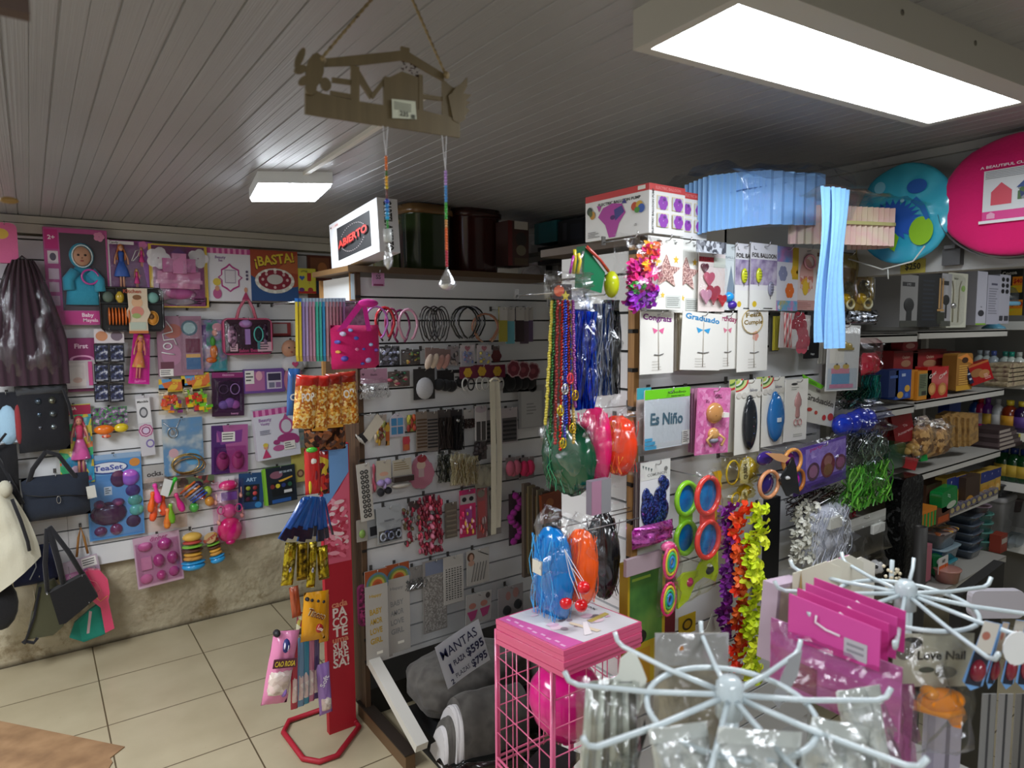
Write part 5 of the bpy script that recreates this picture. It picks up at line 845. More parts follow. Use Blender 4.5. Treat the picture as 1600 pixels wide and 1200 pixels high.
for k, (x0, x1) in enumerate(((702,724), (718,745))):
 pk('pearl_chain_bundle', ['left','right'][k]+' bundle of cream pearl chains on the centre unit', 'pearl chain', (x0,706+k*4, x1,758), [], '8c8674', shape=[(.4,.9), (.6,.9), (.6,1), (.4,1)], off=.06, hk=k == 0, parts=[('chains', [strands(.05,.05,.95,.95,34,.0018, 'b0a684|9a906c|c4bca0',.03,9+k,.9)]), ('clear_bag', [film(0,0,1,.9,.03, 'f4ecd8',.12)])])
pk('lace_bundle', 'cream lace bundle right of the pearl chains', 'lace', (742,725,783,760), [], '9c9888', hk=False, parts=[('lace', [('b',.2+.15*q,.5+.1*math.sin(q*2),.16,.4,.02, '~a8a494') for q in range(5)])])
for k, (x, c) in enumerate(((790, 'b85a70'), (811, 'c8285a'))):
 pk('bow_card', ['soft pink', 'hot pink'][k]+' bow on a clear card at the right end', 'bow card', (x,714, x+23,748), [], '7a7070', off=.03, parts=[('bow', [('b',.3,.5,.3,.36,.02, '~'+c), ('b',.72,.5,.3,.36,.02, '~'+c), ('b',.5,.3,.2,.2,.015, '~'+c)])])
# row 6
pk('hair_tie_pack', 'white header packet with navy and white hair ties, left pair front one', 'hair tie pack', (588,790,628,848), [('r',.0,.55,1,.97, '9ca0a4'), ('t',.5,.62,.07, 'FASHION', '3a3c40'), ('r',.05,.05,.95,.36, '14161c')], 'a0a4a8', off=.06, tilt=-2, parts=[('hair_ties', [('O',.2+.16*q,.2+.04*(q % 2),.1,.1,.004, ['a8b0c0', '1c2c5c', '8a94b0', '16182c'][q % 4],.006) for q in range(5)]), ('clear_bag', [film(0,0,1,.6,.02, 'ffffff',.14)])])
pk('hair_tie_pack', 'white header packet behind the navy hair ties, partly hidden at left', 'hair tie pack', (572,796,592,842), [('r',.0,.5,1,1, '8c9094'), ('r',.2,.1,.9,.42, '1a1c22')], '8c9094', off=.03, tilt=-3, hk=False)
pk('leaf_clip_pack', 'pale pack with a small green leaf clip at the left edge', 'hair clip pack', (557,812,574,846), [], 'a09c94', parts=[('leaf_clip', [('b',.5,.35,.3,.2,.01, '7a9a4a')])], hk=False)
pk('bead_bundle', 'bundle of grey and red bead chains', 'bead chain', (628,783,662,852), [], '4a3c3c', shape=[(.3,.8), (.9,.8), (.9,1), (.3,1)], off=.04, parts=[('beads', clips(['8a8484', '4a4646', 'a83048', '6a5a3c', 'b0a8a8', '7a2434'],60,.05,.05,.95,.85,14,.055))])
pk('bead_bundle', 'thick bundle of dark red glitter beads', 'bead chain', (652,773,692,866), [], '5a2030', shape=[(.3,.9), (.7,.9), (.7,1), (.3,1)], off=.06, parts=[('beads', clips(['7a1c30', '8c2438', '5a1424', 'b0344c', 'a8586c', '6c1a2c'],150,.05,.03,.95,.95,15,.045)), ('rose_beads', [('b',.5+.04*math.sin(q),.15+.16*q,.07,.05,.03, 'b86a80') for q in range(5)])])
pk('barrette_card', 'clear card with a column of pale barrettes', 'hair clip card', (695,785,714,840), [], '7c7468', parts=[('barrettes', [('B',.1,.05+.14*q,.9,.1+.14*q,.004, '948c7c') for q in range(6)])])
pk('kids_jewellery_card', 'hot pink cat faced card of girls jewellery', 'jewellery card', (718,765,743,838), [('r',.02,.7,.98,.9, 'a8a0a0'), ('e',.28,.8,.14,.05, '1c1a20'), ('e',.72,.8,.14,.05, '1c1a20'), ('e',.5,.95,.4,.05, 'a82c64'), ('r',.35,.3,.75,.6, 'a04a94')]+clips(['d8b050', 'c83060', 'd89ab8'],20,.05,.05,.95,.65,16,.06), 'c02c64', off=.05)
pk('kids_jewellery_card', 'coral card with a round face top, right of the cat faced card', 'jewellery card', (745,763,761,840), [('e',.4,.9,.35,.08, '8a847a'), ('r',.1,.3,.8,.75, 'c05a5c')]+clips(['b86a6c', 'c8605c', 'a89090'],10,.1,.05,.9,.4,17,.08), 'a86468', off=.03)
pk('necklace_card', 'grey card with a thin black choker behind the white strap', 'necklace card', (762,765,783,835), [('t',.4,.18,.05, 'Love', '3a3634')], '847e7a', parts=[('choker', [('T', [(.05,.9), (.15,.6), (.45,.5), (.7,.55), (.8,.8)],.002, '1a1818',.006)])])
pk('pink_feather_boa', 'dark magenta feather cord hanging in the shaded corner', 'feather boa', (795,770,820,850), [], '3c2c34', parts=[('feathers', [('b',.4+.3*math.sin(q*.9),.95-.08*q,.2,.07,.02, '~8a1c78') for q in range(12)])], off=.03)
# long cream strap
tag(M().sheet(lambda a, b: ((a-.5)*.028,-.006*math.sin(b*3),-b*.68+.0),2,12, '~d8d2bc').sheet(lambda a, b: (.028+(a-.5)*.028+.01*math.sin(b*PI),.004,-b*.655),2,12, '~e2dcc8').tube([(-.012,0,0), (0,-.004,.012), (.028,0,.012), (.042,0,0)],.005, '~d8d2bc').obj('bag_strap', None, P('C',769,596,.22)), 'long cream white strap folded double, hanging in front of the hair accessories', 'strap')
# row 7, nail stickers
for k, (bb, lb) in enumerate((((571,890,606,1035), 'long sticker strip with a rainbow header and gold lettering, front one'), ((603,880,640,1018), 'long sticker strip with a rainbow header and silver lettering, second one'))):
 col = 'b8962c' if k == 0 else '8c8c8c'
 ops = [('r',0,.84,1,1, '9c4a24')]+[('e',.55,.84,.5-.09*q,.13-.024*q, ['5a7a8c', '6a8a4a', 'b8a04a', 'b8542c', '9c4a24'][q]) for q in range(5)]+[('r',0,0,1,.84, 'b4b0aa')]+[('t',.45,.73,.045, 'Happy', col,0,.55)]+[('t',.45,.56-.105*q,.085, ['BABY', 'AMOR', 'LOVE', 'GIRL'][q], col,3,.55) for q in range(4)]+[('r',.45,.09,.72,.12, 'f0ece0')]
 pk('sticker_strip', lb, 'sticker sheet', bb, ops, 'b0aca6', off=.05-.02*k)
pk('sticker_strip', 'plain end of a third sticker strip behind the gold one', 'sticker sheet', (596,905,612,1028), [('ln',.1,.05,.9,.3,8, 'a89850')], 'a8a49e', off=.03, hk=False, tilt=-2)
item('hair_scrunchie', 'magenta mesh pad on the edge of the centre unit beside the sticker strip', 'accessory', 'C', (558,913,573,976),.02, [('e',.5,.5,.5,.5, 'V:7a2050,9c3068,4a1430:120')], '6a1c48',.02, bev=.4)
pk('foil_sticker_bag', 'clear bag of small silver letter stickers', 'sticker pack', (634,885,662,922), [], '8c8884', parts=[('foil_stickers', [strands(.0,.1,1,.5,40,.0016, '@c0c0c0|@9a9a9a',.015,18,1.4,3)]), ('clear_bag', [film(0,0,1,1,.014)])])
pk('rhinestone_card', 'tall grey rhinestone sheet with a blue shaded top', 'sticker sheet', (661,874,698,986), [('r',.1,.8,.9,.98, '7a8298'), ('r',.05,.02,.95,.78, 'V:8c8884,a8a4a0,7c7874:180')], '918d89', off=.04)
pk('eyelash_card', 'white card printed with rows of tiny black marks', 'sticker sheet', (693,868,724,942), [('r',.02,.8,.98,.98, 'b8b4ae')]+[('ln',.1+.14*q,.08,.2+.14*q,.76,14, '2a2826') for q in range(6)], 'bcb8b2', off=.05)
pk('eyelash_card', 'white card with a woman portrait and slanted black lash marks', 'sticker sheet', (729,858,764,912), [('e',.18,.82,.16,.13, '5a3c2c'), ('e',.2,.8,.09,.1, 'b8907c'), ('e',.2,.64,.14,.08, 'b8907c'), ('T', [(.5,.95), (.95,.78)],.002, '1c1a18',.001)]+[('T', [(.2+.13*q,.1), (.35+.13*q,.62)],.0012, '3a3836',.001) for q in range(5)], 'b4b0aa', off=.05)
pk('earring_card', 'white card with pink heart sunglasses shaped earrings', 'earring card', (727,925,768,973), [('e',.25,.6,.14,.1, 'b87a6c'), ('e',.7,.62,.14,.1, 'b87a6c'), ('p', [(.04,.42), (.46,.46), (.36,.18), (.2,.1)], 'b8487c'), ('p', [(.54,.46), (.95,.5), (.85,.22), (.66,.16)], 'b8487c'), ('e',.85,.86,.09,.1, '4a4442')], 'b4b0ac', off=.05, tilt=2)
pk('earring_card', 'grey card with two black round pom poms, right of the heart earrings', 'earring card', (778,915,817,964), [('e',.4,.7,.1,.14, 'a87a74'), ('e',.7,.75,.12,.16, 'a87a74')], '9a9494', off=.05, parts=[('pom_pom', [('b',.34,.25,.16,.16,.02, '~121214')]), ('pom_pom', [('b',.78,.36,.16,.16,.02, '~121214')])])
for k in range(5): item('paper_bag', 'one of the narrow folded gift bags in the shaded corner of the units', 'gift bag', 'C', (815+k*7,755+k*3,826+k*7,900-k*6),.06+.01*k, [('r',.3,.1,.5,.9, '8a7450')], ['5c5046', '6c6248', '54483e', '6e6452', '4a4038'][k],.02, group='folded gift bags in the corner')
item('gift_bag', 'orange brown gift bag with white letters reading ELA', 'gift bag', 'C', (842,768,875,815),.12, [('t',.5,.3,.2, 'ELA', 'c8b89c',8), ('e',.4,.7,.2,.15, '9c5a2c')], '7c3a1c',.02, tilt=-4)
item('gift_bag', 'dark brown gift bag below the orange brown one', 'gift bag', 'C', (838,815,872,880),.10, [('e',.5,.5,.3,.3, '2c1c14')], '3a2418',.02)
# ---------------------------------------------------------------- party goods on the bright right unit
def rk(name, label, cat, bb, ops=(), base='e4e2dc', off=.03, hk=None, parts=None, tilt=0, t=.002, shape=None, group=None, pl='R', yaw=0, bev=0):
 return item(name, label, cat, pl, bb, off, ops, base, t, parts=parts, tilt=tilt, hk=hk, shape=shape, group=group, yaw=yaw, bev=bev)
def hang(off0, n, dx, name, lb, cat, bb, base, grp, pl='R'):
 for k in range(n): rk(name, lb, cat, (bb[0]-dx*(k+1), bb[1]+1, bb[2]-dx*(k+1), bb[3]-1), [], base, off0-.012*(k+1), group=grp, pl=pl)
def petals(cols, n, x, z0, z1, sp, s, sd, dd=.03):
 def f(m, w, h, y):
  rr = random.Random(sd)
  for k in range(n):
   q = k/n; zz = (z0+(z1-z0)*q-.5)*h; a = rr.uniform(0,6.28); cx = (x-.5)*w+math.cos(a)*sp*w; c = rr.choice(cols)
   m.T = Matrix.Translation((cx, y-.02-rr.uniform(0, dd), zz)) @ Matrix.Rotation(rr.uniform(-1,1),4, 'X') @ Matrix.Rotation(rr.uniform(-1,1),4, 'Y')
   pts = []
   for j in range(20):
    t_ = 2*PI*j/20; r_ = s*(.72+.28*abs(math.cos(2.5*t_)))
    pts.append((r_*math.cos(t_),.004*math.cos(5*t_), r_*math.sin(t_)*.8))
   m.add(pts+[(0,-.004,0)], [(j, (j+1) % 20,20) for j in range(20)], '~'+c if 0 else c); m.T = None
 return ('X', f)
def stardust(m, w, h, y): m.poly(star(0,.02*h,.44*w, ry=.24*h*1.0), y-.004, '^V:c8a098,a87c78,e0c0b8,8a6464:260',.004)
for k, (bb, lb) in enumerate((((1012,371,1066,484), 'white packet with a rose gold glitter star, the left one reading 18"'), ((1046,375,1094,489), 'white packet with a rose gold glitter star, half behind the left star packet'))):
 rk('foil_balloon_pack', lb, 'balloon pack', bb, [('s',.8,.7,.09, 'e0b83a'), ('s',.42,.2,.07, 'e0c04a'), ('t',.78,.93,.05, '18"', '555555'), ('t',.74,.985 if 0 else .97,.03, '1pcs', '777777'), ('r',.52,.03,.95,.2, 'd0d4d0'), ('ln',.54,.05,.92,.18,5, '888c88'), ('e',.3,.94,.08,.012, '333333')], 'e9eae4', off=.075-.03*k, hk=lb.split(',')[0]+(' at left' if k == 0 else ' behind'), parts=[('glitter_star', [('X', stardust)])])
rk('flower_lei_bag', 'clear bag of neon pink, purple and orange flower garlands at the corner', 'garland', (958,366,1014,486), shape='none', off=.10, hk='neon garland bag', parts=[('flower_garland', [petals(['8a1fb0', '6a1a8c', 'c81c9c', '3a9a3a', '9a2cc0'],34,.5,.35,.02,.3,.017,1), petals(['e8247c', 'd81c8c', 'f03a8c', 'c01c90'],40,.5,.62,.25,.3,.017,2), petals(['f06a28', 'f4b82c', 'e83a3a', 'e8247c'],30,.65,.85,.5,.16,.015,3)]), ('clear_bag', [film(0,0,1,1.0,.05, 'ffffff',.14,.7,6)])])
rk('foil_balloon_pack', 'clear packet with red and rose foil hearts and a red rose print', 'balloon pack', (1091,393,1132,487), [('r',.0,.82,.9,.9, '9a2a30'), ('t',.3,.86,.1, 'AMOR', 'c83a44',0,.5), ('r',.55,.74,1,.9, 'd0d4c8')], 'e8dcd8', off=.06, hk='red heart balloon pack', parts=[('foil_hearts', [('X', lambda m, w, h, y: [m.poly(heart(x*w, z*h, r_*w), y-.004-.002*i, c,.004) for i, (x, z, r_, c) in enumerate(((-.3,.22,.14, '^5a2830'), (-.15,.05,.2, '^c05a70'), (.0,-.2,.26, '^a83a48'), (-.3,-.24,.2, '^c890a8'), (.3,-.3,.16, '^c02c34')))])]), ('film', [bubble(.02,.1,.98,.8,.02, 'ffffff',.12)])])
rk('silver_letter_pack', 'crumpled silver header bag above the red hearts packet', 'balloon pack', (1088,377,1134,396), [('r',0,0,1,1, 'V:7a7c84,c8ccd4,4a4c54,a8acb4:90')], 'b8bcc4', off=.09)
rk('foil_balloon_pack', 'narrow packet with a grey blue cone and a blue purple bow', 'balloon pack', (1131,382,1151,485), [('p', [(.15,.25), (.5,.68), (.85,.25)], '7c8c9c'), ('r',.0,.76,1,.98, 'd4dcdc'), ('t',.5,.8,.05, 'BALLO', '9aa4a8',0,.9)], 'd8e0e0', off=.05, hk='grey blue cone packet', parts=[('bow', [('b',.35,.2,.3,.08,.015, '^2a9ae0'), ('b',.6,.08,.3,.07,.015, '^4a2c9c')])])
def fb(x0, x1, lb, two, off):
 def bal(cx, cz, c1, c2):
  def f(m, w, h, y):
   m.ell(((cx-.5)*w, y-.004, (cz-.5)*h), (.0135,.006,.022), '^'+c1,14,10)
   for q in range(4): m.tube([((cx-.5)*w-.008, y-.0105, (cz-.5)*h-.012+q*.008), ((cx-.5)*w+.008, y-.0105, (cz-.5)*h-.012+q*.008)],.0006, c2,4)
   m.tube([((cx-.5)*w, y-.003, (cz-.5)*h-.021), ((cx-.5)*w, y-.003, (cz-.5)*h-.032)],.0008, c2,4)
  return ('X', f)
 ps = [('printed_balloon', [bal(.48 if not two else .28,.52, 'c8cf2c', '4a4a1c')])]
 if two: ps.append(('printed_balloon', [bal(.74,.33, '8c8ca0', '3a3a44')]))
 rk('foil_balloon_pack', lb, 'balloon pack', (x0,381, x1,485), [('r',0,.38,1,.76, 'N:7a6a90,a89ab8,c8c0d0:30'), ('r',0,.0,1,.42, 'e2e2de') if 0 else ('r',0,.0,1,.3, 'e6e6e2'), ('t',.5,.82,.09, 'FOIL BALLOON' if two else 'FOIL BAL', '3a3430',0,.92), ('e',.25 if not two else .16,.09,.12 if not two else .08,.045, 'd8b82c'), ('r',.5,.02,.85,.035, '2a2a2a'), ('T', [(.1,.95), (.12,.9), (.2,.9)],.0008, '555555',.001)], 'e4e2e4', off=off, hk='foil balloon packet, '+('right' if two else 'left')+' one', parts=ps)
fb(1148,1174, 'FOIL BALLOON packet with one yellow green balloon', False,.055); fb(1172,1213, 'FOIL BALLOON packet with a yellow and a silver balloon', True,.065)
rk('foil_balloon_pack', 'packet with pastel header, grey, yellow and orange flower balloons', 'balloon pack', (1212,386,1246,486), [('r',0,.76,.72,1, 'N:5a9ad0,c880b8:25'), ('r',.72,.5,1,1, 'c8a828'), ('r',0,.0,1,.16, 'N:e07ab0,5ab0d8,c8b040:22'), ('t',.15,.07,.12, 'e', 'f4e8f0')], 'dcdce4', off=.06, hk='pastel flower balloon packet', parts=[('printed_flower', [('fl',.3,.58,.2, '8a90b0',6), ('fl',.82,.62,.16, 'd8a828',6), ('fl',.62,.32,.2, 'e0702c',6)])])
rk('foil_balloon_pack', 'packet with a pink ring shaped balloon and rosy footer', 'balloon pack', (1243,388,1275,485), [('r',0,0,1,.16, 'c89a94'), ('ln',.1,.02,.8,.13,4, 'a87470'), ('e',.5,.55,.34,.28, 'd8a8a0'), ('r',.2,.35,.8,.55, 'V:c87a70,e0c0b8,d8a040:60'), ('e',.45,.36,.14,.12, 'dcb83a')], 'e2d8d6', off=.05, hk='pink ring balloon packet', parts=[('ring', [('O',.58,.78,.26,.11,.004, '^d89aa8',.006)])])
rk('foil_balloon_pack', 'white packet behind the blue crepe streamer with small black marks', 'balloon pack', (1270,390,1290,484), [('e',.4,.6,.14,.04, '222222'), ('e',.5,.35,.14,.03, '222222'), ('r',.1,.88,.7,.94, '7a5a4a')], 'dedcd8', off=.04)
# crepe streamer
def crepe(m, w, h, y):
 for q, (dx, hh, dy) in enumerate(((-.12,.96,0), (.1,1.0,.012))):
  m.sheet(lambda a, b: ((dx+(a-.5)*.72)*w+.004*math.sin(b*7+q), y-dy-.004*math.sin(a*24)-.006*math.sin(b*5+a*3), (.5-b*hh)*h),24,20, '~7fb4e8')
rk('crepe_streamer', 'long light blue crepe paper streamer falling from the blue bundle', 'crepe streamer', (1276,296,1317,546), shape='none', off=.27, parts=[('streamer_end', [('X', crepe)])])
for k, (bb, lb) in enumerate((((1336,392,1362,486), 'brown framed pack of gold ribbon with a pale tape roll, right one'), ((1313,395,1336,486), 'brown framed pack of gold ribbon with a tape roll, left one'))):
 rk('ribbon_pack', lb, 'ribbon pack', bb, [('r',.0,.72,1,.98, 'b0a890'), ('r',.08,.38,.9,.74, '7a5a1c'), ('r',.1,.12,.9,.42, '3c3a38')], 'b89c34' if k == 0 else '5a4a3c', off=.06, parts=[('ribbon_bow', [('b',.35,.2,.3,.1,.015, '^c8a824'), ('b',.5,.42,.3,.1,.014, '^3a3a40')]), ('tape_roll', [('O',.62 if k == 0 else .5,.12,.24,.08,.005, 'dcd8b8',.01)]), ('clear_bag', [film(0,0,1,1,.02, 'f4ecc8',.14)])], hk='gold ribbon pack, '+('right' if k == 0 else 'left')+' one')
rk('foil_fringe_pack', 'crumpled black and silver foil bag under the gold ribbon packs', 'foil pack', (1314,484,1370,507), shape='none', off=.05, parts=[('foil', [('X', lambda m, w, h, y: m.pillow(-.5*w,-.5*h,.5*w,.5*h,.05, '@V:1a1c20,c8ccd4,4a4e58,8a909c:70', y=y, wr=.4, sd=4))])])
# row 2 cake toppers
TOP = (((1000,487,1052,584), 'purple', '7a2c7c',0, 'Congrats', 'e06a9c'), ((1063,486,1128,581), 'blue', '2a8ac8',3, 'Graduado', '3aa0d8'), ((1116,489,1153,577), 'rose', 'a84a70',0, 'Birthday', 'd87a94'), ((1152,485,1199,580), 'gold', '8c7434',0, 'Feliz', 'c0a878'))
for k, (bb, cn, c, tl, tx, c2) in enumerate(TOP):
 rk('cake_topper', 'white card with a '+cn+' glitter word topper and a thin stick', 'cake topper', bb, [('ln',.35,.04,.65,.22,4, 'd0cdc6')], 'e8e6e0', off=.05+.01*(k % 2), hk=cn+' cake topper card', tilt=tl,
 parts=[('topper_word', [('t',.5,.90,.13, tx, '^'+c,-4,.86)] if k < 3 else [('t',.5,.93,.1, 'Feliz', '^'+c,4,.5), ('t',.5,.81,.1, 'Cumple', '^'+c,2,.62), ('O',.45,.82,.34,.2,.0016, '^b8a068',.003)]), ('stick', [('T', [(.52,.84 if k < 3 else .6), (.54,.06)],.001, 'b8b0a4',.002)]), ('bow', [('p', [(.35,.74), (.52,.7), (.4,.64)], c2), ('p', [(.7,.74), (.52,.7), (.66,.64)], c2)] if k != 3 else [('fl',.58,.58,.1, 'd89a8a',5)]), ('price_fastener', [('T', [(.4,.31), (.55,.3), (.68,.32)],.0012, '6a6a6a',.002)])])
for k in range(4): rk('cake_topper', 'one of the beige topper cards stacked behind the blue word topper', 'cake topper', (1052+k*3,489,1066+k*3,580-k), [], ['b8b0a4', 'c8bfb0', 'b4a68c', 'd0c8b4'][k],.02+.006*k, group='beige topper cards behind the blue one')
rk('straw_pack', 'pack of yellow and black striped straws', 'straws', (1202,488,1216,549), [], '4a4a44', off=.04, parts=[('straws', [('B',.1+.22*q,.03,.26+.22*q,.9,.006, 'W:d8c83a,2a2a2a:%d' % 40) for q in range(4)])])
rk('straw_pack', 'pack of red and white striped paper straws with a rose print card', 'straws', (1217,487,1266,548), [('r',.3,.05,.92,.95, 'd8d0ce'), ('fl',.62,.68,.26, 'a8243c',6), ('fl',.75,.25,.26, 'b84a5c',6), ('fl',.42,.3,.18, 'dcd8d8',6)], 'd0c8c6', off=.07, tilt=4, hk='red striped straws', parts=[('paper_straws', [('X', lambda m, w, h, y: [m.tube([((-.42+.09*q)*w, y-.005,.48*h), ((-.34+.09*q)*w, y-.005,-.48*h)],.0034, 'W:c8303c,ecdcd8:55',6) for q in range(3)])]), ('clear_bag', [film(0,0,1,1,.016, 'ffffff',.12)])])
rk('candle_pack', 'black pack with small white lettering, right of the striped straws', 'pack', (1256,487,1276,560), [('t',.5,.1,.06, 'Happy', 'b8b8b8')], '1a1a1c', off=.03, t=.01)
for k in range(5): rk('paper_card', 'one of the white tags fanned below the end of the blue streamer', 'card', (1278+k*5,500+k*4,1298+k*5,572-k*1), [], 'dedad0',.03+.008*k, tilt=8-k*2, group='white tags below the blue streamer')
rk('paper_card', 'front white tag just under the end of the blue streamer', 'card', (1296,540,1318,567), [], 'e6e4dc',.10)
rk('party_card', 'clear packet with gold crowns above a blue and pink cake print', 'party pack', (1291,506,1343,612), [('r',.04,.02,.96,.34, 'b8c4d0'), ('r',.16,.1,.72,.28, '5a9ac8'), ('r',.14,.26,.7,.34, 'd0849c'), ('r',.1,.04,.84,.1, 'd084a8'), ('e',.3,.36,.1,.04, 'c8a84a'), ('e',.58,.37,.1,.04, 'c8a84a'), ('e',.3,.4,.03,.015, '333333'), ('e',.58,.41,.03,.015, '333333')], 'd4d6d8', off=.10, tilt=2, hk='cake print packet', parts=[('gold_crown', [('b',.35,.72,.1,.05,.006, '^b8a040'), ('b',.52,.7,.1,.05,.006, '^c0a848'), ('b',.66,.68,.1,.05,.006, '^b8a040'), ('B',.3,.62,.78,.66,.005, '^a08c38')]), ('film', [bubble(.02,.02,.98,.98,.012, 'ffffff',.14)])])
rk('balloon_bag', 'crimson balloon bag hanging right of the cake print packet', 'balloon pack', (1343,528,1368,586), shape='none', off=.06, parts=[('balloons', [('X', lambda m, w, h, y: m.pillow(-.4*w,-.5*h,.5*w,.1*h,.05, '^b0183c', y=y, wr=.3, sd=4))]), ('clear_bag', [film(0,.0,1,1,.04, 'ffe8ec',.1)])])
rk('balloon_bag', 'teal tinsel bag under the crimson balloon bag', 'tinsel pack', (1345,586,1364,626), shape='none', off=.06, parts=[('tinsel', [strands(.05,.0,.95,1,40,.002, '@2a9a94|@1a6a68|@5ac0b4',.03,3,1)])])
rk('tinsel_garland', 'dark green tinsel tuft above the royal blue balloons', 'tinsel', (1312,606,1354,636), shape='none', off=.05, parts=[('tinsel', [strands(.05,.0,.95,1,70,.0018, '@1c4a3a|@12302a|@3a6a54',.03,5,1.5)])])
rk('balloon_bag', 'clear bag of royal blue balloons', 'balloon pack', (1306,632,1364,680), shape='none', off=.08, parts=[('balloons', [('b', x, z,.2,.36,.03, '^1c3cc0') for x, z in ((.18,.4), (.42,.42), (.62,.5), (.82,.45))]), ('clear_bag', [film(-.02,-.02,1.1,1.2,.05, 'e8ecff',.12,.8,3)])], hk='royal blue balloon bag')
# row 3
rk('balloon_pack', 'packet reading Es Ni\u00f1o with a green header and light blue notes', 'balloon pack', (1007,607,1077,699), [('r',0,.84,1,1, '6cc81c'), ('t',.7,.93,.06, 'Globo', '2a4a10',0,.4), ('t',.72,.87,.04, 'letrero', '3a5a1c',0,.3), ('t',.48,.5,.27, 'Es Ni\u00f1o', '3f6478',-2,.72), ('r',.0,.01,.25,.07, '3a9ac8'), ('r',.0,.08,.22,.14, '3a9ac8'), ('r',.0,.15,.16,.2, '3a9ac8'), ('r',.82,.02,.99,.26, 'd4d6d0'), ('ln',.84,.05,.98,.24,6, '5a5c58')], 'c4ccd4', off=.07, hk='green headed letter balloon packet', bev=.03, t=.003, parts=[('film', [bubble(.02,.02,.98,.84,.01, 'ffffff',.12)])])
rk('balloon_pack', 'clear packet with a teal header corner behind the green headed packet', 'balloon pack', (994,606,1016,695), [('r',0,.8,1,1, '3a9aa8'), ('r',0,0,1,.8, 'b4a49c')], 'a89c98', off=.04)
def babyart(m, w, h, y): m.ell((0, y-.003,.12*h), (.24*w,.016,.16*h), '^c08a54',16,10); m.ell((0, y-.002,-.2*h), (.16*w,.012,.1*h), '^cb9a60',12,8)
rk('balloon_pack', 'pink packet with a tan baby head print reading IT\'S A GIRL', 'balloon pack', (1086,604,1141,711), [('r',.02,.02,.98,.98, 'V:d87ab0,d06aa4,e090c0,c8609c:70'), ('t',.3,.8,.07, "It's", '5a2a44',-8), ('t',.62,.87,.08, 'GIRL', '5a2a44',0)], 'd874ac', off=.10, tilt=3, hk='pink baby packet', parts=[('baby_head', [('X', babyart)]), ('>face', [('e',.4,.58,.03,.012, '2c1c14'), ('e',.58,.58,.03,.012, '2c1c14')] if 0 else [('b',.42,.59,.02,.01,.02, '2c1c14'), ('b',.56,.58,.02,.01,.02, '2c1c14')]), ('price_sticker', [('B',.62,.56,.78,.63,.022, 'e8e6e0')]), ('>arms', [('X', lambda m, w, h, y: [m.tube([(s*.1*w, y-.01,-.2*h), (s*.27*w, y-.012,-.27*h), (s*.16*w, y-.014,-.37*h)],.004, '^d0a468',6) for s in (-1,1)])]), ('>shorts', [('b',.5,.21,.15,.05,.014, '8c8c9c')])])
for k in range(3): rk('balloon_pack', 'one of the dusty pink packets stacked behind the pink baby packet', 'balloon pack', (1076+k*4,607,1096+k*4,705+k), [], ['9c6a84', 'b07c98', 'a8708c'][k],.05+.012*k, group='dusty pink packets behind the baby packet')
for k, (bb, c, cc, lb) in enumerate((((1148,594,1187,708), '1c2026', 'black', 'white card with an elongated black balloon under a rainbow header'), ((1190,590,1224,696), '2468a8', 'blue', 'white card with a crinkled blue balloon under a rainbow header'))):
 rk('balloon_card', lb, 'balloon card', bb, [('q',0,1,.5,.15, 'c8403c'), ('q',0,1,.43,.13, 'c8d890'), ('q',0,1,.32,.095, '4a7a3c'), ('q',0,1,.24,.07, 'e4e4dc'), ('q',0,1,.16,.05, 'b8c860'), ('t',.7,.86,.05, 'Balloons', '8c8c94')]+[('e',.12+.2*q,.8,.1,.04, 'd0ccc4') for q in range(5)], 'e2e0d8', off=.08, hk=cc+' balloon card',
 parts=[('balloon', [('X', lambda m, w, h, y, c=c, k=k: (m.ell((0 if k == 0 else .04*w, y-.008,-.09*h), ((.26 if k == 0 else .36)*w,.014, (.36 if k == 0 else .34)*h), '^'+c,14,14,.0 if k == 0 else .04,3), m.ell((0, y-.006,.22*h), (.12*w,.008,.08*h), '^'+c,8,6)))]), ('>balloon_print', [('b',.5,.38,.1,.05,.0225, '8a4a6a'), ('b',.5,.5,.06,.03,.0225, '4a6a9c'), ('b',.52,.28,.09,.025,.0225, '3a4a7a')] if k == 0 else [('B',.42,.36,.58,.42,.024, 'c4ccd4')])])
 rk('balloon_card', 'white rainbow header card right behind the '+cc+' balloon card', 'balloon card', (bb[0]-10, bb[1]-1, bb[0]+12, bb[3]-3), [('q',0,1,.95,.15, 'c8403c'), ('q',0,1,.8,.12, 'c8d890'), ('q',0,1,.55,.09, '4a7a3c'), ('q',0,1,.4,.06, 'b8c860')], 'd4d0c4', off=.05)
rk('balloon_card', 'white card with a rose gold bottle shaped balloon print', 'balloon card', (1225,592,1261,689), [('e',.38,.92,.14,.02, '3a3a3a'), ('ln',.25,.82,.6,.88,2, 'a8a8a0'), ('ln',.4,.06,.8,.12,2, 'b8b8b0')], 'e4e2dc', off=.09, tilt=1, hk='rose gold bottle card', parts=[('bottle_print', [('X', lambda m, w, h, y: (m.lathe([(0,.24*h), (.07*w,.19*h), (.15*w,.1*h), (.15*w,.02*h), (.08*w,-.02*h), (.1*w,-.16*h), (.06*w,-.19*h)], (.06*w, y-.001,.06*h), '^b88a88',10,1,.3), m.tube([(x*w, y-.003, z*h) for x, z in reg(-.03,-.2,.08,.05,12)],.0016, '^b07c7c',5, True), m.tube([(x*w, y-.003, z*h) for x, z in reg(.15,-.2,.08,.05,12)],.0016, '^b07c7c',5, True)))])])
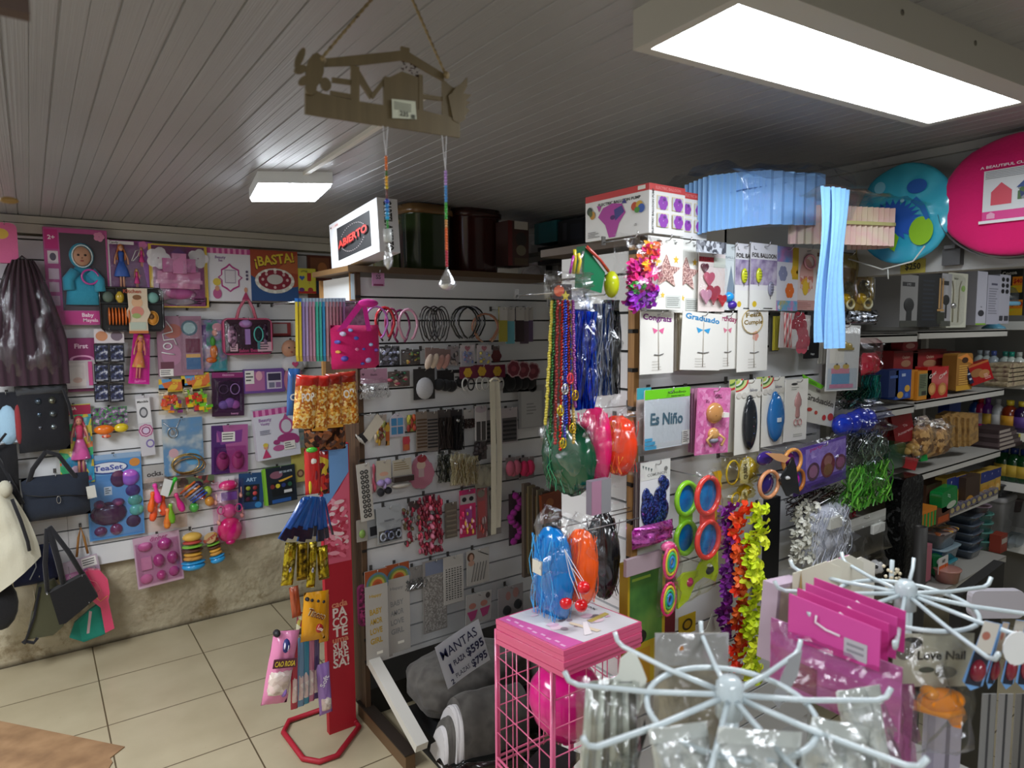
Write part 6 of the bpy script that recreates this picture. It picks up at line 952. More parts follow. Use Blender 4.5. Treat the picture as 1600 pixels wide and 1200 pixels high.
rk('balloon_card', 'tilted white card reading Graduaci\u00f3n with a green corner', 'balloon card', (1252,588,1308,672), [('t',.5,.56,.17, 'Graduaci\u00f3n', '4a4440',-8,.86), ('t',.42,.76,.09, 'Feliz', '6a6460',-6), ('e',.2,.36,.08,.04, 'b03a2c'), ('e',.4,.3,.05,.04, 'b8483c'), ('e',.66,.2,.06,.06, 'b8302c'), ('e',.86,.22,.09,.08, 'b83a30')], 'cfcdc4', off=.06, tilt=6, shape=[(0,.12), (.95,0), (1,.8), (0,.95)])
rk('balloon_card', 'bright green header flap standing above the Graduaci\u00f3n card', 'card', (1250,582,1290,612), [('ln',.3,.2,.7,.6,3, '3a7a1c')], '6cc024', off=.075, tilt=14, shape=[(0,1), (.1,.25), (.9,.0), (1,.5)])
# row 4
def nvy(m, w, h, y):
 for x, z, a, b in ((-.25,-.2,.24,.25), (.12,-.26,.34,.22), (-.1,-.33,.34,.16), (.15,-.05,.22,.16), (.3,.12,.16,.1), (-.32,-.02,.14,.14), (.22,.2,.14,.07)): m.ell((x*w, y-.002, z*h), (a*w,.006, b*h), '^V:141c4a,20306c,0e1436,3a4a90:220',14,10)
rk('glitter_topper', 'white card with a navy blue glitter silhouette and letter garland header', 'cake topper', (1000,720,1046,823), [('r',0,.73,1,1, 'd8d8d4'), ('t',.55,.8,.06, 'COMUNION', '8a8a88',0,.66)]+[('p', [(.05+.09*q,.96-.02*q), (.11+.09*q,.95-.02*q), (.08+.09*q,.9-.02*q)], '5a6a6a') for q in range(4)]+[('e',.84,.86,.06,.035, '7a7a78')], 'e0e0e4', off=.05, hk='navy glitter card', parts=[('glitter_shape', [('X', nvy)])])
for k in range(3): rk('glitter_topper', 'one of the card edges stacked behind the navy glitter card', 'cake topper', (990+k*3,722,1006+k*3,822), [], ['6a5a5c', 'a89c98', '7c6c70'][k],.02+.008*k, group='card edges behind the navy glitter card')
def bigglass(c, lens, m, w, h, y):
 for z in (.26,-.26):
  m.tube([(a, y-.012, b) for a, b in reg(0, z*h,.42*w,.21*h,24)],.0075, c,8, True)
  m.add([(0, y-.012, z*h)]+[(a, y-.008, b) for a, b in reg(0, z*h,.40*w,.2*h,24)], [(0, q+1, (q+1) % 24+1) for q in range(24)], lens)
 m.box((0, y-.010,0), (.5*w,.008,.12*h), c)
rk('giant_sunglasses', 'oversized red framed sunglasses with blue lenses hung on their side', 'party glasses', (1078,740,1121,874), shape='none', off=.14, tilt=-2, parts=[('frame', [('X', lambda m, w, h, y: bigglass('^e04038', '^N:0a4a9c,0a7ac0,12304c:14', m, w, h, y))]), ('clear_bag', [film(0,0,1,1.05,.03, 'ffffff',.08,.4,3)])], hk='red oversized sunglasses')
rk('giant_sunglasses', 'oversized lime framed sunglasses with blue lenses behind the red pair', 'party glasses', (1048,750,1084,866), shape='none', off=.08, parts=[('frame', [('X', lambda m, w, h, y: bigglass('^8cd02c', '^N:0a5aa8,1484c4:14', m, w, h, y))])])
rk('party_glasses', 'yellow toothed frame edge sticking out behind the red sunglasses', 'party glasses', (1104,737,1126,832), [], off=.06, base='^e8b820', t=.004, shape=[(.3+.2*(q % 2),1-q/12) for q in range(13)]+[(.9+.1*(q % 2), q/12) for q in range(13)])
for k, (bb, tl, lb) in enumerate((((1132,713,1180,756),0, 'upper'), ((1136,752,1174,790),-18, 'lower'))):
 rk('party_glasses', lb+' yellow bottle shaped party glasses with a white worded label', 'party glasses', bb, shape='none', off=.08, tilt=tl, hk=lb+' yellow party glasses' if k == 0 else None, parts=[('frame', [('X', lambda m, w, h, y: m.tube([(a, y-.006, b) for a, b in reg(-.3*w,0,.2*w,.42*h,16)],.003, '^c8b41c',6, True)), ('b',.72,.5,.26,.44,.02, '^b8a41c')]), ('label', [('X', lambda m, w, h, y: m.poly([(-.16*w,-.4*h), (.08*w,-.46*h), (.14*w,0), (.1*w,.44*h), (-.1*w,.4*h), (-.18*w,0)], y-.018, 'd8d8d0',.002)), ('X', lambda m, w, h, y: m.text('QUEEN',-.02*w,0,.28*h, '3a3a3a', y-.0195,95, w=.55*h))]), ('clear_bag', [film(-.1,-.05,1.05,1.05,.03, 'fff8d0',.1,.6, k)])])
rk('party_glasses', 'masquerade party glasses in tan, purple and red with a dark dagger shape', 'party glasses', (1182,700,1252,776), shape='none', off=.14, hk='masquerade glasses', parts=[('tan_frame', [('X', lambda m, w, h, y: (m.tube([(a, y-.012, b) for a, b in reg(-.3*w,-.16*h,.2*w,.26*h,18)],.006, '^d89468',8, True), m.tube([(a, y-.012, b) for a, b in reg(.2*w,.2*h,.2*w,.24*h,18)],.006, '^d8944c',8, True), m.tube([(a, y-.012, b) for a, b in reg(.34*w,-.22*h,.14*w,.22*h,18)],.006, '^a8642c',8, True)))]), ('purple_lens', [('b',.2,.34,.17,.22,.01, '^2c1c6c'), ('b',.68,.7,.15,.18,.01, '^8c1c8c'), ('b',.84,.28,.11,.16,.012, '^b81cb8'), ('b',.18,.85,.18,.14,.01, '^3a2478')]), ('dagger', [('X', lambda m, w, h, y: m.poly([(-.16*w,-.1*h), (.12*w,.32*h), (.2*w,.1*h), (.3*w,-.5*h), (.16*w,-.42*h), (.02*w,-.46*h)], y-.026, '^1a1c20',.006))]), ('>emblem', [('b',.5,.42,.06,.06,.036, 'b8b8b8')]), ('tan_wing', [('X', lambda m, w, h, y: m.poly([(-.45*w,.5*h), (-.1*w,.42*h), (.1*w,.3*h), (-.02*w,.22*h), (-.2*w,.3*h)], y-.02, '^d8a070',.004))])])
rk('wall_decor_pack', 'purple party decoration pack with three dark round prints and the number 5', 'party pack', (1240,688,1322,765), [('r',0,0,1,1, '6a4ca8'), ('r',.0,.0,1,.18, '4c2c84'), ('t',.93,.27,.13, '5', 'e8e8f0'), ('r',.0,.2,.2,.86, 'N:4a7ac0,7a6ac0,9a8ac8:14'), ('p', [(.22,.7), (.6,.9), (.5,.66)], 'c8a080'), ('r',.2,.25,.98,.95, 'N:8a6ac0,b0a0d8,7a5ab4:16'), ('t',.4,1.03 if 0 else .93,.1, 'party', 'c02c88',3,.24), ('ln',.3,.05,.7,.12,2, '2c1a5a')]+[('e', x, z, a, b, c) for x, z, a, b, c in ((.34,.42,.12,.2, '5a3444'), (.34,.42,.08,.14, 'a87484'), (.62,.46,.14,.28, '7a1c24'), (.62,.56,.08,.12, 'a8785c'), (.62,.36,.09,.13, '8a6424'), (.87,.44,.11,.18, '6a3444'), (.87,.44,.08,.12, 'a05c78'))], '5a3c98', off=.14, tilt=-3, t=.004, hk='purple decoration pack', parts=[('clear_wrap', [film(-.02,0,1.05,1.1,.012, 'f0e8ff',.14,.8,5)])])
rk('tinsel_bag', 'clear bag with silver black tinsel over leafy green tinsel', 'tinsel pack', (1314,674,1370,792), shape='none', off=.10, parts=[('silver_tinsel', [strands(.05,.55,.95,.98,90,.0016, '@c8ccd4|@2a2c30|@8a8e98',.04,3,1.5)]), ('green_tinsel', [strands(.0,.05,1,.6,90,.0028, '^5aa83a|^3c7a2c|^7ac04a',.05,4,1.2)]), ('clear_bag', [film(-.02,0,1.02,1.0,.06, 'f0fff0',.1,.7,9)])], hk='green and silver tinsel bag')
rk('metallic_mask', 'crumpled magenta foil mask under the navy glitter card', 'party mask', (988,818,1050,850), shape='none', off=.10, parts=[('foil', [('X', lambda m, w, h, y: m.pillow(-.5*w,-.5*h,.5*w,.5*h,.04, '@N:b01c98,e878d8,7a1468:60', y=y, wr=.4, sd=2))])])
rk('party_glasses', 'neon rainbow swirl glasses hanging upright in a clear sleeve', 'party glasses', (1026,846,1056,962), shape='none', off=.12, tilt=4, parts=[('frame', [('X', lambda m, w, h, y: [m.tube([(a, y-.01-.001*q, b) for a, b in reg(0, z*h, (.44-.1*q)*w, (.22-.05*q)*h,18)],.004, c,6, True) for z in (.24,-.26) for q, c in enumerate(('^f02c7c', '^f0d82c', '^2cc86c', '^2c8cd8'))]), ('b',.45,.94,.4,.07,.014, '^f05a9c'), ('b',.55,.05,.2,.06,.012, '^8ce02c')]), ('clear_bag', [film(-.05,0,1.1,1.05,.03, 'ffffff',.1,.4,2)])])
rk('party_glasses', 'lime monster party glasses with one pink and one dark eye', 'party glasses', (1050,866,1120,938), shape='none', off=.11, hk='lime monster glasses', tilt=-6, parts=[('frame', [('X', lambda m, w, h, y: m.poly([(-.5*w,-.5*h), (-.48*w,.2*h), (-.3*w,.3*h), (.0,.22*h), (.18*w,.5*h), (.5*w,.5*h), (.48*w,-.1*h), (.4*w,-.3*h), (.3*w,-.18*h), (.12*w,-.02*h), (-.08*w,-.08*h), (-.25*w,-.4*h)], y-.012, '^b8d01c',.008))]), ('>pink_eye', [('b',.3,.52,.1,.15,.02, '^b8186c')]), ('>dark_eye', [('b',.78,.58,.13,.14,.02, '2a2c44'), ('b',.76,.72,.06,.05,.024, 'd8dcdc')]), ('clear_bag', [film(-.05,0,1.0,1.3,.03, 'fffff0',.08,.4,7)])])
rk('flower_garland', 'neon yellow flower garland hanging long at the right of the sunglasses', 'garland', (1140,792,1182,1062), shape='none', off=.13, parts=[('petals', [petals(['d8f01c', 'e8f42c', 'c8e01a', 'e0e838'],90,.5,1,0,.22,.024,3)])])
rk('flower_garland', 'neon orange flower garland behind the yellow one', 'garland', (1120,788,1158,1040), shape='none', off=.09, parts=[('petals', [petals(['f8481c', 'f05a24', 'ff3a1a', 'f8702c'],80,.5,1,0,.22,.022,4)])])
rk('flower_garland', 'violet flower garland behind the orange one', 'garland', (1108,786,1134,992), shape='none', off=.06, parts=[('petals', [petals(['7a1c94', '8a249c', '6a187c', '9a34a8'],70,.5,1,0,.2,.02,5)])])
rk('gift_bag', 'green gift bag with a yellow border, low at the corner of the right unit', 'gift bag', (968,872,1026,1060), [('r',.0,.0,1,1, 'b89a1c'), ('r',.05,.35,.92,.97, 'N:2c5a2c,4a7a34,6a8c3c:8'), ('r',0,.0,.6,.3, 'b8861c'), ('e',.3,.4,.2,.06, '1c1c14'), ('ln',.1,.85,.8,.95,2, '8aa83a')], 'a88c1c', off=.06, t=.03)
rk('gift_bag', 'wine red gift bag edge right of the green one', 'gift bag', (1028,900,1042,1050), [], '6a1424', off=.03, t=.03)
rk('gift_bag', 'grey lilac card top above the green gift bag', 'gift bag', (975,866,1030,892), [], 'a8949c', off=.10, t=.01)
rk('party_glasses', 'yellow party glasses near the bottom between the garlands', 'party glasses', (1060,960,1086,990), [('e',.5,.5,.3,.3, '3a2c14'), ('e',.5,.5,.2,.2, 'b8921c')], 'c8a81c', off=.05, hk=None)
rk('paper_hat', 'white pointed paper shape at the bottom of the right unit', 'party hat', (1088,962,1118,992), [], 'c8c8bc', off=.06, shape=[(0,.2), (.5,.3), (.8,1), (1,.1), (.7,0), (.2,0)])
tag(M().box((0,0,0), (.11,.02,.34), '16171a').box((-.058,-.012,0), (.008,.012,.36), 'c8c8c4').obj('metal_panel', None, P('R',1198,858,.03)), 'black patterned panel with a white edge strip, right of the garlands', 'panel')
rk('feather_pack', 'bag of white feathers right of the black panel', 'feather pack', (1222,782,1262,876), shape='none', off=.08, hk='white feather bag', parts=[('feathers', [petals(['d8d8cc', 'c8c8bc', 'e4e4da'],90,.5,.98,.02,.35,.02,8)])])
rk('party_wig', 'white curly party wig in a clear bag with a price label', 'wig', (1254,784,1313,874), shape='none', off=.10, parts=[('wig', [('X', lambda m, w, h, y: m.pillow(-.5*w,-.5*h,.5*w,.46*h,.08, '~d4d8e6', y=y, wr=.2, sd=2)), strands(.08,.02,.92,.9,90,.0016, 'd8dcea|c4cada|e6e8f0',.05,3,1)]), ('price_label', [('B',.3,.62,.6,.8,.055, 'dcdcd4')]), ('clear_bag', [film(-.03,-.03,1.03,1.08,.06, 'ffffff',.12,.7,8)])])
rk('foil_fringe_pack', 'brown and silver foil fringe above the white wig', 'foil pack', (1236,764,1300,792), shape='none', off=.07, parts=[('fringe', [strands(.0,.0,1,1,90,.0016, '@7a5a54|@c8c8cc|@3a3436',.04,6,2)])])
rk('foil_fringe_pack', 'crimson tinsel tuft right of the white wig', 'tinsel', (1300,786,1322,808), shape='none', off=.06, parts=[('fringe', [strands(.0,.0,1,1,50,.0018, '^b01c34|^7a1424',.04,7,2)])])
def ball(m, w, h, y, cx=.5, cz=.15):
 c = Vector(((cx-.5)*w, y-.02, (cz-.5)*h)); r = .026
 m.ell(c, (r, r, r), '^e4e4e6',18,12)
 for a, b in ((0,.1), (1.15,.35), (-1.15,.3), (.6,-.85), (-.6,-.85), (0,1.3)):
  n = Vector((math.sin(a)*math.cos(b),-math.cos(a)*math.cos(b), math.sin(b))); t1 = n.orthogonal().normalized(); t2 = n.cross(t1)
  m.add([c+(n*r*1.012+ (t1*math.cos(q*2*PI/5)+t2*math.sin(q*2*PI/5))*r*.3)*1.0 for q in range(5)], [(0,1,2,3,4)], '16161a')
rk('soccer_ball_pack', 'clear bag with two small toy soccer balls and a white header', 'toy pack', (1312,806,1382,902), [('r',.0,.86,1,1, 'd0d0cc'), ('r',.0,.8,1,.88, 'b8b8b4')], 'c0c0bc', off=.12, shape=[(0,.8), (1,.8), (1,.97), (.6,1), (0,.98)], hk='soccer ball bag', parts=[('toy_ball', [('X', lambda m, w, h, y: ball(m, w, h, y,.70,.14))]), ('toy_ball', [('X', lambda m, w, h, y: ball(m, w, h, y,.26,.2))]), ('price_label', [('B',.66,.66,.92,.8,.012, 'dcdcd8')]), ('clear_bag', [film(0,0,1,.84,.03, 'ffffff',.16,.8,4)])])

# ---------------------------------------------------------------- goods on the side of the right unit
def hair(m1, cols, sd=0, dd=.07):
 def core(m, w, h, y):
  def fn(a, b):
   th, ph = 2*PI*a, PI*b; s_ = math.sin(ph); k = 1+.10*noise.noise(Vector((math.cos(th)*2, math.cos(ph)*3, sd)))+.03*math.sin(th*23+ph*3)
   return (.49*w*k*s_**.8*math.cos(th), y-dd*.45+dd*.5*k*s_*math.sin(th),.49*h*k*math.cos(ph)-.02*h)
  m.sheet(fn,46,16, m1)
 return ('hair', [('X', core), strands(.2,.05,.8,.9,70,.0011, cols, dd*.98, sd,.8)])
def beads(m, w, h, y):
 rr = random.Random(4)
 for s_, (x0, x1, zb, c) in enumerate(((-.3,-.48,-.30, 'c8b840'), (-.22,-.35,-.36, '3a6a3c'), (-.12,-.2,-.42, 'a02c2c'), (.05,-.05,-.46, 'c83a30'), (.15,.08,-.4, '3a3aa8'), (.25,.22,-.34, 'a03a3a'), (.38,.36,-.42, 'c8a858'), (-.04,.0,-.3, '2a3c9c'), (.3,.3,-.2, '7a2c7c'))):
  n = 46
  for k in range(n):
   q = k/n; x = (x0*.7+(x1-x0*.7)*q)*w+rr.uniform(-.0015,.0015); z = (.42+(zb-.42)*q)*h
   m.ell((x, y-.01-.004*s_, z), (.0042,.0042,.0042), '@'+c if s_ % 2 else '^'+c,6,4)
SD = dict(pl='S')
rk('bead_necklaces', 'bunch of long coloured bead necklaces with gold peace sign pendants', 'necklaces', (846,452,886,716), shape='none', off=.14, hk='bead necklaces', parts=[('bead_strands', [('X', beads)])]+[('peace_pendant', [('X', lambda m, w, h, y, x=x, z=z, c=c: (m.tube([(a, y-.05, b) for a, b in reg(x*w, z*h,.008,.0105,16)],.0018, c,6, True), m.tube([(x*w, y-.05, z*h+.0105), (x*w, y-.05, z*h-.0105)],.0014, c,5), m.tube([(x*w-.006, y-.05, z*h-.007), (x*w, y-.05, z*h), (x*w+.006, y-.05, z*h-.007)],.0014, c,5)))]) for x, z, c in ((-.35,-.2, '@c8b02c'), (-.25,-.39, '@d0b834'), (.22,-.12, '@b89428'), (.12,-.31, '@c8a82c'), (.02,-.02, '^c82c3c'), (-.18,-.08, '@c8c8c8'))])
rk('tinsel_curtain', 'blue metallic tinsel curtain in a clear sleeve', 'tinsel curtain', (880,466,920,642), shape='none', off=.10, hk='blue tinsel curtain', parts=[('tinsel', [strands(.03,.02,.97,.88,120,.0016, '@1a4ad0|@3a7af0|@0c2c90|@5a9aff',.03,3,.7), ('X', lambda m, w, h, y: m.box((0, y+.004,-.03*h), (.92*w,.004,.86*h), '@1438a0'))]), ('clear_sleeve', [film(-.02,0,1.05,1.05,.035, 'f0f4ff',.12,.5,3)])])
rk('tinsel_curtain', 'silver, blue and black tinsel curtain in a clear sleeve', 'tinsel curtain', (914,456,962,620), shape='none', off=.06, hk='silver tinsel curtain', parts=[('tinsel', [strands(.03,.02,.55,.88,70,.0018, '@b8bcc8|@8a90a0|@e4e8f0|@3a5a9c',.03,4,.8), strands(.5,.02,.97,.92,90,.0016, '@2a2c30|@9a9ea8|@1a1c20',.02,5,.8)]), ('clear_sleeve', [film(-.02,0,1.0,1.02,.03, 'ffffff',.14,.8,5)])])
rk('plastic_sleeve', 'crumpled clear plastic around black and orange party picks above the beads', 'party pack', (855,424,905,468), [('e',.35,.3,.16,.2, 'b8502c'), ('s',.55,.12,.14, 'c8b42c')], '201c20', off=.16, shape=[(.15,0), (.75,0), (.75,.55), (.15,.55)], parts=[('clear_bag', [film(-.1,0,1.1,1.0,.04, 'ffffff',.25,.9,6)])])
rk('party_hat', 'green cone party hat with a red brim and a yellow balloon beside it', 'party hat', (905,386,962,458), shape='none', off=.10, parts=[('hat', [('X', lambda m, w, h, y: m.poly([(-.35*w,.5*h), (.2*w,-.05*h), (.1*w,-.5*h), (-.4*w,-.4*h)], y, '^1c6a48',.03))]), ('brim', [('X', lambda m, w, h, y: m.tube([(-.35*w, y-.005,.48*h), (0, y-.006,.22*h), (.25*w, y-.005,-.02*h)],.004, '^b03a2c',6))]), ('yellow_balloon', [('b',.88,.2,.16,.3,.02, '^b8c01c')])])
rk('party_picks', 'yellow and silver foil picks standing above the beads', 'party pack', (884,388,912,428), shape='none', off=.16, parts=[('picks', [('T', [(.4,0), (.5,.6), (.45,.95)],.004, '^c8b834',.0), ('T', [(.55,0), (.7,.5), (.6,.8)],.004, '^d8c440',.004), ('T', [(.8,.0), (.8,.6), (.95,.9)],.003, '@c8c8cc',.0), ('T', [(.2,.0), (.3,.4), (.4,.7)],.003, '^a83a9c',.0)])])
for nm, bb, c, cols, of, lb in (('green', (862,652,942,768), '^0c4a30', '^0f6a44|^1a8a5a|^0a4830',.14, 'large dark green party wig in a clear bag'), ('pink', (922,632,968,752), '^f01c74', '^ff3a8c|^e8186c|^ff5aa0',.09, 'hot pink party wig in a clear bag right of the green one'), ('orange', (956,646,1006,738), '^e8401c', '^ff5a24|^e8301c|^f8a02c',.05, 'curly red orange party wig close to the wooden post'), ('blue', (852,818,908,962), '^0c7ac8', '^1a98e8|^0c70b8|^3ab0f0',.25, 'bright blue party wig in a clear bag with a price label, over the pink boxes'), ('neon orange', (900,822,944,936), '^f05a18', '^ff6a1c|^ff8430|^f04c10',.20, 'neon orange party wig right of the bright blue one'), ('black', (934,794,978,928), '^101215', '^1a1c20|^0c0d10|^2a2c30',.07, 'black party wig in a clear bag near the wooden post')):
 rk('party_wig', lb, 'wig', bb, shape='none', off=of, hk=nm+' wig', pl='S', parts=[hair(c, cols, len(nm),.07), ('clear_bag', [film(-.04,-.04,1.04,1.14,.055, 'ffffff',.1,.7, len(nm))])]+([('price_label', [('B',.25,.5,.5,.64,.07, 'dcd8c8')])] if nm == 'blue' else []))
rk('tinsel_curtain', 'wine red gift bags and striped sheets hanging under the pink wig', 'gift bag', (916,748,946,800), [('r',.0,0,.5,1, 'a87c94'), ('r',.5,0,1,1, '8a8a8e')], '7c7480', off=.04, t=.02)
def cherries(m, w, h, y):
 for x, z, d in ((-.42,-.36,0), (.12,-.42,.01), (.62,-.44,.0), (.52,-.28,-.012)): m.ell((x*w, y-.02-d, z*h), (.0165,.0165,.0165), '^d81c24',16,12)
t_ = P('S',880,945,.19)
for k, (x, y_, lb) in enumerate(((850,936, 'leftmost'), (884,942, 'middle front'), (908,946, 'lower right'), (912,918, 'upper right'))):
 c_ = P((0,1.035-.006*k), x, y_); top = P((0,1.035-.006*k),882,858)
 t = empty('cherry_hair_tie', lb+' red cherry bauble hanging on white strings before the blue wig', 'hair tie', c_)
 M().ell((0,0,0), (.0155,.0155,.0155), '^d81820',16,12).obj('red_bauble', t)
 m = M(); d = top-c_
 for q in (-.004,.005): m.tube([(0, q,.012), tuple(d*.5+Vector((.0, q*2,0))), tuple(d)],.0008, 'd8d8dc',4)
 m.obj('white_string', t)

# ---------------------------------------------------------------- on top of the right unit
TOPZ = 1.937
def pumpbox(bbf, label, off, side):
 x0, y0, x1, y1 = bbf
 a = P((1,1.20), x0, (y0+y1)/2); b = P((1,1.20), x1, (y0+y1)/2); zt = P((1,1.20), (x0+x1)/2, y0).z; H_ = zt-TOPZ; w = b.x-a.x; D = .24
 root = empty('balloon_pump_box', label, 'box', ((a.x+b.x)/2,1.20+off, TOPZ))
 M().box((0, D/2, H_/2), (w, D, H_), 'dcdcdc').obj('carton', root)
 m = M(); ops = [('r',0,.86,1,1, 'c03c3c'), ('t',.52,.93,.08, 'ELECTRIC BALLOON', 'd87a7a',0,.7)]
 if side: ops += [('t',.1,.45,.075, 'ELECTRIC BALLOON PUMP', '444444',90,0)]
 x_ = .2 if side else .08
 for q in range(4):
  px, pz = x_+.42*(q % 2),.50-.36*(q//2)
  ops += [('r', px, pz, px+.32, pz+.28, 'd8c890'), ('r', px+.015, pz+.012, px+.305, pz+.268, 'b8bcc8'), ('fl', px+.17, pz+.13,.13, '8a3ca8',6), ('e', px+.2, pz+.2,.04,.03, '5a2c7c')]
 m.T = Matrix.Translation((0,0, H_/2)); art(m, ops, w, H_,0); m.T = None; m.obj('front_print', root)
 if side:
  m = M(); ops = [('r',0,.86,1,1, 'c03c3c'), ('r',.84,.9,.95,.98, 'dcdcd4'), ('t',.55,.76,.085, 'ELECTRIC BALLOON PUMP', '333333',0,.66), ('p', [(.22,.5), (.3,.68), (.45,.74), (.6,.7), (.66,.5), (.56,.3), (.5,.02), (.4,.02), (.34,.3)], 'a83c98'), ('p', [(.5,.36), (.64,.52), (.6,.66), (.48,.6)], '3c3c80'), ('e',.46,.44,.04,.05, '4a1c64'), ('p', [(.24,.6), (.2,.75), (.28,.72)], 'a83c98'), ('p', [(.6,.7), (.64,.8), (.68,.68)], '3c3c80'), ('e',.08,.66,.045,.09, '2c3c2c'), ('e',.13,.56,.045,.09, 'b8842c'), ('e',.1,.6,.03,.07, '4a5a2c'), ('e',.8,.58,.05,.09, 'b84a2c'), ('e',.87,.6,.05,.08, 'c8a03a'), ('e',.9,.52,.05,.09, '3c5ca8'), ('e',.84,.5,.04,.06, '4a8c3c'), ('ln',.06,.06,.26,.2,4, '777777'), ('t',.82,.2,.06, 'CE', '444444')]
  m.T = Matrix.Translation((-w/2, D/2, H_/2)) @ Matrix.Rotation(-PI/2,4, 'Z'); art(m, ops, D, H_,0); m.T = None; m.obj('side_print', root)
pumpbox((1014,290,1070,372), 'ELECTRIC BALLOON PUMP carton with red top band on the post corner',0, True)
pumpbox((1072,300,1114,372), 'second balloon pump carton, right of the corner one and set a little lower',.02, False)
def pleats(name, lb, pts, wd, h0, n, c1, c2, z0, rise=0):
 """curved band of pleated paper standing on the unit: list of ground points"""
 P_ = [Vector((x, y)) for x, y in pts]
 def at(q):
  q = q*(len(P_)-1); i = min(int(q), len(P_)-2); return P_[i].lerp(P_[i+1], q-i)
 o0 = at(0.5); t = empty(name, lb, 'paper decoration', (o0.x, o0.y, z0))
 m = M(); k_ = n*2; vs = []
 for i in range(k_+1):
  p = at(i/k_); q = at(min(1, i/k_+.01)); d = (q-at(max(0, i/k_-.01))); nn = Vector((-d.y, d.x)); nn = nn.normalized() if nn.length > 0 else Vector((0,1))
  r_ = (.005 if i % 2 else -.005); p2 = p+nn*r_; b = i/k_
  zlo = rise*b; vs += [(p2.x-o0.x, p2.y-o0.y, zlo), (p2.x-o0.x, p2.y-o0.y, zlo+h0)]
 m.add(vs, [(2*i,2*i+2,2*i+3,2*i+1) for i in range(k_)], c1); m.obj('pleated_band', t)
 return t, o0, at
a0 = P((1,1.16),1116,372); a1 = P((1,1.10),1296,340)
t, o0, at_ = pleats('crepe_fan_bundle', 'light blue pleated crepe bundle wrapped in clear plastic on the right unit', [(a0.x,1.26), (a0.x+.01,1.19), (a0.x+.10,1.15), (a0.x+.2,1.13), (a1.x-.02,1.11), (a1.x,1.14), (a1.x-.06,1.26)],0,.15,30, '8ab8e6', '', TOPZ+.004,.085)
m = M(); m.add([(a0.x-o0.x,.10,.10), (a0.x+.10-o0.x,-.05+.06,.13), (a1.x-.02-o0.x,-.02,.20), (a1.x-.06-o0.x,.12,.21), (a0.x+.1-o0.x,.16,.15)], [(0,1,2,3,4)], '~5f92d0'); m.obj('inner_fold', t)
m = M(); m.sheet(lambda a, b: (a0.x-o0.x-.03+a*(a1.x-a0.x+.09),-.07+b*.30,.13+.075*a+.055*math.sin(PI*b)+.03*noise.noise(Vector((a*6, b*6,3)))),26,14, 'film:f4f8ff:0.22')
m.sheet(lambda a, b: (a0.x-o0.x-.03+a*(a1.x-a0.x+.09),-.07-.012*math.sin(PI*b)+.01*noise.noise(Vector((a*8, b*5,7))),.0+.075*a+.13*b),26,10, 'film:f4f8ff:0.08'); m.obj('plastic_wrap', t)
b0 = P((1,1.13),1250,380); b1 = P((1,1.05),1384,365)
t, o0, at_ = pleats('crepe_fan_bundle', 'cream and pale pink pleated roll in clear plastic, right of the blue bundle', [(b0.x-.02,1.16), (b0.x+.10,1.09), (b0.x+.2,1.05), (b1.x-.04,1.01), (b1.x,1.03), (b1.x+.01,1.08), (b1.x-.06,1.14)],0,.115,34, 'N:d8cdb4,dcb8b4,d8c8b0:9', '', TOPZ+.004,.0)
m = M(); m.sheet(lambda a, b: (b0.x-o0.x-.03+a*(b1.x-b0.x+.08),-.06-.02*a+b*.2,.12+.03*math.sin(PI*b)+.015*noise.noise(Vector((a*7, b*6,5)))),20,10, 'film:fffaf0:0.2'); m.obj('plastic_wrap', t)
m = M(); m.sheet(lambda a, b: (at_(.15+a*.7).x-o0.x-.003, at_(.15+a*.7).y-o0.y-.009,.06+.01*b),24,2, 'c8c88a'); m.obj('yellow_band', t)
# loose plastic sheet above
q0 = P((1,1.15),1290,330)
m = M(); m.sheet(lambda a, b: (a*.34,-.02+b*.05-.05*a+.02*noise.noise(Vector((a*5, b*5,1))),.02+b*(.13+.04*a)+.02*noise.noise(Vector((a*4, b*4,9)))),20,12, 'film:eef2f4:0.2')
tag(m.obj('plastic_sheet', None, q0), 'loose clear plastic sheet over the bundles in front of the blue disc', 'plastic sheet')

# round folded tents in front of the header
def discthing(name, lb, bb, off, col, ops, th, extra=()):
 x0, y0, x1, y1 = bb; c = P('B', (x0+x1)/2, (y0+y1)/2, off); w = abs(P('B', x1, y1, off).y-P('B', x0, y0, off).y); h = P('B', (x0+x1)/2, y0, off).z-P('B', (x0+x1)/2, y1, off).z
 root = empty(name, lb, 'folded pop-up tent', c, (0,0,-PI/2))
 m = M(); m.sheet(lambda a, b: (w/2*math.sin(b*PI/2)*math.cos(2*PI*a),-th/2*(math.cos(b*PI/2)**.6)-.004*math.sin(9*2*PI*a)*b, h/2*math.sin(b*PI/2)*math.sin(2*PI*a)),40,10, col)
 m.sheet(lambda a, b: (w/2*math.sin(b*PI/2)*math.cos(2*PI*a), th/2*(math.cos(b*PI/2)**.6), h/2*math.sin(b*PI/2)*math.sin(2*PI*a)),40,6, col)
 m.obj('cloth_cover', root)
 return root, w, h
r_, w_, h_ = discthing('folded_tent', 'large hot pink round cloth tent bag with a printed label, upper right corner', (1466,208,1716,400),.07, '~d8186c', [],.07)
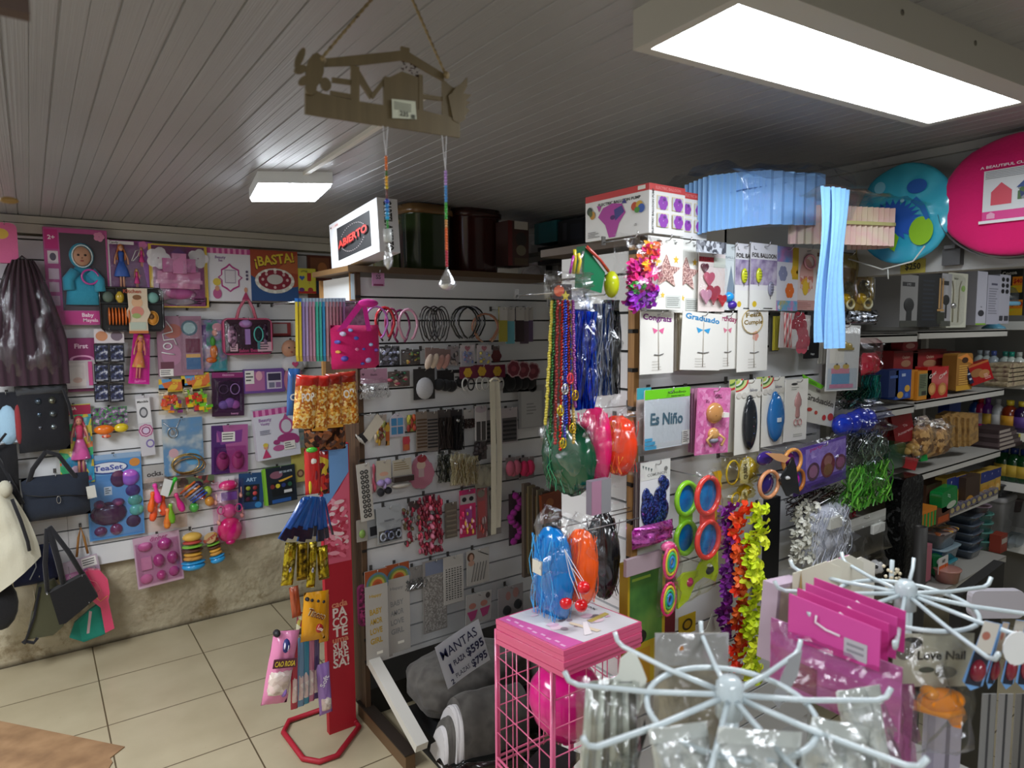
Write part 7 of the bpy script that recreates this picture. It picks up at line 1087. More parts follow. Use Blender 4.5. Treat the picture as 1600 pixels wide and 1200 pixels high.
m = M(); ops = [('r',.1,.22,.98,.78, 'd4d8dc'), ('r',.1,.1,.98,.22, 'd83a8c'), ('r',.06,.06,.98,.1, 'e0e0e4'), ('t',.5,.83,.05, 'A BEAUTIFUL CUBBY HOUSE', 'f0dce8',0,.9), ('ln',.12,.66,.95,.77,5, '8a8c90'), ('p', [(.2,.3), (.2,.48), (.32,.6), (.45,.48), (.45,.3)], 'd04a5c'), ('p', [(.52,.34), (.52,.5), (.66,.64), (.8,.5), (.8,.34)], 'V:2a3a6c,c8ccd0,4a6a3c,8a8c90:60'), ('p', [(.5,.5), (.66,.66), (.82,.5)], '2c4c8c'), ('r',.62,.1,.96,.2, 'dcdcd8'), ('ln',.66,.11,.94,.19,3, '555555'), ('p', [(.16,.12), (.16,.18), (.21,.21), (.26,.18), (.26,.12)], 'e0a0c0')]
m.T = Matrix.Translation((.02*w_+0,0,.04*h_)); art(m, ops,.5*w_,.6*h_,-.041); m.T = None; m.obj('printed_label', r_)
M().sheet(lambda a, b: (w_*.49*math.cos(PI+.15+a*(PI-.3))*(1+.02*b),-.03+.06*b, h_*.5*math.sin(PI+.15+a*(PI-.3))-.006),24,3, '~16161c').obj('black_edge', r_)
r_, w_, h_ = discthing('folded_tent', 'round blue printed folded tent with green shapes, left of the pink one', (1340,256,1484,412),.08, '^N:2a9ac0,3cb4d0,1c84b4:3', [],.045)
m = M()
m.face(star(-.08*w_,-.07*h_,.30*w_,26,.72,.22*h_),-.0245, '1e5ac0')
art(m, [('p', [(.08,.38), (.24,.46), (.3,.56), (.36,.54), (.34,.44), (.5,.26), (.46,.12), (.2,.3)], '7ab81c'), ('e',.72,.3,.12,.14, '8ac01c'), ('p', [(.6,.6), (.7,.52), (.76,.4), (.8,.42), (.74,.56), (.66,.64)], '1c6ab8'), ('e',.66,.74,.1,.07, '1c5ab0'), ('e',.52,.62,.02,.02, '9adcec'), ('e',.28,.78,.06,.06, '7ac0d8')], w_, h_,-.0252)
m.obj('print', r_)
m = M(); m.tube([(-.5*w_,-.05,-.42*h_), (-.1*w_,-.06,-.56*h_), (.2*w_,-.055,-.5*h_), (.3*w_,-.05,-.36*h_)],.0025, 'c8ccc8',6).tube([(-.05*w_,-.058,-.56*h_), (-.04*w_,-.058,-.66*h_)],.002, 'c8ccc8',5); m.obj('white_cord', r_)
item('price_note', 'small yellow price note reading $250 on the header wall', 'price note', 'B', (1407,405,1446,427),.002, [('t',.5,.5,.6, '$250', '26241c',0,.62)], 'a89c44',.001)
tag(M().box((0,0,0), (.03,.05,.05), '4a4a4c').box((.0,0,.03), (.06,.03,.01), '5a5a5c').obj('steel_bracket', None, P('B',1489,402,.016)), 'dark steel bracket on the header wall under the pink tent', 'bracket')

# ---------------------------------------------------------------- shelf goods high on the right wall, deep
item('appliance_box', 'teal carton high on the right wall in the deep corner', 'box', 'B', (862,350,897,382),.02, [('r',.0,.0,.2,1, '2a6a70')], '2c7c84',.12)
item('appliance_box', 'dark carton right of the teal carton, high in the deep corner', 'box', 'B', (899,346,940,385),.02, [('r',.2,.2,.35,.9, '3a3c44'), ('r',.5,.2,.95,.8, '262a34')], '1a1e26',.12)
item('bingo_box', 'dark board game box reading BINGO under the teal carton', 'board game', 'B', (866,384,942,412),.02, [('t',.3,.5,.6, 'BINGO', 'a83a34',4,.5), ('r',.7,.3,.8,.7, '5a5c60'), ('r',.85,.3,.95,.7, '4a4c50')], '1c1a1c',.12)
item('price_card', 'white shelf card with a small pot photo on the right wall', 'price card', 'B', (808,368,862,400),.01, [('r',.45,.1,.7,.6, 'a0a0a0'), ('e',.57,.62,.14,.1, 'c8c8c8'), ('r',.0,.05,.18,.4, 'a89c34')], 'b4b4b4',.01)
item('jewellery_card', 'grey bagged card with a thin round necklace right of the centre unit', 'jewellery card', 'B', (810,400,852,455),.1, [('O',.5,.45,.36,.3,.0016, '6a6a6a',.002)], 'a0a0a2',.004, parts=[('clear_bag', [film(0,0,1,1,.02, 'ffffff',.2)])])
item('price_card', 'pale price card right of the necklace card', 'price card', 'B', (852,398,872,440),.05, [('r',.1,.3,.6,.6, '2a2a2a')], 'a8a8aa',.004)
tag(M().box((0,0,0), (.30,.95,.02), '5a5850').obj('wooden_shelf', None, (2.21,2.82,2.055)), 'wooden shelf high on the right wall carrying the cartons', 'shelf')
# ---------------------------------------------------------------- groceries on the shelves beyond the opening
def g(name, label, cat, bb, fr, t, ops=(), base='e4e2dc', parts=None, group=None, tilt=0, shape=None, pl='G', bev=0):
 val = PL['G'][1] if pl == 'G' else 4.262
 return item(name, label, cat, (1, val) if pl == 'G' else (0, val), bb,-(fr+t), ops, base, t, parts=parts, group=group, tilt=tilt, yaw='cam' if abs(tilt) > 9 else 0, shape=shape, bev=bev)
# top shelf
g('cutlery_box', 'grey box with a black kitchen tool photo, left end of the top shelf', 'box', (1367,432,1395,511),.03,.10, [('r',.1,.78,.8,.86, '1c1c20'), ('t',.45,.82,.06, '12 PCS', 'b8b8bc'), ('b',.5,.42,.3,.14,.002, '1a1a1c'), ('r',.36,.12,.66,.4, '1c1c1e'), ('r',0,0,1,.12, '4a4c44')], 'a0a0a2')
g('cutlery_box', 'black box side with faint lines, second on the top shelf', 'box', (1395,430,1432,511),.03,.10, [('ln',.2,.1,.8,.9,10, '1c2634')], '0c0e12')
g('cutlery_box', 'pale box with a black ladle set photo, third on the top shelf', 'box', (1432,430,1448,510),.03,.10, [('r',.0,.78,.7,.86, '1a1a1c'), ('b',.5,.5,.36,.1,.002, '18181a'), ('r',.42,.15,.58,.45, '18181a'), ('r',0,0,1,.1, '4a4c44')], 'b4b4ba')
g('wooden_spoon_pack', 'pack of wooden spoons with a dark label', 'utensils', (1448,432,1461,510),.03,.04, [('r',.1,.05,1,.28, '2c3020'), ('r',.2,.35,.4,.95, 'c8a068'), ('r',.55,.35,.75,.95, 'b88c54'), ('r',.05,.3,.9,.34, 'c89c5c')], '8a6a44')
g('kitchen_tool_pack', 'white blister of pale handled kitchen tools with a green dot', 'utensils', (1461,428,1492,512),.03,.05, [('t',.4,.9,.06, 'kitchen', '8a8a78'), ('e',.78,.72,.1,.06, '8ab83a'), ('T', [(.28,.1), (.28,.7), (.2,.85)],.004, 'd0ccb8',.002), ('T', [(.55,.1), (.58,.72), (.65,.85)],.004, 'd0ccb8',.002), ('b',.3,.4,.12,.06,.01, '@c8c8c8')], 'cfcfbe', parts=[('blister', [bubble(.05,.04,.7,.96,.02)])])
g('kettle_box', 'white box with a small mixer photo', 'box', (1496,426,1512,508),.03,.08, [('e',.5,.22,.3,.06, '2c2c34'), ('t',.5,.34,.04, 'Hot', '555560'), ('r',0,0,1,.03, '8ab83a')], 'bcbcca')
g('kettle_box', 'pale grey box printed with rows of small text', 'box', (1513,432,1532,507),.04,.08, [('ln',.12,.2,.9,.75,11, '8a8a98'), ('r',.3,.8,.8,.84, '5a5a70')], 'b4b4c4')
g('kettle_box', 'pale grey box with six black tool icons', 'box', (1532,431,1549,506),.04,.08, [('e',.3+.4*(q % 2),.9-.12*(q//2),.14,.045, '1a1a20') for q in range(6)]+[('r',.1,.06,.4,.16, '3a3a44'), ('r',.55,.06,.9,.16, '3a3a44')], 'b8b8c6')
c = P((1,1.36),1562,506); t = empty('cake_stand', 'light blue cake stand with a clear dome at the right end of the top shelf', 'cake stand', (c.x-.02,1.38,1.672))
M().lathe([(.055,0), (.05,.01), (.018,.03), (.014,.10), (.05,.118)], (0,0,0), '^6ab0d0',24).obj('foot', t); M().lathe([(.0,.118), (.105,.12), (.11,.128), (.108,.14), (.0,.14)], (0,0,0), '^78b8d8',28).obj('plate', t); M().lathe([(.10,.142), (.10,.18), (.085,.21), (.05,.225), (0,.23)], (0,0,0), 'film:e8f4ff:0.2',28).obj('dome', t)
# second shelf
for k, (bb, lb) in enumerate((((1367,547,1405,580), 'left dark red carton at the back of the biscuit shelf'), ((1398,546,1450,580), 'middle dark red carton at the back of the biscuit shelf'), ((1440,549,1472,576), 'right red carton at the back of the biscuit shelf'))):
 g('biscuit_carton', lb, 'carton', bb,.12,.08, [('e',.5,.4,.2,.16, 'a87a5c'), ('t',.5,.7,.2, 'Crackers', 'c8a08c'), ('r',0,.9,1,1, '6a1418')], '8c1c20')
g('biscuit_pack', 'loose red packet lying on top of the red cartons', 'biscuits', (1392,533,1416,547),.12,.05, [('e',.5,.5,.3,.3, 'b88a84')], '~8a2430', bev=.3)
g('biscuit_box', 'dark blue biscuit box at the left end of the biscuit shelf', 'biscuit box', (1357,577,1372,618),.02,.08, [('r',.1,.7,.9,.8, '3a5a9c')], '142a5c')
g('biscuit_box', 'blue biscuit box with yellow flower prints', 'biscuit box', (1372,577,1396,621),.02,.07, [('e',.75,.35,.18,.12, 'd0a03a'), ('e',.3,.15,.2,.12, 'c89a3a'), ('r',.35,.78,.6,.88, 'a8b8d8'), ('e',.7,.12,.12,.08, '3a6ac8')], '1c4494')
g('biscuit_box', 'narrow orange box side next to the blue biscuit box', 'biscuit box', (1396,577,1406,621),.02,.07, [], 'c07c1c')
g('biscuit_box', 'orange box with a green grey nutrition panel', 'biscuit box', (1406,578,1428,622),.01,.07, [('r',.1,.14,.7,.9, '6a7458'), ('ln',.15,.4,.65,.86,8, '2c3424'), ('r',.3,.16,.62,.3, '2c2c20')], 'c8821c')
for k, (x0, x1, lb) in enumerate(((1429,1445, 'red biscuit packet with a round biscuit print, left of two'), (1444,1462, 'red biscuit packet with white lettering, right of two'))):
 g('biscuit_pack', lb, 'biscuits', (x0,572, x1,621),.01,.05, [('e',.5,.3,.36,.2, 'b87a3c'), ('e',.5,.3,.24,.13, 'd8a060'), ('t',.5,.75,.16, 'Crac', 'e8d8d0',20,.7)], '^c01c22')
g('drink_bottle', 'tall amber carton bottle with diagonal orange bands', 'bottle', (1472,552,1497,608),.03,.06, [('p', [(0,.9), (.6,1), (1,.8), (1,.7)], 'd8883a'), ('e',.5,.82,.2,.08, '3a2414'), ('ln',.15,.15,.8,.7,9, 'd8a850'), ('r',0,0,1,.14, 'c8962c')], 'a0702c', bev=.1)
g('biscuit_pack', 'navy packet with white slanted stripes leaning beside the amber bottle', 'biscuits', (1496,566,1518,604),.02,.03, [('r',.2,.2,.8,.3, 'c0c8d8'), ('r',.3,.5,.9,.58, 'c0c8d8')], '^1c2444', tilt=-24)
g('biscuit_pack', 'large red packet with brown biscuit photo leaning to the right', 'biscuits', (1497,557,1548,606),-.01,.04, [('e',.35,.55,.3,.2, '9c6a3c'), ('e',.65,.4,.25,.2, 'b07c48'), ('ln',.62,.1,.9,.4,4, 'e0b0a8'), ('r',0,.9,1,1, 'b8642c')], '^a81c20', tilt=-20)
for k in range(5): g('bread_pack', 'one of the flat brown packets piled at the right end of the biscuit shelf', 'bread', (1538+k,592-k*6.5,1577-k*2,600-k*6.5),.0,.10, [], 'N:8a7a64,b8a888,6a4a48:30', group='flat brown packets', bev=.2)
# third shelf
g('biscuit_pack', 'big upright red pouch with cursive lettering and cookies in its window', 'biscuits', (1378,640,1420,692),.05,.06, [('t',.6,.6,.13, 'Tia', 'd0a0a0',10), ('t',.55,.38,.13, 'Amaretti', 'd0a0a0',14,.8)], '^8c1820', tilt=-12)
g('biscuit_pack', 'clear bag of round cookies over a red base, front of the snack shelf', 'biscuits', (1390,682,1432,734),.02,.05, [], '^a81c24', tilt=14, shape=[(0,0), (1,0), (1,.45), (0,.4)], parts=[('cookies', [('b', x, z,.16,.13,.03, 'c8a058') for x, z in ((.25,.62), (.5,.7), (.72,.64), (.4,.8), (.62,.86))]), ('clear_window', [film(0,.3,1,1,.035)])])
g('snack_pack', 'dark green bag at the left end of the snack shelf', 'snack bag', (1364,690,1392,728),.04,.06, [], '^0f3f24', bev=.15)
g('snack_pack', 'dark red bag behind the upright red pouch', 'snack bag', (1356,636,1384,680),.10,.05, [], '^5a1418', bev=.1)
def nuts(m, w, h, y): m.pillow(-.5*w,-.5*h,.5*w,.3*h,.08, 'V:8a6030,b8884c,6a4420,d0a468:60', y=y, wr=.1, sd=3); m.pillow(-.3*w,.25*h,.3*w,.5*h,.05, 'V:b0a090,6a5a5c,d8ccc0:60', y=y, wr=.3, sd=5)
for k, (bb, lb) in enumerate((((1424,650,1446,712), 'clear bag of nuts, left of two on the snack shelf'), ((1444,655,1472,712), 'fuller clear bag of nuts, right of two on the snack shelf'))):
 g('nut_bag', lb, 'nuts', bb,.03,.01, shape=[(.1,.0), (.9,0), (.9,.1), (.1,.1)], base='8a6030', parts=[('nuts', [('X', nuts)]), ('clear_bag', [film(0,0,1,1,.05)])])
g('snack_pack', 'bright green packet between the cookie bag and the nuts', 'snack bag', (1428,692,1444,720),.01,.03, [], '^0f9a44', tilt=-10)
for k, x in enumerate((1460,1472,1484,1494,1502)):
 g('bread_stick_pack', 'one of the tall brown toast packets leaning together on the snack shelf', 'bread', (x,642+k*1, x+17,699-k*1),.06-.01*k,.03, [('r',.1,.3,.9,.4, '8a6c44')], 'N:7c5c34,a8844c,6a4a28:24', tilt=-8, group='leaning brown toast packets')
for k in range(5): g('candle_box', 'one of the flat dark packets piled at the right end of the snack shelf', 'box', (1518,689-k*6,1556-k*3,695-k*6),.01,.12, [('r',.05,.15,.7,.8, 'a89c94')], ['3a2a2c', '5a4a4c'][k % 2], group='flat dark packets with pale ends')
g('blue_pack', 'blue packet standing at the back behind the toast packets', 'pack', (1466,626,1484,646),.14,.05, [], '1c3a8c')
# fourth shelf: sauces and rice cartons
g('flour_pack', 'green and white bag in front of the cartons on the fourth shelf', 'bag', (1452,758,1478,795),-.01,.05, [('e',.6,.2,.3,.16, 'b0b8a8'), ('t',.45,.7,.2, 'TCL', 'b8d8c0',-20)], '^14803c', tilt=-6, bev=.1)
g('seasoning_box', 'carton of green and orange sachets at the left end of the fourth shelf', 'sachet box', (1410,790,1436,818),-.01,.07, [('r',.05+.2*q,0,.17+.2*q,.85, '2c8a3c') for q in range(5)]+[('r',0,.8,1,1, 'd07a1c')], 'c8781c')
g('seasoning_box', 'brown carton with small orange packets right of the green sachets', 'sachet box', (1437,788,1458,812),-.01,.07, [('r',.1,.1,.9,.5, 'a84a1c')], '5a3420')
g('corn_carton', 'open brown carton behind the green bag', 'carton', (1418,748,1458,794),.05,.08, [], '4a3020')
for k, (x0, x1) in enumerate(((1460,1474), (1474,1490), (1490,1502), (1514,1526), (1526,1537), (1537,1546))):
 g('cereal_packet', ['first','second','third','fourth','fifth','sixth'][k]+' blue and yellow packet from the left on the fourth shelf', 'food packet', (x0,744-k*3, x1,794-k*6),.03,.05, [('r',0,.6,1,1, '1c2c74'), ('e',.5,.3,.5,.24, 'c8963a'), ('e',.5,.24,.3,.12, 'e0c078'), ('t',.5,.85,.12, 'P', 'c8c8dc')], 'b8963c')
g('open_carton', 'brown display carton among the blue and yellow packets', 'carton', (1494,742,1516,788),.0,.04, [('e',.3,.2,.3,.2, 'b8842c')], '3c2a1e')
for k in range(9): g('small_can', 'one of the small foil pouches lined up along the front edge of the fourth shelf', 'pouch', (1476+k*8.5,790-k*3.6,1485+k*8.5,803-k*3.9),-.005,.02, [('e',.5,.5,.3,.3, 'a89868')], '^N:2c2c6c,8a847c,3a3a80:60', group='small foil pouches along the shelf edge', bev=.2)
# bottom shelf: plastic tubs
def tub(name, lb, px, py, w, d, h, body, lid, z, v=1.32, rnd=.3, rot=0):
 c = P((1, v), px, py); t = empty(name, lb, 'food container', (c.x, v, z), (0,0, R(rot)), lb[7:].split(' in the middle')[0] if lb.startswith('one of') else None)
 def ring(sx, sy, zz, n=24):
  o = []
  for k in range(n):
   a = 2*PI*k/n; e = rnd; o.append((math.copysign(abs(math.cos(a))**e, math.cos(a))*w/2*sx, math.copysign(abs(math.sin(a))**e, math.sin(a))*d/2*sy, zz))
  return o
 m = M(); n = 24; vs = ring(.82,.82,0)+ring(.96,.96, h*.9)
 m.add(vs, [(i, (i+1) % n, (i+1) % n+n, i+n) for i in range(n)]+[tuple(range(n-1,-1,-1))], body, True); m.obj('tub', t)
 m = M(); vs = ring(1.02,1.02, h*.88)+ring(1.03,1.03, h*.97)+ring(.93,.93, h*1.0)
 m.add(vs, [(i+j*n, (i+1) % n+j*n, (i+1) % n+n+j*n, i+n+j*n) for j in range(2) for i in range(n)]+[tuple(range(2*n,3*n))], lid, True); m.obj('lid', t)
 return t
Zb = .537
tub('food_container', 'rectangular tub with a printed flowery lid, top left of the tub pile',1460,855,.20,.14,.075, '^6a6870', '^V:8a7c78,b0643c,4a3a3c,9a8a88,d0a03c:40', Zb+.13,1.33)
tub('food_container', 'blue tub with pale lid under the flowery one',1462,875,.20,.15,.06, '^2a5a78', '^8aa0ac', Zb+.065,1.33)
tub('food_container', 'teal tub at the bottom of the left pile',1458,885,.19,.15,.06, '^1f5a5a', '^3a8a98', Zb,1.33)
for k in range(5): tub('food_container', 'one of the five stacked dark grey blue tubs in the middle of the bottom shelf',1503,870,.15,.14,.042, '^3a4450', '^4c5664', Zb+.043*k,1.34)
tub('food_container', 'round tub with a lilac lid on top of the mint tubs',1523,840,.13,.13,.04, '^4a4a54', '^a890a8', Zb+.195,1.34,1)
for k in range(4): tub('food_container', 'one of the mint green round tubs below the lilac lid',1526,870,.13,.13,.046, '^3f6a68', '^4a8078', Zb+.047*k,1.34,1)
tub('food_container', 'pink rimmed round tub at the front edge of the bottom shelf',1480,890,.12,.11,.06, '^a8746c', '^b88478', Zb,1.235,1)
tub('storage_crate', 'dark crate with white letters on its side under the fourth shelf',1552,800,.22,.16,.07, '^1c1f24', '^30343a', Zb+.22,1.40)
tub('food_container', 'large pale grey tub carrying the dark crate',1552,830,.20,.16,.21, '^8a8a8c', '^9a9a9c', Zb,1.40)
tub('food_container', 'brownish round tub at the right end behind the glasses',1576,840,.14,.14,.08, '^4c4040', '^6a5c5c', Zb+.06,1.42,1)
for k in range(3): g('drinking_glass', ['small red and white box at the right of the mint tubs', 'clear drinking glass left one at the shelf end', 'clear drinking glass right one at the shelf end'][k], 'glass' if k else 'box', ((1546,832,1556,858), (1558,833,1570,852), (1570,832,1583,850))[k],-.02,.05, [('r',.1,.5,.9,.8, 'b0a8a0')] if k == 0 else [], '8a3424' if k == 0 else 'film:e0e8ec:0.25', bev=0 if k == 0 else .3)
c = P((1,1.18),1423,895)
tag(M().lathe([(.024,0), (.024,.90), (.016,.90), (.016,.85)], (0,0,0), '3a3836',20).obj('cardboard_tube', None, (c.x,1.15,0)), 'dark cardboard tube standing upright in front of the tubs', 'tube')
g('gift_wrap_roll', 'pink wrapping paper roll behind the dark tube', 'wrapping paper', (1400,842,1418,905),.02,.03, [], 'b0486c')
g('gift_wrap_roll', 'dusty pink wrapping paper roll right of the dark tube', 'wrapping paper', (1432,850,1444,905),.02,.03, [], 'b06a78')
g('paper_cup_pack', 'green round pack with a white end below the tubs', 'cup pack', (1445,862,1470,897),.0,.05, [('e',.6,.75,.3,.16, 'c8ccc8')], '^1c6a3c', tilt=-10, bev=.2)
g('price_tag', 'white and orange price tag in front of the tubs', 'price tag', (1466,870,1480,894),-.005,.003, [('r',0,0,1,.5, 'd8642c'), ('t',.5,.75,.3, '169', '333333')], 'd0d0cc')
g('umbrella_pack', 'tall black plastic wrapped roll standing behind the soccer ball bag', 'wrapped roll', (1382,742,1416,900),-.06,.06, [], '@N:0c0c0e,2a2c2e,0e0e10,6a6c70:50', bev=.2)
# far right wall
for k, (yy0, yy1, x0, lb) in enumerate(((422,458,1572, 'upper'), (458,493,1560, 'lower'))):
 g('offer_box', lb+' black and yellow cocoa boxes with an orange 40 offer tag at the right edge', 'box', (x0, yy0,1606, yy1),.02,.08, [('r',0,0,1,.3, 'd0c02c'), ('p', [(.3,0), (1,0), (1,.4)], 'e0b020'), ('r',.55,.3,1,.68, 'e88a1c'), ('t',.8,.5,.26, '$40', 'b81c1c',0,.4), ('t',.4,.85,.2, 'Cocoa', 'c8c4b8',4), ('e',.2,.35,.2,.16, '6a3020')], '1c1a16', pl='W')
BT = (('white shampoo bottle with a grey cap', 'c0ccc8', '8a9498',1530), ('white shampoo bottle second from the left', 'c4d0cc', '9aa0a8',1541), ('clear bottle with a blue cap', 'b0bcc4', '4a5a9c',1552), ('white bottle with a green label', 'c8d4cc', '2c7a6c',1570), ('white bottle with a teal cap', 'd0dcd4', '1f9a84',1580), ('white squared bottle at the right edge', 'dce4dc', 'b8c0b8',1592))
def bottle(lb, px, py0, py1, w, body, cap, lab, z, nm='bottle', cat='bottle', u=4.34, sq=1):
 c = P((0, u), px, (py0+py1)/2); hh = P((0, u), px, py0).z-P((0, u), px, py1).z
 t = empty(nm, lb, cat, (u, c.y, z)); hh = min(hh,.26)
 bd = M().lathe([(w*.9,0), (w,.01), (w, hh*.62), (w*.8, hh*.74), (w*.4, hh*.8), (w*.4, hh*.84)], (0,0,0), '^'+body,14).obj('body', t)
 M().lathe([(w*.45, hh*.83), (w*.45, hh), (0, hh)], (0,0,0), '^'+cap,12).obj('cap', bd)
 M().lathe([(w*1.02, hh*.15), (w*1.02, hh*.5)], (0,0,0), lab,14).obj('label', bd)
for lb, b_, c_, x in BT: bottle(lb+' on the upper right wall shelf', x,548,592,.03, b_, c_, 'V:d8e0d8,8a9c94,3a4a44:30',1.392)
for lb, b_, c_, x, l_ in (('blue spray can', '1c4a9c', '2a2c3c',1523, 'c8ccd8'), ('magenta and white spray can', 'b81c5c', 'c83a3c',1532, 'd8c8d0'), ('purple and yellow spray can', '6a2c8c', '7a3a9c',1543, 'd0a83a'), ('white spray can with black print', 'c0c4c8', 'b0b4b8',1559, 'd0d0d0'), ('amber cleaner bottle with a yellow cap', '7a2c14', 'd8c03a',1578, 'd89a2c'), ('violet cleaner bottle with a yellow cap', '2a1444', 'd8c03a',1597, '5a3a8c')):
 bottle(lb+' on the middle right wall shelf', x,622,670,.03 if x < 1565 else .042, b_, c_, l_,1.112, 'cleaner_bottle')
for k, x in enumerate((1568,1584,1600)): bottle(['leftmost', 'middle', 'rightmost'][k]+' dark green cleaner bottle with a yellow label on the lower right wall shelf', x,708,760,.045, '12401f', '1c2c6c', 'c8a83a',.837, 'cleaner_bottle')
tag(M().box((0,0,0), (.02,.07,.03), 'c8bc3c').obj('price_tag', None, (4.247, P((0,4.25),1582,676).y,1.098)), 'yellow price tag on the edge of the middle right wall shelf', 'price tag')

# ---------------------------------------------------------------- blankets under the centre unit
def lump(name, lb, cat, c, sx, sy, sz, mt, sd, rot=0, tilt=0, amp=.12):
 m = M()
 def fn(a, b):
  th, ph = 2*PI*a, PI*b; n = Vector((math.sin(ph)*math.cos(th), math.sin(ph)*math.sin(th), math.cos(ph)))
  e = .7; q = Vector([math.copysign(abs(t_)**e, t_) for t_ in n]); k = 1+amp*noise.noise(n*1.8+Vector((sd,0,0)))+amp*.5*noise.noise(n*4+Vector((sd,2,0)))
  return (q.x*sx*k, q.y*sy*k, q.z*sz*k+sz)
 m.sheet(fn,40,24, mt); o = m.obj(name, None, c, (0, R(tilt), R(rot))); return tag(o, lb, cat)
GB = 'N:4a4744,5c5955,3f3c3a:9'
lump('folded_blanket', 'large dark grey plush blanket heaped under the centre unit', 'blanket', (1.44,2.33,.11),.26,.15,.11, '~'+GB,1,-6)
lump('folded_blanket', 'dark grey blanket pile further right under the centre unit', 'blanket', (1.86,2.28,.105),.18,.17,.10, '~'+GB,5,-4)
lump('dark_bag', 'black plastic bag on the floor beneath the blankets', 'bag', (1.38,2.04,0),.20,.09,.045, '^101312',4,-12,0,.3)
# the front blanket: folded over, white lining visible on the left side
t = empty('folded_blanket', 'thick grey plush blanket folded over, its white fleece lining showing on the left', 'blanket', (1.34,2.12,.10), (0,0, R(-8)))
def drape(rad, x0, x1, mt, nm, dz=0):
 # arch profile in the depth-height plane, swept across
 m = M()
 def fn(a, b):
  th = PI*(.02+.96*a); r_ = rad*(1+.05*noise.noise(Vector((a*3, b*3, rad*9))))
  wob = .006*noise.noise(Vector((a*6, b*7,1)))
  return (x0+(x1-x0)*b+.02*math.sin(a*PI),-math.cos(th)*r_*.62-.03*math.sin(th)*b, max(-.085, math.sin(th)*r_*1.15-.05+wob)+dz+.012*math.sin(b*PI))
 m.sheet(fn,30,16, mt)
 m.add([fn(a/14,0) for a in range(15)], [tuple(range(15))], mt); m.add([fn(a/14,1) for a in range(15)], [tuple(range(14,-1,-1))], mt)
 return m.obj(nm, t)
drape(.19,-.10,.17, '~'+GB, 'plush_body'); drape(.165,-.125,-.09, '~c6c4c6', 'white_lining',-.005); drape(.135,-.15,-.11, '~'+GB, 'inner_fold',-.012); drape(.115,-.165,-.13, '~cdcbcd', 'white_lining',-.02)
tag(M().box((0,0,.05), (.86,.36,.10), '17181a').obj('low_platform', None, (1.62,2.27,0)), 'low black platform on the floor under the blankets', 'platform')
# hand written price sheet
cs = [P((1,2.13), *q) for q in ((732,982), (780,1010), (716,1070), (665,1026))]
cc = sum(cs, Vector())/4; ex = (cs[1]-cs[0]);
W3 = (cs[0]-cs[3]); Hh = (cs[3]-cs[2])
t = empty('price_sheet', 'white sheet hand lettered MANTAS with two prices, lying on the grey blankets', 'sign', cc)
ax_x = (cs[0]-cs[3]).normalized(); ax_z = (cs[0]-cs[1]); ax_z = (ax_z-ax_x*ax_z.dot(ax_x)).normalized(); ax_y = -ax_x.cross(ax_z)*-1
ax_y = ax_z.cross(ax_x)
t.matrix_world = Matrix(((ax_x.x, ax_y.x, ax_z.x, cc.x), (ax_x.y, ax_y.y, ax_z.y, cc.y), (ax_x.z, ax_y.z, ax_z.z, cc.z), (0,0,0,1)))
sw = (cs[0]-cs[3]).length*1.04; sh = (cs[0]-cs[1]).length*1.04
m = M(); m.sheet(lambda a, b: ((a-.5)*sw,.002+.006*math.sin(a*PI), (b-.5)*sh),10,2, 'c8cdd8'); m.obj('paper', t)
m = M()
for s_, x, z, sz, w_ in (('MANTAS',-.04,.30,.30,.82), ('1',-.33,-.10,.34,.05), ('PLAZA',-.12,-.02,.17,.26), ('$595',.25,.02,.26,.40), ('2',-.37,-.38,.16,.07), ('PLAZAS',-.12,-.30,.15,.32), ('$795',.27,-.28,.24,.36)):
 m.text(s_, x*sw, z*sh, sz*sh, '1c1f4a',-.0065,4, len(s_) < 6 and s_ != '1', w_*sw)
m.obj('hand_lettering', t)

# ---------------------------------------------------------------- pink wire cage with balloons and flat boxes
ZT = .908
q4 = [P((2, ZT), *q) for q in ((775,985), (862,1052), (990,1004))]
a, b, c = q4; d = a+c-b; ux = (c-b); uy = (a-b)
t = empty('wire_cage', 'pink wire cube stand on the floor holding balloons', 'wire rack', (b.x, b.y,0))
def L3(p, q, r_=.0032, mt='^e8729c'): return ([tuple(p), tuple(q)], r_, mt)
def cagep(i, j, z): v = b+ux*i+uy*j; return (v.x-b.x, v.y-b.y, z)
m = M()
for z in (.908,.559,.543,.193,.177,.02):
 m.tube([cagep(0,0, z), cagep(1,0, z), cagep(1,1, z), cagep(0,1, z)],.004, '^e8729c',6, True)
for (i, j) in ((0,0), (1,0), (1,1), (0,1)):
 m.tube([cagep(i, j,0), cagep(i, j,.912)],.0045, '^e8729c',6)
 m.tube([cagep(i+.03*(1-2*i), j,0), cagep(i+.03*(1-2*i), j,.908)],.003, '^e8729c',5)
m.obj('frame', t)
for nm, f_ in (('side_grid', lambda s_: ((s_,0), 'x')), ('side_grid', lambda s_: ((s_,1), 'x')), ('side_grid', lambda s_: ((0, s_), 'y')), ('side_grid', lambda s_: ((1, s_), 'y'))):
 m = M(); side = f_(.5)
 for k in range(1,5):
  (i, j), _a = f_(k/5); m.tube([cagep(i, j,.02), cagep(i, j,.908)],.0017, '^e8729c',5)
 (i0, j0), _a = f_(0); (i1, j1), _a = f_(1)
 for z in (.09,.26,.33,.40,.47,.63,.70,.77,.84): m.tube([cagep(i0, j0, z), cagep(i1, j1, z)],.0017, '^e8729c',5)
 m.obj(nm, t)
ctr = b+ux*.52+uy*.48
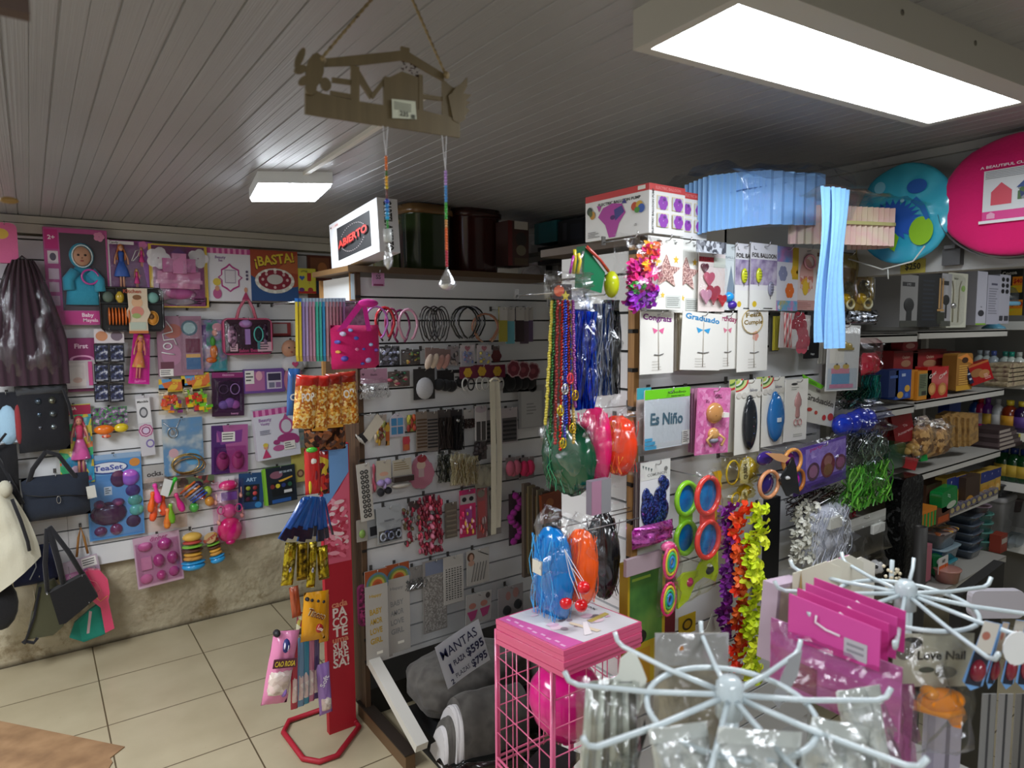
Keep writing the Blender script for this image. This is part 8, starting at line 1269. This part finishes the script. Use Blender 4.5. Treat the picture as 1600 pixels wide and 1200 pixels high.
def balloon(nm, lb, c_, r_, mt):
 m = M(); m.lathe([(0,-r_*1.25), (r_*.10,-r_*1.22), (r_*.06,-r_*1.14), (r_*.45,-r_*.95), (r_*.82,-r_*.5), (r_*.98,0), (r_*.92, r_*.4), (r_*.65, r_*.78), (r_*.3, r_*.97), (0, r_)], (0,0,0), mt,28)
 return tag(m.obj(nm, None, c_), lb, 'balloon')
balloon('balloon', 'hot pink balloon inside the upper part of the pink wire cage', (ctr.x, ctr.y,.742),.10, '^e01c8c')
balloon('balloon', 'white balloon inside the lower part of the pink wire cage', (ctr.x, ctr.y,.40),.104, '^c8b8bc')
tag(M().box((0,0,0), (.12,.10,.015), '0f0f12').obj('dark_book', None, (ctr.x-.03, ctr.y+.02,.571), (0,0, R(20))), 'flat black box on the middle level of the pink wire cage', 'box')
tq = [P((2,.978), *q) for q in ((775,967), (881,1017), (1003,971))]
A_, B_, C_ = tq; U_ = C_-B_; V_ = A_-B_
for k in range(5):
 z0 = .914+.0127*k; s_ = Vector((.002*math.sin(k*2.3),.002*math.cos(k*1.7),0))
 last = k == 4
 lab = 'topmost flat pink gift box of the stack, its lid printed with white and pink flowers' if last else ['lowest', 'second lowest', 'middle', 'second highest'][k]+' flat pink gift box in the stack on the wire cage'
 t = empty('flat_gift_box', lab, 'gift box', (B_.x+s_.x, B_.y+s_.y, z0))
 def bp(i, j, z): v = U_*i+V_*j; return (v.x, v.y, z)
 m = M(); m.add([bp(0,0,0), bp(1,0,0), bp(1,1,0), bp(0,1,0), bp(0,0,.0115), bp(1,0,.0115), bp(1,1,.0115), bp(0,1,.0115)], [(3,2,1,0), (4,5,6,7), (0,1,5,4), (1,2,6,5), (2,3,7,6), (3,0,4,7)], '^d85a84'); m.obj('box_body', t)
 if last:
  m = M(); F = lambda pts, zz, mt: m.add([bp(i, j, zz-.0006) for i, j in pts], [tuple(range(len(pts)))], mt)
  F([(.02,.02), (.98,.02), (.98,.98), (.02,.98)],.0126, 'cfcdd2'); F([(.02,.02), (.26,.02), (.20,.5), (.14,.98), (.02,.98)],.0130, 'c8589c')
  rr = random.Random(6)
  for q in range(34):
   ci, cj = rr.uniform(.28,.9), rr.uniform(.2,.9); s2 = rr.uniform(.02,.07); F(reg(ci, cj, s2, s2*rr.uniform(.5,1),12),.0133+q*2e-5, rr.choice(['d8b8cc', 'b8aab4', 'e2dcde', '9a8a94', 'e0c4d0', 'cfc8cc', '7a6c74', 'd0a8c0']))
  F([(.5,.1), (.56,.1), (.48,.45), (.44,.42)],.0142, 'd8c8b0'); F([(.62,.3), (.9,.34), (.9,.4), (.62,.36)],.0142, 'b8a45a'); F([(.36,.12), (.44,.1), (.6,.34), (.56,.36)],.0143, 'e8e2e4')
  for q in range(9): F([(.06+.02*(q % 2),.06+.1*q), (.085+.02*(q % 2),.06+.1*q), (.085+.02*(q % 2),.12+.1*q), (.06+.02*(q % 2),.12+.1*q)],.0134, 'e0a8cc')
  m.obj('printed_cover', t)
  vs, fs = text_geo('GIFT BOX', True); x0 = min(v[0] for v in vs); x1 = max(v[0] for v in vs)
  m = M(); m.add([bp(.90-(v[1]*.05),.92-(v[0]-x0)/(x1-x0)*.42,.0142) for v in vs], [f for f in fs], '4a464e'); m.obj('cover_lettering', t)

# ---------------------------------------------------------------- wooden HOME sign hanging from the ceiling, seen from behind
VS = .95
def hp(x, y): p = P((1, VS), x, y); return p
O = hp(600,150); t = empty('home_sign', 'brown cut out wooden sign spelling HOME seen mirrored from behind, hung by jute string', 'hanging sign', O)
def poly3(m, pts, dy=0, th=.004, mt='mdf_board'): m.poly([((hp(x, y)-O).x, (hp(x, y)-O).z) for x, y in pts], dy, mt, th)
m = M()
poly3(m, [(477,134), (505,146), (560,158), (612,166), (660,172), (700,182), (719,186), (719,215), (477,178)])
poly3(m, [(490,93), (627,79), (627,72), (640,75), (640,82), (694,115), (694,127), (640,97), (627,94), (560,102), (500,104)],-.0002)
for pts in ([(549,102), (562,104), (562,158), (549,156)], [(520,120), (551,124), (551,132), (520,128)], [(517,141), (551,147), (551,155), (517,148)],
 [(556,103), (562,108), (584,146), (580,154), (560,124)], [(603,118), (608,122), (584,154), (580,148)], [(600,120), (608,120), (608,168), (600,166)],
 [(605,122), (629,111), (656,121), (661,150), (661,182), (605,176)], [(655,116), (661,117), (662,178), (655,176)], [(660,146), (694,151), (694,157), (660,153)], [(692,124), (699,128), (701,186), (692,182)],
 [(694,124), (706,134), (716,140), (719,190), (694,186)]):
 poly3(m, pts,.00035*(1+len(m.f) % 11)/2)
m.obj('board', t)
m = M()
for cx, cy, lx, ly, an in ((467,92,6,17,22), (468,110,10,7,-14), (475,127,11,7,-28), (490,112,14,28,8), (507,133,8,11,-24), (484,140,9,10,0), (496,100,9,9,0)):
 poly3(m, [(cx+math.cos(q*.52)*lx*math.cos(R(an))+math.sin(q*.52)*ly*math.sin(R(an)), cy-math.sin(q*.52)*ly*math.cos(R(an))+math.cos(q*.52)*lx*math.sin(R(an))) for q in range(12)],-.0008-cx*1e-5,.004)
m.obj('leaf_cluster', t)
m = M()
poly3(m, [(706,145), (712,136), (722,130), (730,121), (730,134), (724,146), (737,148), (728,157), (735,160), (727,167), (734,172), (726,182), (728,185), (718,193), (708,188), (700,150)],-.0008,.005)
m.obj('leaf_cluster', t)
m = M(); rr = random.Random(2)
for k in range(40):
 x, y = rr.uniform(630,655), rr.uniform(95,128)
 if y > 128-abs(x-640)*.3: continue
 pa, pb = hp(x, y)-O, hp(x+rr.uniform(-5,5), y+rr.uniform(-5,5))-O
 m.tube([(pa.x,.003, pa.z), (pb.x,.004, pb.z)],.0011, '^3a1c14',5)
m.obj('berry_twigs', t)
m = M(); pts = [(-.5,-.5), (.5,-.5), (.5,.5), (-.5,.5)]
c1 = [(hp(x, y)-O) for x, y in ((612,185), (650,187), (648,159), (611,155))]
m.add([(p.x,-.0022, p.z) for p in c1], [(0,1,2,3)], 'c8ccb8')
for q in range(5):
 z = c1[3].z-(c1[3].z-c1[0].z)*(.12+.09*q); m.box(((c1[0].x+c1[1].x)/2-.003,-.0026, z), ((c1[1].x-c1[0].x)*.7,.0002,.0008), '5a5c50')
m.text('235', (c1[0].x+c1[1].x)/2-.001, c1[0].z+.0095,.010, '3a3c34',-.003)
for q in range(6): m.box((c1[1].x-.009+q*.0012,-.0028, c1[0].z+.008), (.0006,.0002,.006), '2a2a24')
m.obj('price_sticker', t)
m = M()
for (x0, y0, x1, y1) in ((502,92,600,-24), (696,116,634,-24)):
 pa, pb = hp(x0, y0)-O, hp(x1, y1)-O; pb.z = min(pb.z, CEIL-O.z)
 for s_ in (0, PI): m.tube([tuple(pa+(pb-pa)*(q/40)+Vector((.0012*math.cos(q*1.1+s_),.0012*math.sin(q*1.1+s_),0))) for q in range(41)],.0016, 'N:7a6848,9c8860,5c4c34:200',5)
 m.ell(tuple(pa+Vector((0,-.003,-.002))), (.006,.004,.006), 'N:7a6848,9c8860,5c4c34:200',8,6)
m.tube([tuple(hp(600,-24)-O), tuple(hp(617,-44)-O), tuple(hp(634,-24)-O)],.002, 'N:7a6848,9c8860,5c4c34:200',5)
hk_ = hp(617,-44)-O; m.tube([tuple(hk_), (hk_.x, hk_.y, CEIL-O.z)],.0016, '@9a9a9a',5)
m.obj('jute_string', t)
# two bead strings with crystals
def catcher(lb, px, y0, spec, y1, tipshape):
 p0 = hp(px, y0); t = empty('sun_catcher', lb, 'sun catcher', p0)
 k = abs(hp(px,300).z-hp(px,301).z)
 y = y0
 for c_, n, r_ in spec:
  for i in range(n):
   dz = (y-y0)*k; rr_ = r_*k*.5
   if c_ is not None:
    o = M().ell((0,0,0), (rr_, rr_, rr_*.95), '^'+c_,10,8).obj('bead', t, (0,0,-dz-rr_))
   y += r_*.92
 L_ = (y-y0)*k
 M().tube([(0,0,0), (0,0,-L_)],.0004, 'c8c8c8',4).obj('thread', t)
 m = M()
 if tipshape == 'drop':
  h0 = (y1-y)*k; m.lathe([(.0065,0), (.0068,-.018), (.004,-.02)], (0,0,-L_), '^c0c4c4',8); m.lathe([(0,-.018), (.0035,-.024), (.0075,-h0*.78), (.006,-h0*.88), (0,-h0)], (0,0,-L_), 'film:ffffff:1.1',8)
 else:
  h0 = (y1-y)*k; m.lathe([(0,0), (.002,-.004), (.0155,-h0*.72), (.0155,-h0*.76), (.009,-h0*.92), (0,-h0)], (0,0,-L_), 'film:ffffff:1.1',8)
 m.obj('crystal', t)
catcher('left beaded sun catcher under the sign, orange to green beads over a crystal drop',603,243, [('e0701c',5,5), ('3a6a2c',2,4.5), ('e0a81c',3,5.6), ('c8b01c',1,6), ('6a3030',4,4), ('1c3cb0',1,8), ('2a8ad0',2,7), ('1ca0d8',2,7), ('2ca03a',4,4)],422, 'drop')
catcher('right beaded sun catcher under the sign, violet to red beads over a crystal cone',696,266, [('b088d0',5,5), ('3a8ad0',6,4.9), ('3aa83a',6,4.8), ('c89048',3,4.8), ('e0641c',8,4.8), ('b81c34',6,4.8)],456, 'cone')
for o_ in [o for o in bpy.data.objects if o.name.startswith('sun_catcher') and o.parent is None]:
 px_ = 603 if o_.location.x < .6 and o_.name == 'sun_catcher' else 696
 a_ = hp(602,197) if px_ == 603 else hp(694,212)
 M().tube([(0,0,0), tuple(a_-o_.location+Vector((-.004,0,0)))],.0006, 'c8c8cc',4).tube([(0,0,0), tuple(a_-o_.location+Vector((.004,0,0)))],.0006, 'c8c8cc',4).obj('nylon_loop', o_)

# ---------------------------------------------------------------- foreground: two white wire spinner racks on the counter
WW = '^bcc8cc'
def rack(lb, hub, zr, rr, spokes, slen, axis):
 c = P((2, zr), *hub); t = empty('spinner_rack', lb, 'spinner rack', (c.x, c.y,.80))
 h = zr-.80
 M().tube([(0,0,0), (0,0, h+.02)],.011, WW,12).lathe([(.016, h-.02), (.016, h+.018), (.010, h+.026), (0, h+.026)], (0,0,0), WW,16).obj('pole', t)
 M().lathe([(.12,0), (.12,.012), (.02,.02)], (0,0,0), WW,28).obj('base', t)
 m = M(); m.tube([(rr*math.cos(k*PI/20), rr*math.sin(k*PI/20), h-.012) for k in range(40)],.0036, WW,8, True); m.obj('ring', t)
 for k in range(spokes):
  a = axis+2*PI*k/spokes; ca, sa = math.cos(a), math.sin(a)
  m = M(); m.tube([(.01*ca,.01*sa, h+.004), (rr*ca, rr*sa, h-.006), (slen*.92*ca, slen*.92*sa, h-.010), (slen*.98*ca, slen*.98*sa, h-.006), (slen*1.01*ca, slen*1.01*sa, h+.005)],.0034, WW,8)
  m.obj('arm', t)
 return c, h
c1_, h1_ = rack('front white wire spinner rack, blurred, at the bottom edge', (1140,1092),1.264,.095,9,.195, R(8))
c2_, h2_ = rack('rear white wire spinner rack, right of the front one', (1415,932),1.264,.098,10,.195, R(20))
def at(name, lb, cat, bb, z_or_v, ops, base, pl, parts=None, t=.0015, tilt=0, shape=None, yaw='cam', group=None, bev=0, pitch=0):
 return item(name, lb, cat, pl, bb,0, ops, base, t, parts=parts, tilt=tilt, shape=shape, yaw=yaw, group=group, bev=bev, pitch=pitch)
bagf = lambda tint='f4f6f4', d=.16, th=.03, sd=1: ('clear_bag', [film(0,0,1,1, th, tint, d,.6, sd)])
# planes for the foreground are given as constant-depth planes v = ...
F1 = lambda v: (1, v)
at('header_card_pack', 'plain pale grey header card with a clear bag, standing behind the front rack', 'accessory pack', (1022,985,1136,1185),0, [('r',.0,.74,1,1, 'a8a8ac'), ('e',.36,.88,.03,.02, 'c87a2c')], '9a948c', F1(.60), parts=[('contents', [('X', lambda m, w, h, y: m.pillow(-.44*w,-.5*h,.44*w,.2*h,.03, 'N:a0988a,8a8272,b4ac9c:14', y=y, wr=.3, sd=4))]), bagf('f4f4f0',.12,.03,2)])
at('cat_tag_pack', 'white paper cat head shaped tag on a clear bag, left side of the front rack', 'accessory pack', (958,1016,1010,1130),0, [('ln',.15,.55,.6,.6,1, '8a8c8a')], 'd8dcd4', F1(.58), shape=[(.0,.0), (.75,.12), (.9,.3), (1,.62), (.85,.8), (.7,.95), (.45,1), (.2,.9), (.15,.7), (-.1,.5)])
at('accessory_bag', 'long clear bag of grey strands hanging at the left of the front rack', 'accessory pack', (900,1052,1000,1235),0, [], 'a8a8a0', F1(.60), shape=[(.2,.8), (.9,.9), (.8,1), (.2,.95)], parts=[('strand_bundle', [('X', lambda m, w, h, y: [m.tube([((-.3+.09*q)*w, y-.01,.42*h), ((-.36+.1*q)*w, y-.02,0), ((-.44+.115*q)*w, y-.015,-.5*h)],.006, ['^c0c4bc', '^8c8c84', '^d0d4cc', '^6a6660'][q % 4],6) for q in range(8)])]), bagf('f0f2f0',.14,.05,3)])
at('accessory_bag', 'black cord loop inside the clear bags left of the front rack', 'cord', (975,1120,1010,1240),0, [], '1c1a1a', F1(.585), shape=[(.9,1), (1,.8), (.6,.4), (.2,0), (0,0), (.4,.45), (.75,.8)])
for k, (bb, v, sd, lb) in enumerate((((1010,1120,1120,1260),.45,4, 'clear bag with white contents under the left of the front rack'), ((1110,1130,1250,1270),.39,5, 'clear bag with white contents directly under the front rack'), ((1236,1110,1360,1260),.365,6, 'crumpled clear bag right of the front rack'), ((1300,1060,1400,1240),.40,7, 'tall clear bag with a white card between the two racks'))):
 at('accessory_bag', lb, 'accessory pack', bb,0, [('r',0,.8,1,1, 'dce0dc')], 'd4d8d4', F1(v), tilt=(-8,4,12,-10)[k], parts=[('white_contents', [('X', lambda m, w, h, y, sd=sd: m.pillow(-.44*w,-.5*h,.44*w,.3*h,.035, 'N:dce0dc,b4b6b2,f0f4f0:18', y=y, wr=.5, sd=sd))]), bagf('f6f8f8',.3,.04, sd)], shape=[(0,.05), (1,.0), (.95,.95), (.05,1)])
at('accessory_card', 'grey folded card leaning behind the right arms of the front rack', 'card', (1200,1000,1262,1120),0, [], '94969a', F1(.475), tilt=18, shape=[(0,.1), (.6,.0), (1,.6), (.7,1), (.1,.8)])
at('accessory_box', 'pale lilac clear box with pink and beige cards, upper left of the rear rack', 'box', (1184,900,1232,1020),0, [('r',.1,.45,.6,.95, 'b8a89c'), ('r',0,0,1,.35, '8a746c'), ('e',.55,.75,.12,.06, '9a8a90')], 'b4a0b0', F1(.67), t=.03, tilt=6, yaw=0)
# pink header packs
for k in range(4):
 at('pink_header_pack', ['frontmost bright pink header card on the rear rack with a price sticker and hook', 'second bright pink header card behind the front one', 'third bright pink header card, higher and further back', 'fourth bright pink header card, at the back of the row'][k], 'accessory pack', (1228+k*13,950-k*9,1372+k*13,1024-k*9),0, [('ln',.1,.05,.5,.16,1, 'b04a90')]+([('r',.64,.12,.88,.5, 'b8b4bc'), ('ln',.67,.2,.85,.45,2, '8a8890'), ('T', [(.34,.75), (.33,.6), (.45,.52), (.6,.5)],.0018, 'e4d8e0',.003)] if k == 0 else [('T', [(.5,.8), (.7,.62)],.0018, 'e4d8e0',.003)]), ['d0489c', 'c83a8c', 'c84494', 'c43c8c'][k], (0,.93+.025*k), yaw=0, shape=[(0,0), (1,.06), (1,.9), (.0,1)])
at('pink_packet', 'translucent pink packet body hanging under the pink header cards', 'accessory pack', (1196,1000,1400,1110),0, [('r',.0,.6,1,.8, 'c07ab0'), ('r',.15,.1,.4,.5, '8a5a64')], 'b878a4', (0,.94), yaw=0, parts=[('clear_bag', [film(0,0,1,1,.03, 'f4d8ec',.14,.6,3)])], shape=[(0,0), (1,0), (1,1), (0,1)])
at('pink_packet', 'long mauve translucent packet hanging right of the clear bags', 'accessory pack', (1384,1065,1424,1230),0, [], 'a06a90', F1(.43), parts=[('clear_bag', [film(0,0,1,1,.02, 'f4d8ec',.16,.6,4)])])
at('pink_header_pack', 'pale pink wide header card under the row of cream cards, rear rack', 'card', (1236,866,1330,905),0, [], 'd87aae', F1(.70), tilt=-8, shape=[(0,0), (1,.6), (1,1), (0,.35)])
for k in range(4):
 at('cream_card_pack', ['frontmost cream card with a pointed wooden stick, behind the pink headers', 'second cream card with a wooden stick', 'third cream card with a wooden stick, larger', 'rearmost cream card, rightmost of the fan'][k], 'hair stick card', (1238+k*18,876-k*5+8*(k == 3),1312+k*18,940),0, [], ['dcd8c4', 'e0dccc', 'd8d6c8', 'e4e2d8'][k], F1(.61+.022*k), tilt=0, shape=[(0,0), (1,0), (1,.85), (.7,1), (0,.7)], parts=[('wooden_stick', [('X', lambda m, w, h, y: m.add([(-.40*w, y-.003,-.5*h), (-.28*w, y-.003,-.5*h), (-.34*w, y-.003,.28*h), (-.34*w, y-.006,-.5*h)], [(0,1,3), (0,3,2), (3,1,2)], 'a88a54'))])])
at('nail_header_pack', 'grey header card with an eye photo over an orange clip in a clear bag', 'accessory pack', (1392,985,1516,1180),0, [('r',0,.56,1,1, 'b4b2a4'), ('e',.22,.92,.14,.05, '2a2826'), ('e',.14,.86,.12,.08, '6a6660'), ('t',.6,.82,.10, 'Love Nail', '2c2a28',0,.6), ('e',.42,.7,.1,.025, '4a5048'), ('e',.66,.68,.14,.05, '7c7c74')], 'b8b6aa', F1(.41), shape=[(0,.58), (1,.56), (.96,.98), (.0,1)],
 parts=[('orange_clip', [('X', lambda m, w, h, y: (m.ell((.06*w, y-.012,-.02*h), (.30*w,.014,.10*h), '^f08a10',16,10), m.ell((-.1*w, y-.014,.05*h), (.10*w,.014,.05*h), '^f89a1c',12,8), m.tube([(-.28*w, y-.01,-.06*h), (.1*w, y-.016,-.12*h), (.32*w, y-.012,-.10*h)],.008, '^f09418',8), m.poly([(.12*w,-.14*h), (.34*w,-.12*h), (.33*w,-.26*h), (.22*w,-.24*h)], y-.012, '^f08a10',.004)))]), bagf('f4f4f0',.12,.035,8)])
at('serving_tray', 'white plastic tray corner behind the rear rack at right', 'tray', (1510,918,1592,962),0, [], 'b8b4bc', F1(.64), bev=.12, t=.02)
at('grey_pack', 'long pale grey packet hanging under the grey header card', 'accessory pack', (1440,1110,1500,1240),0, [('r',.1,0,.3,1, '8a8494'), ('r',.6,0,.7,1, '6a6470')], '9c96a4', F1(.44))
for k in range(4):
 at('blue_clip_card', ['leftmost blue edged card with wine red clips at the right edge', 'second blue edged card with wine red clips', 'third blue edged card with wine red clips', 'rightmost blue edged card cut by the right edge'][k], 'hair clip card', (1516+k*24,968-k*2,1548+k*26,1082),0, [('r',.1,.55,.9,1, ['c8c4bc', 'b8a898', 'c4c0b8', 'd4d4d4'][k]), ('r',.1,.08,.9,.56, '1c2030'), ('b',.5,.3,.36,.16,.012, '^7a2030'), ('e',.4,.8,.2,.06, 'a86a5c')], '6a9ad0', F1(.345+.012*k), tilt=14-k*3, shape=[(0,.1), (.5,0), (1,.1), (1,1), (.2,1)])
at('white_round_tag', 'white rounded tag over the blue edged cards at the right edge', 'tag', (1566,985,1612,1040),0, [], 'e0e2e2', F1(.32), shape=[(x/2+.5, z/2+.5) for x, z in [(math.cos(q*.42), math.sin(q*.42)) for q in range(15)]])
for k in range(4): at('grey_strap_pack', 'one of the grey hanging strips below the blue edged cards', 'accessory pack', (1530+k*26,1080,1552+k*26,1240),0, [('r',.42,0,.58,1, '3a3a3c')], ['7c7c7a', '8a8886', '74726e', '86827e'][k], F1(.42+.01*k), group='grey hanging strips at the lower right')
t = empty('pearl_ornament', 'cluster of tiny cream pearls on the tip of an upright white wire, rear rack', 'ornament', P(F1(.56),1393,900))
m = M(); rr = random.Random(9)
for k in range(46): m.ell((rr.uniform(-.012,.012), rr.uniform(-.012,.012), rr.uniform(-.035,.018)), (.0032,.0032,.0032), '^d8ccb0',6,4)
m.obj('pearls', t); M().tube([(0,0,-.05), (.0,0,.03)],.004, WW,8).obj('wire_tip', t)
c = P(F1(.80),1530,900); tag(M().box((0,0, c.z/2), (.42,.03, c.z), '0f1012').obj('black_panel', None, (c.x, c.y,0), (0,0, R(4))), 'long black panel standing behind the rear rack at the right', 'panel')
t = empty('counter', 'counter carrying the two spinner racks, mostly hidden by them', 'counter', (.95,.43,0))
M().box((0,0,.78), (1.1,.50,.04), '8c8a86').obj('counter_top', t); M().box((0,-.02,.38), (1.04,.44,.76), '5a5854').obj('cabinet', t)
# small bits hanging by the lens of the upper left
tag(M().box((0,0,0), (.03,.02,.02), '4a3426').obj('wooden_ornament', None, P((1,.8),15,4)), 'dark wooden ornament corner hanging at the top left corner', 'ornament')
tag(M().ell((0,0,0), (.012,.006,.005), '8a6a34',10,6).obj('wooden_ornament', None, P((1,1.2),14,313)), 'blurry tan ornament tip at the left edge under the ceiling', 'ornament')
# ---------------------------------------------------------------- display hooks
def build_hooks():
 for i, (pl, px, py, L_, txt, off) in enumerate(HOOKS):
  ax, val = PL[pl]
  base = P(pl, px, py,0) if px is not None else Vector(py)
  if ax == 1: base.y = val; rz = 0
  else: base.x = val; rz = -PI/2
  m = M(); m.box((0,-.002,.004), (.012,.004,.022), '4a4744')
  m.tube([(0,0,0), (0,-L_*.5,0), (0,-L_,.001), (0,-L_-.006,.006), (0,-L_-.008,.015)],.0017, '@b9b9b9',6)
  tag(m.obj('display_hook', None, base, (0,0, rz)), ('short empty metal display hook '+txt.split('one ')[1]) if txt.startswith('nothing') else 'metal display hook holding the '+txt, 'hook')
build_hooks()
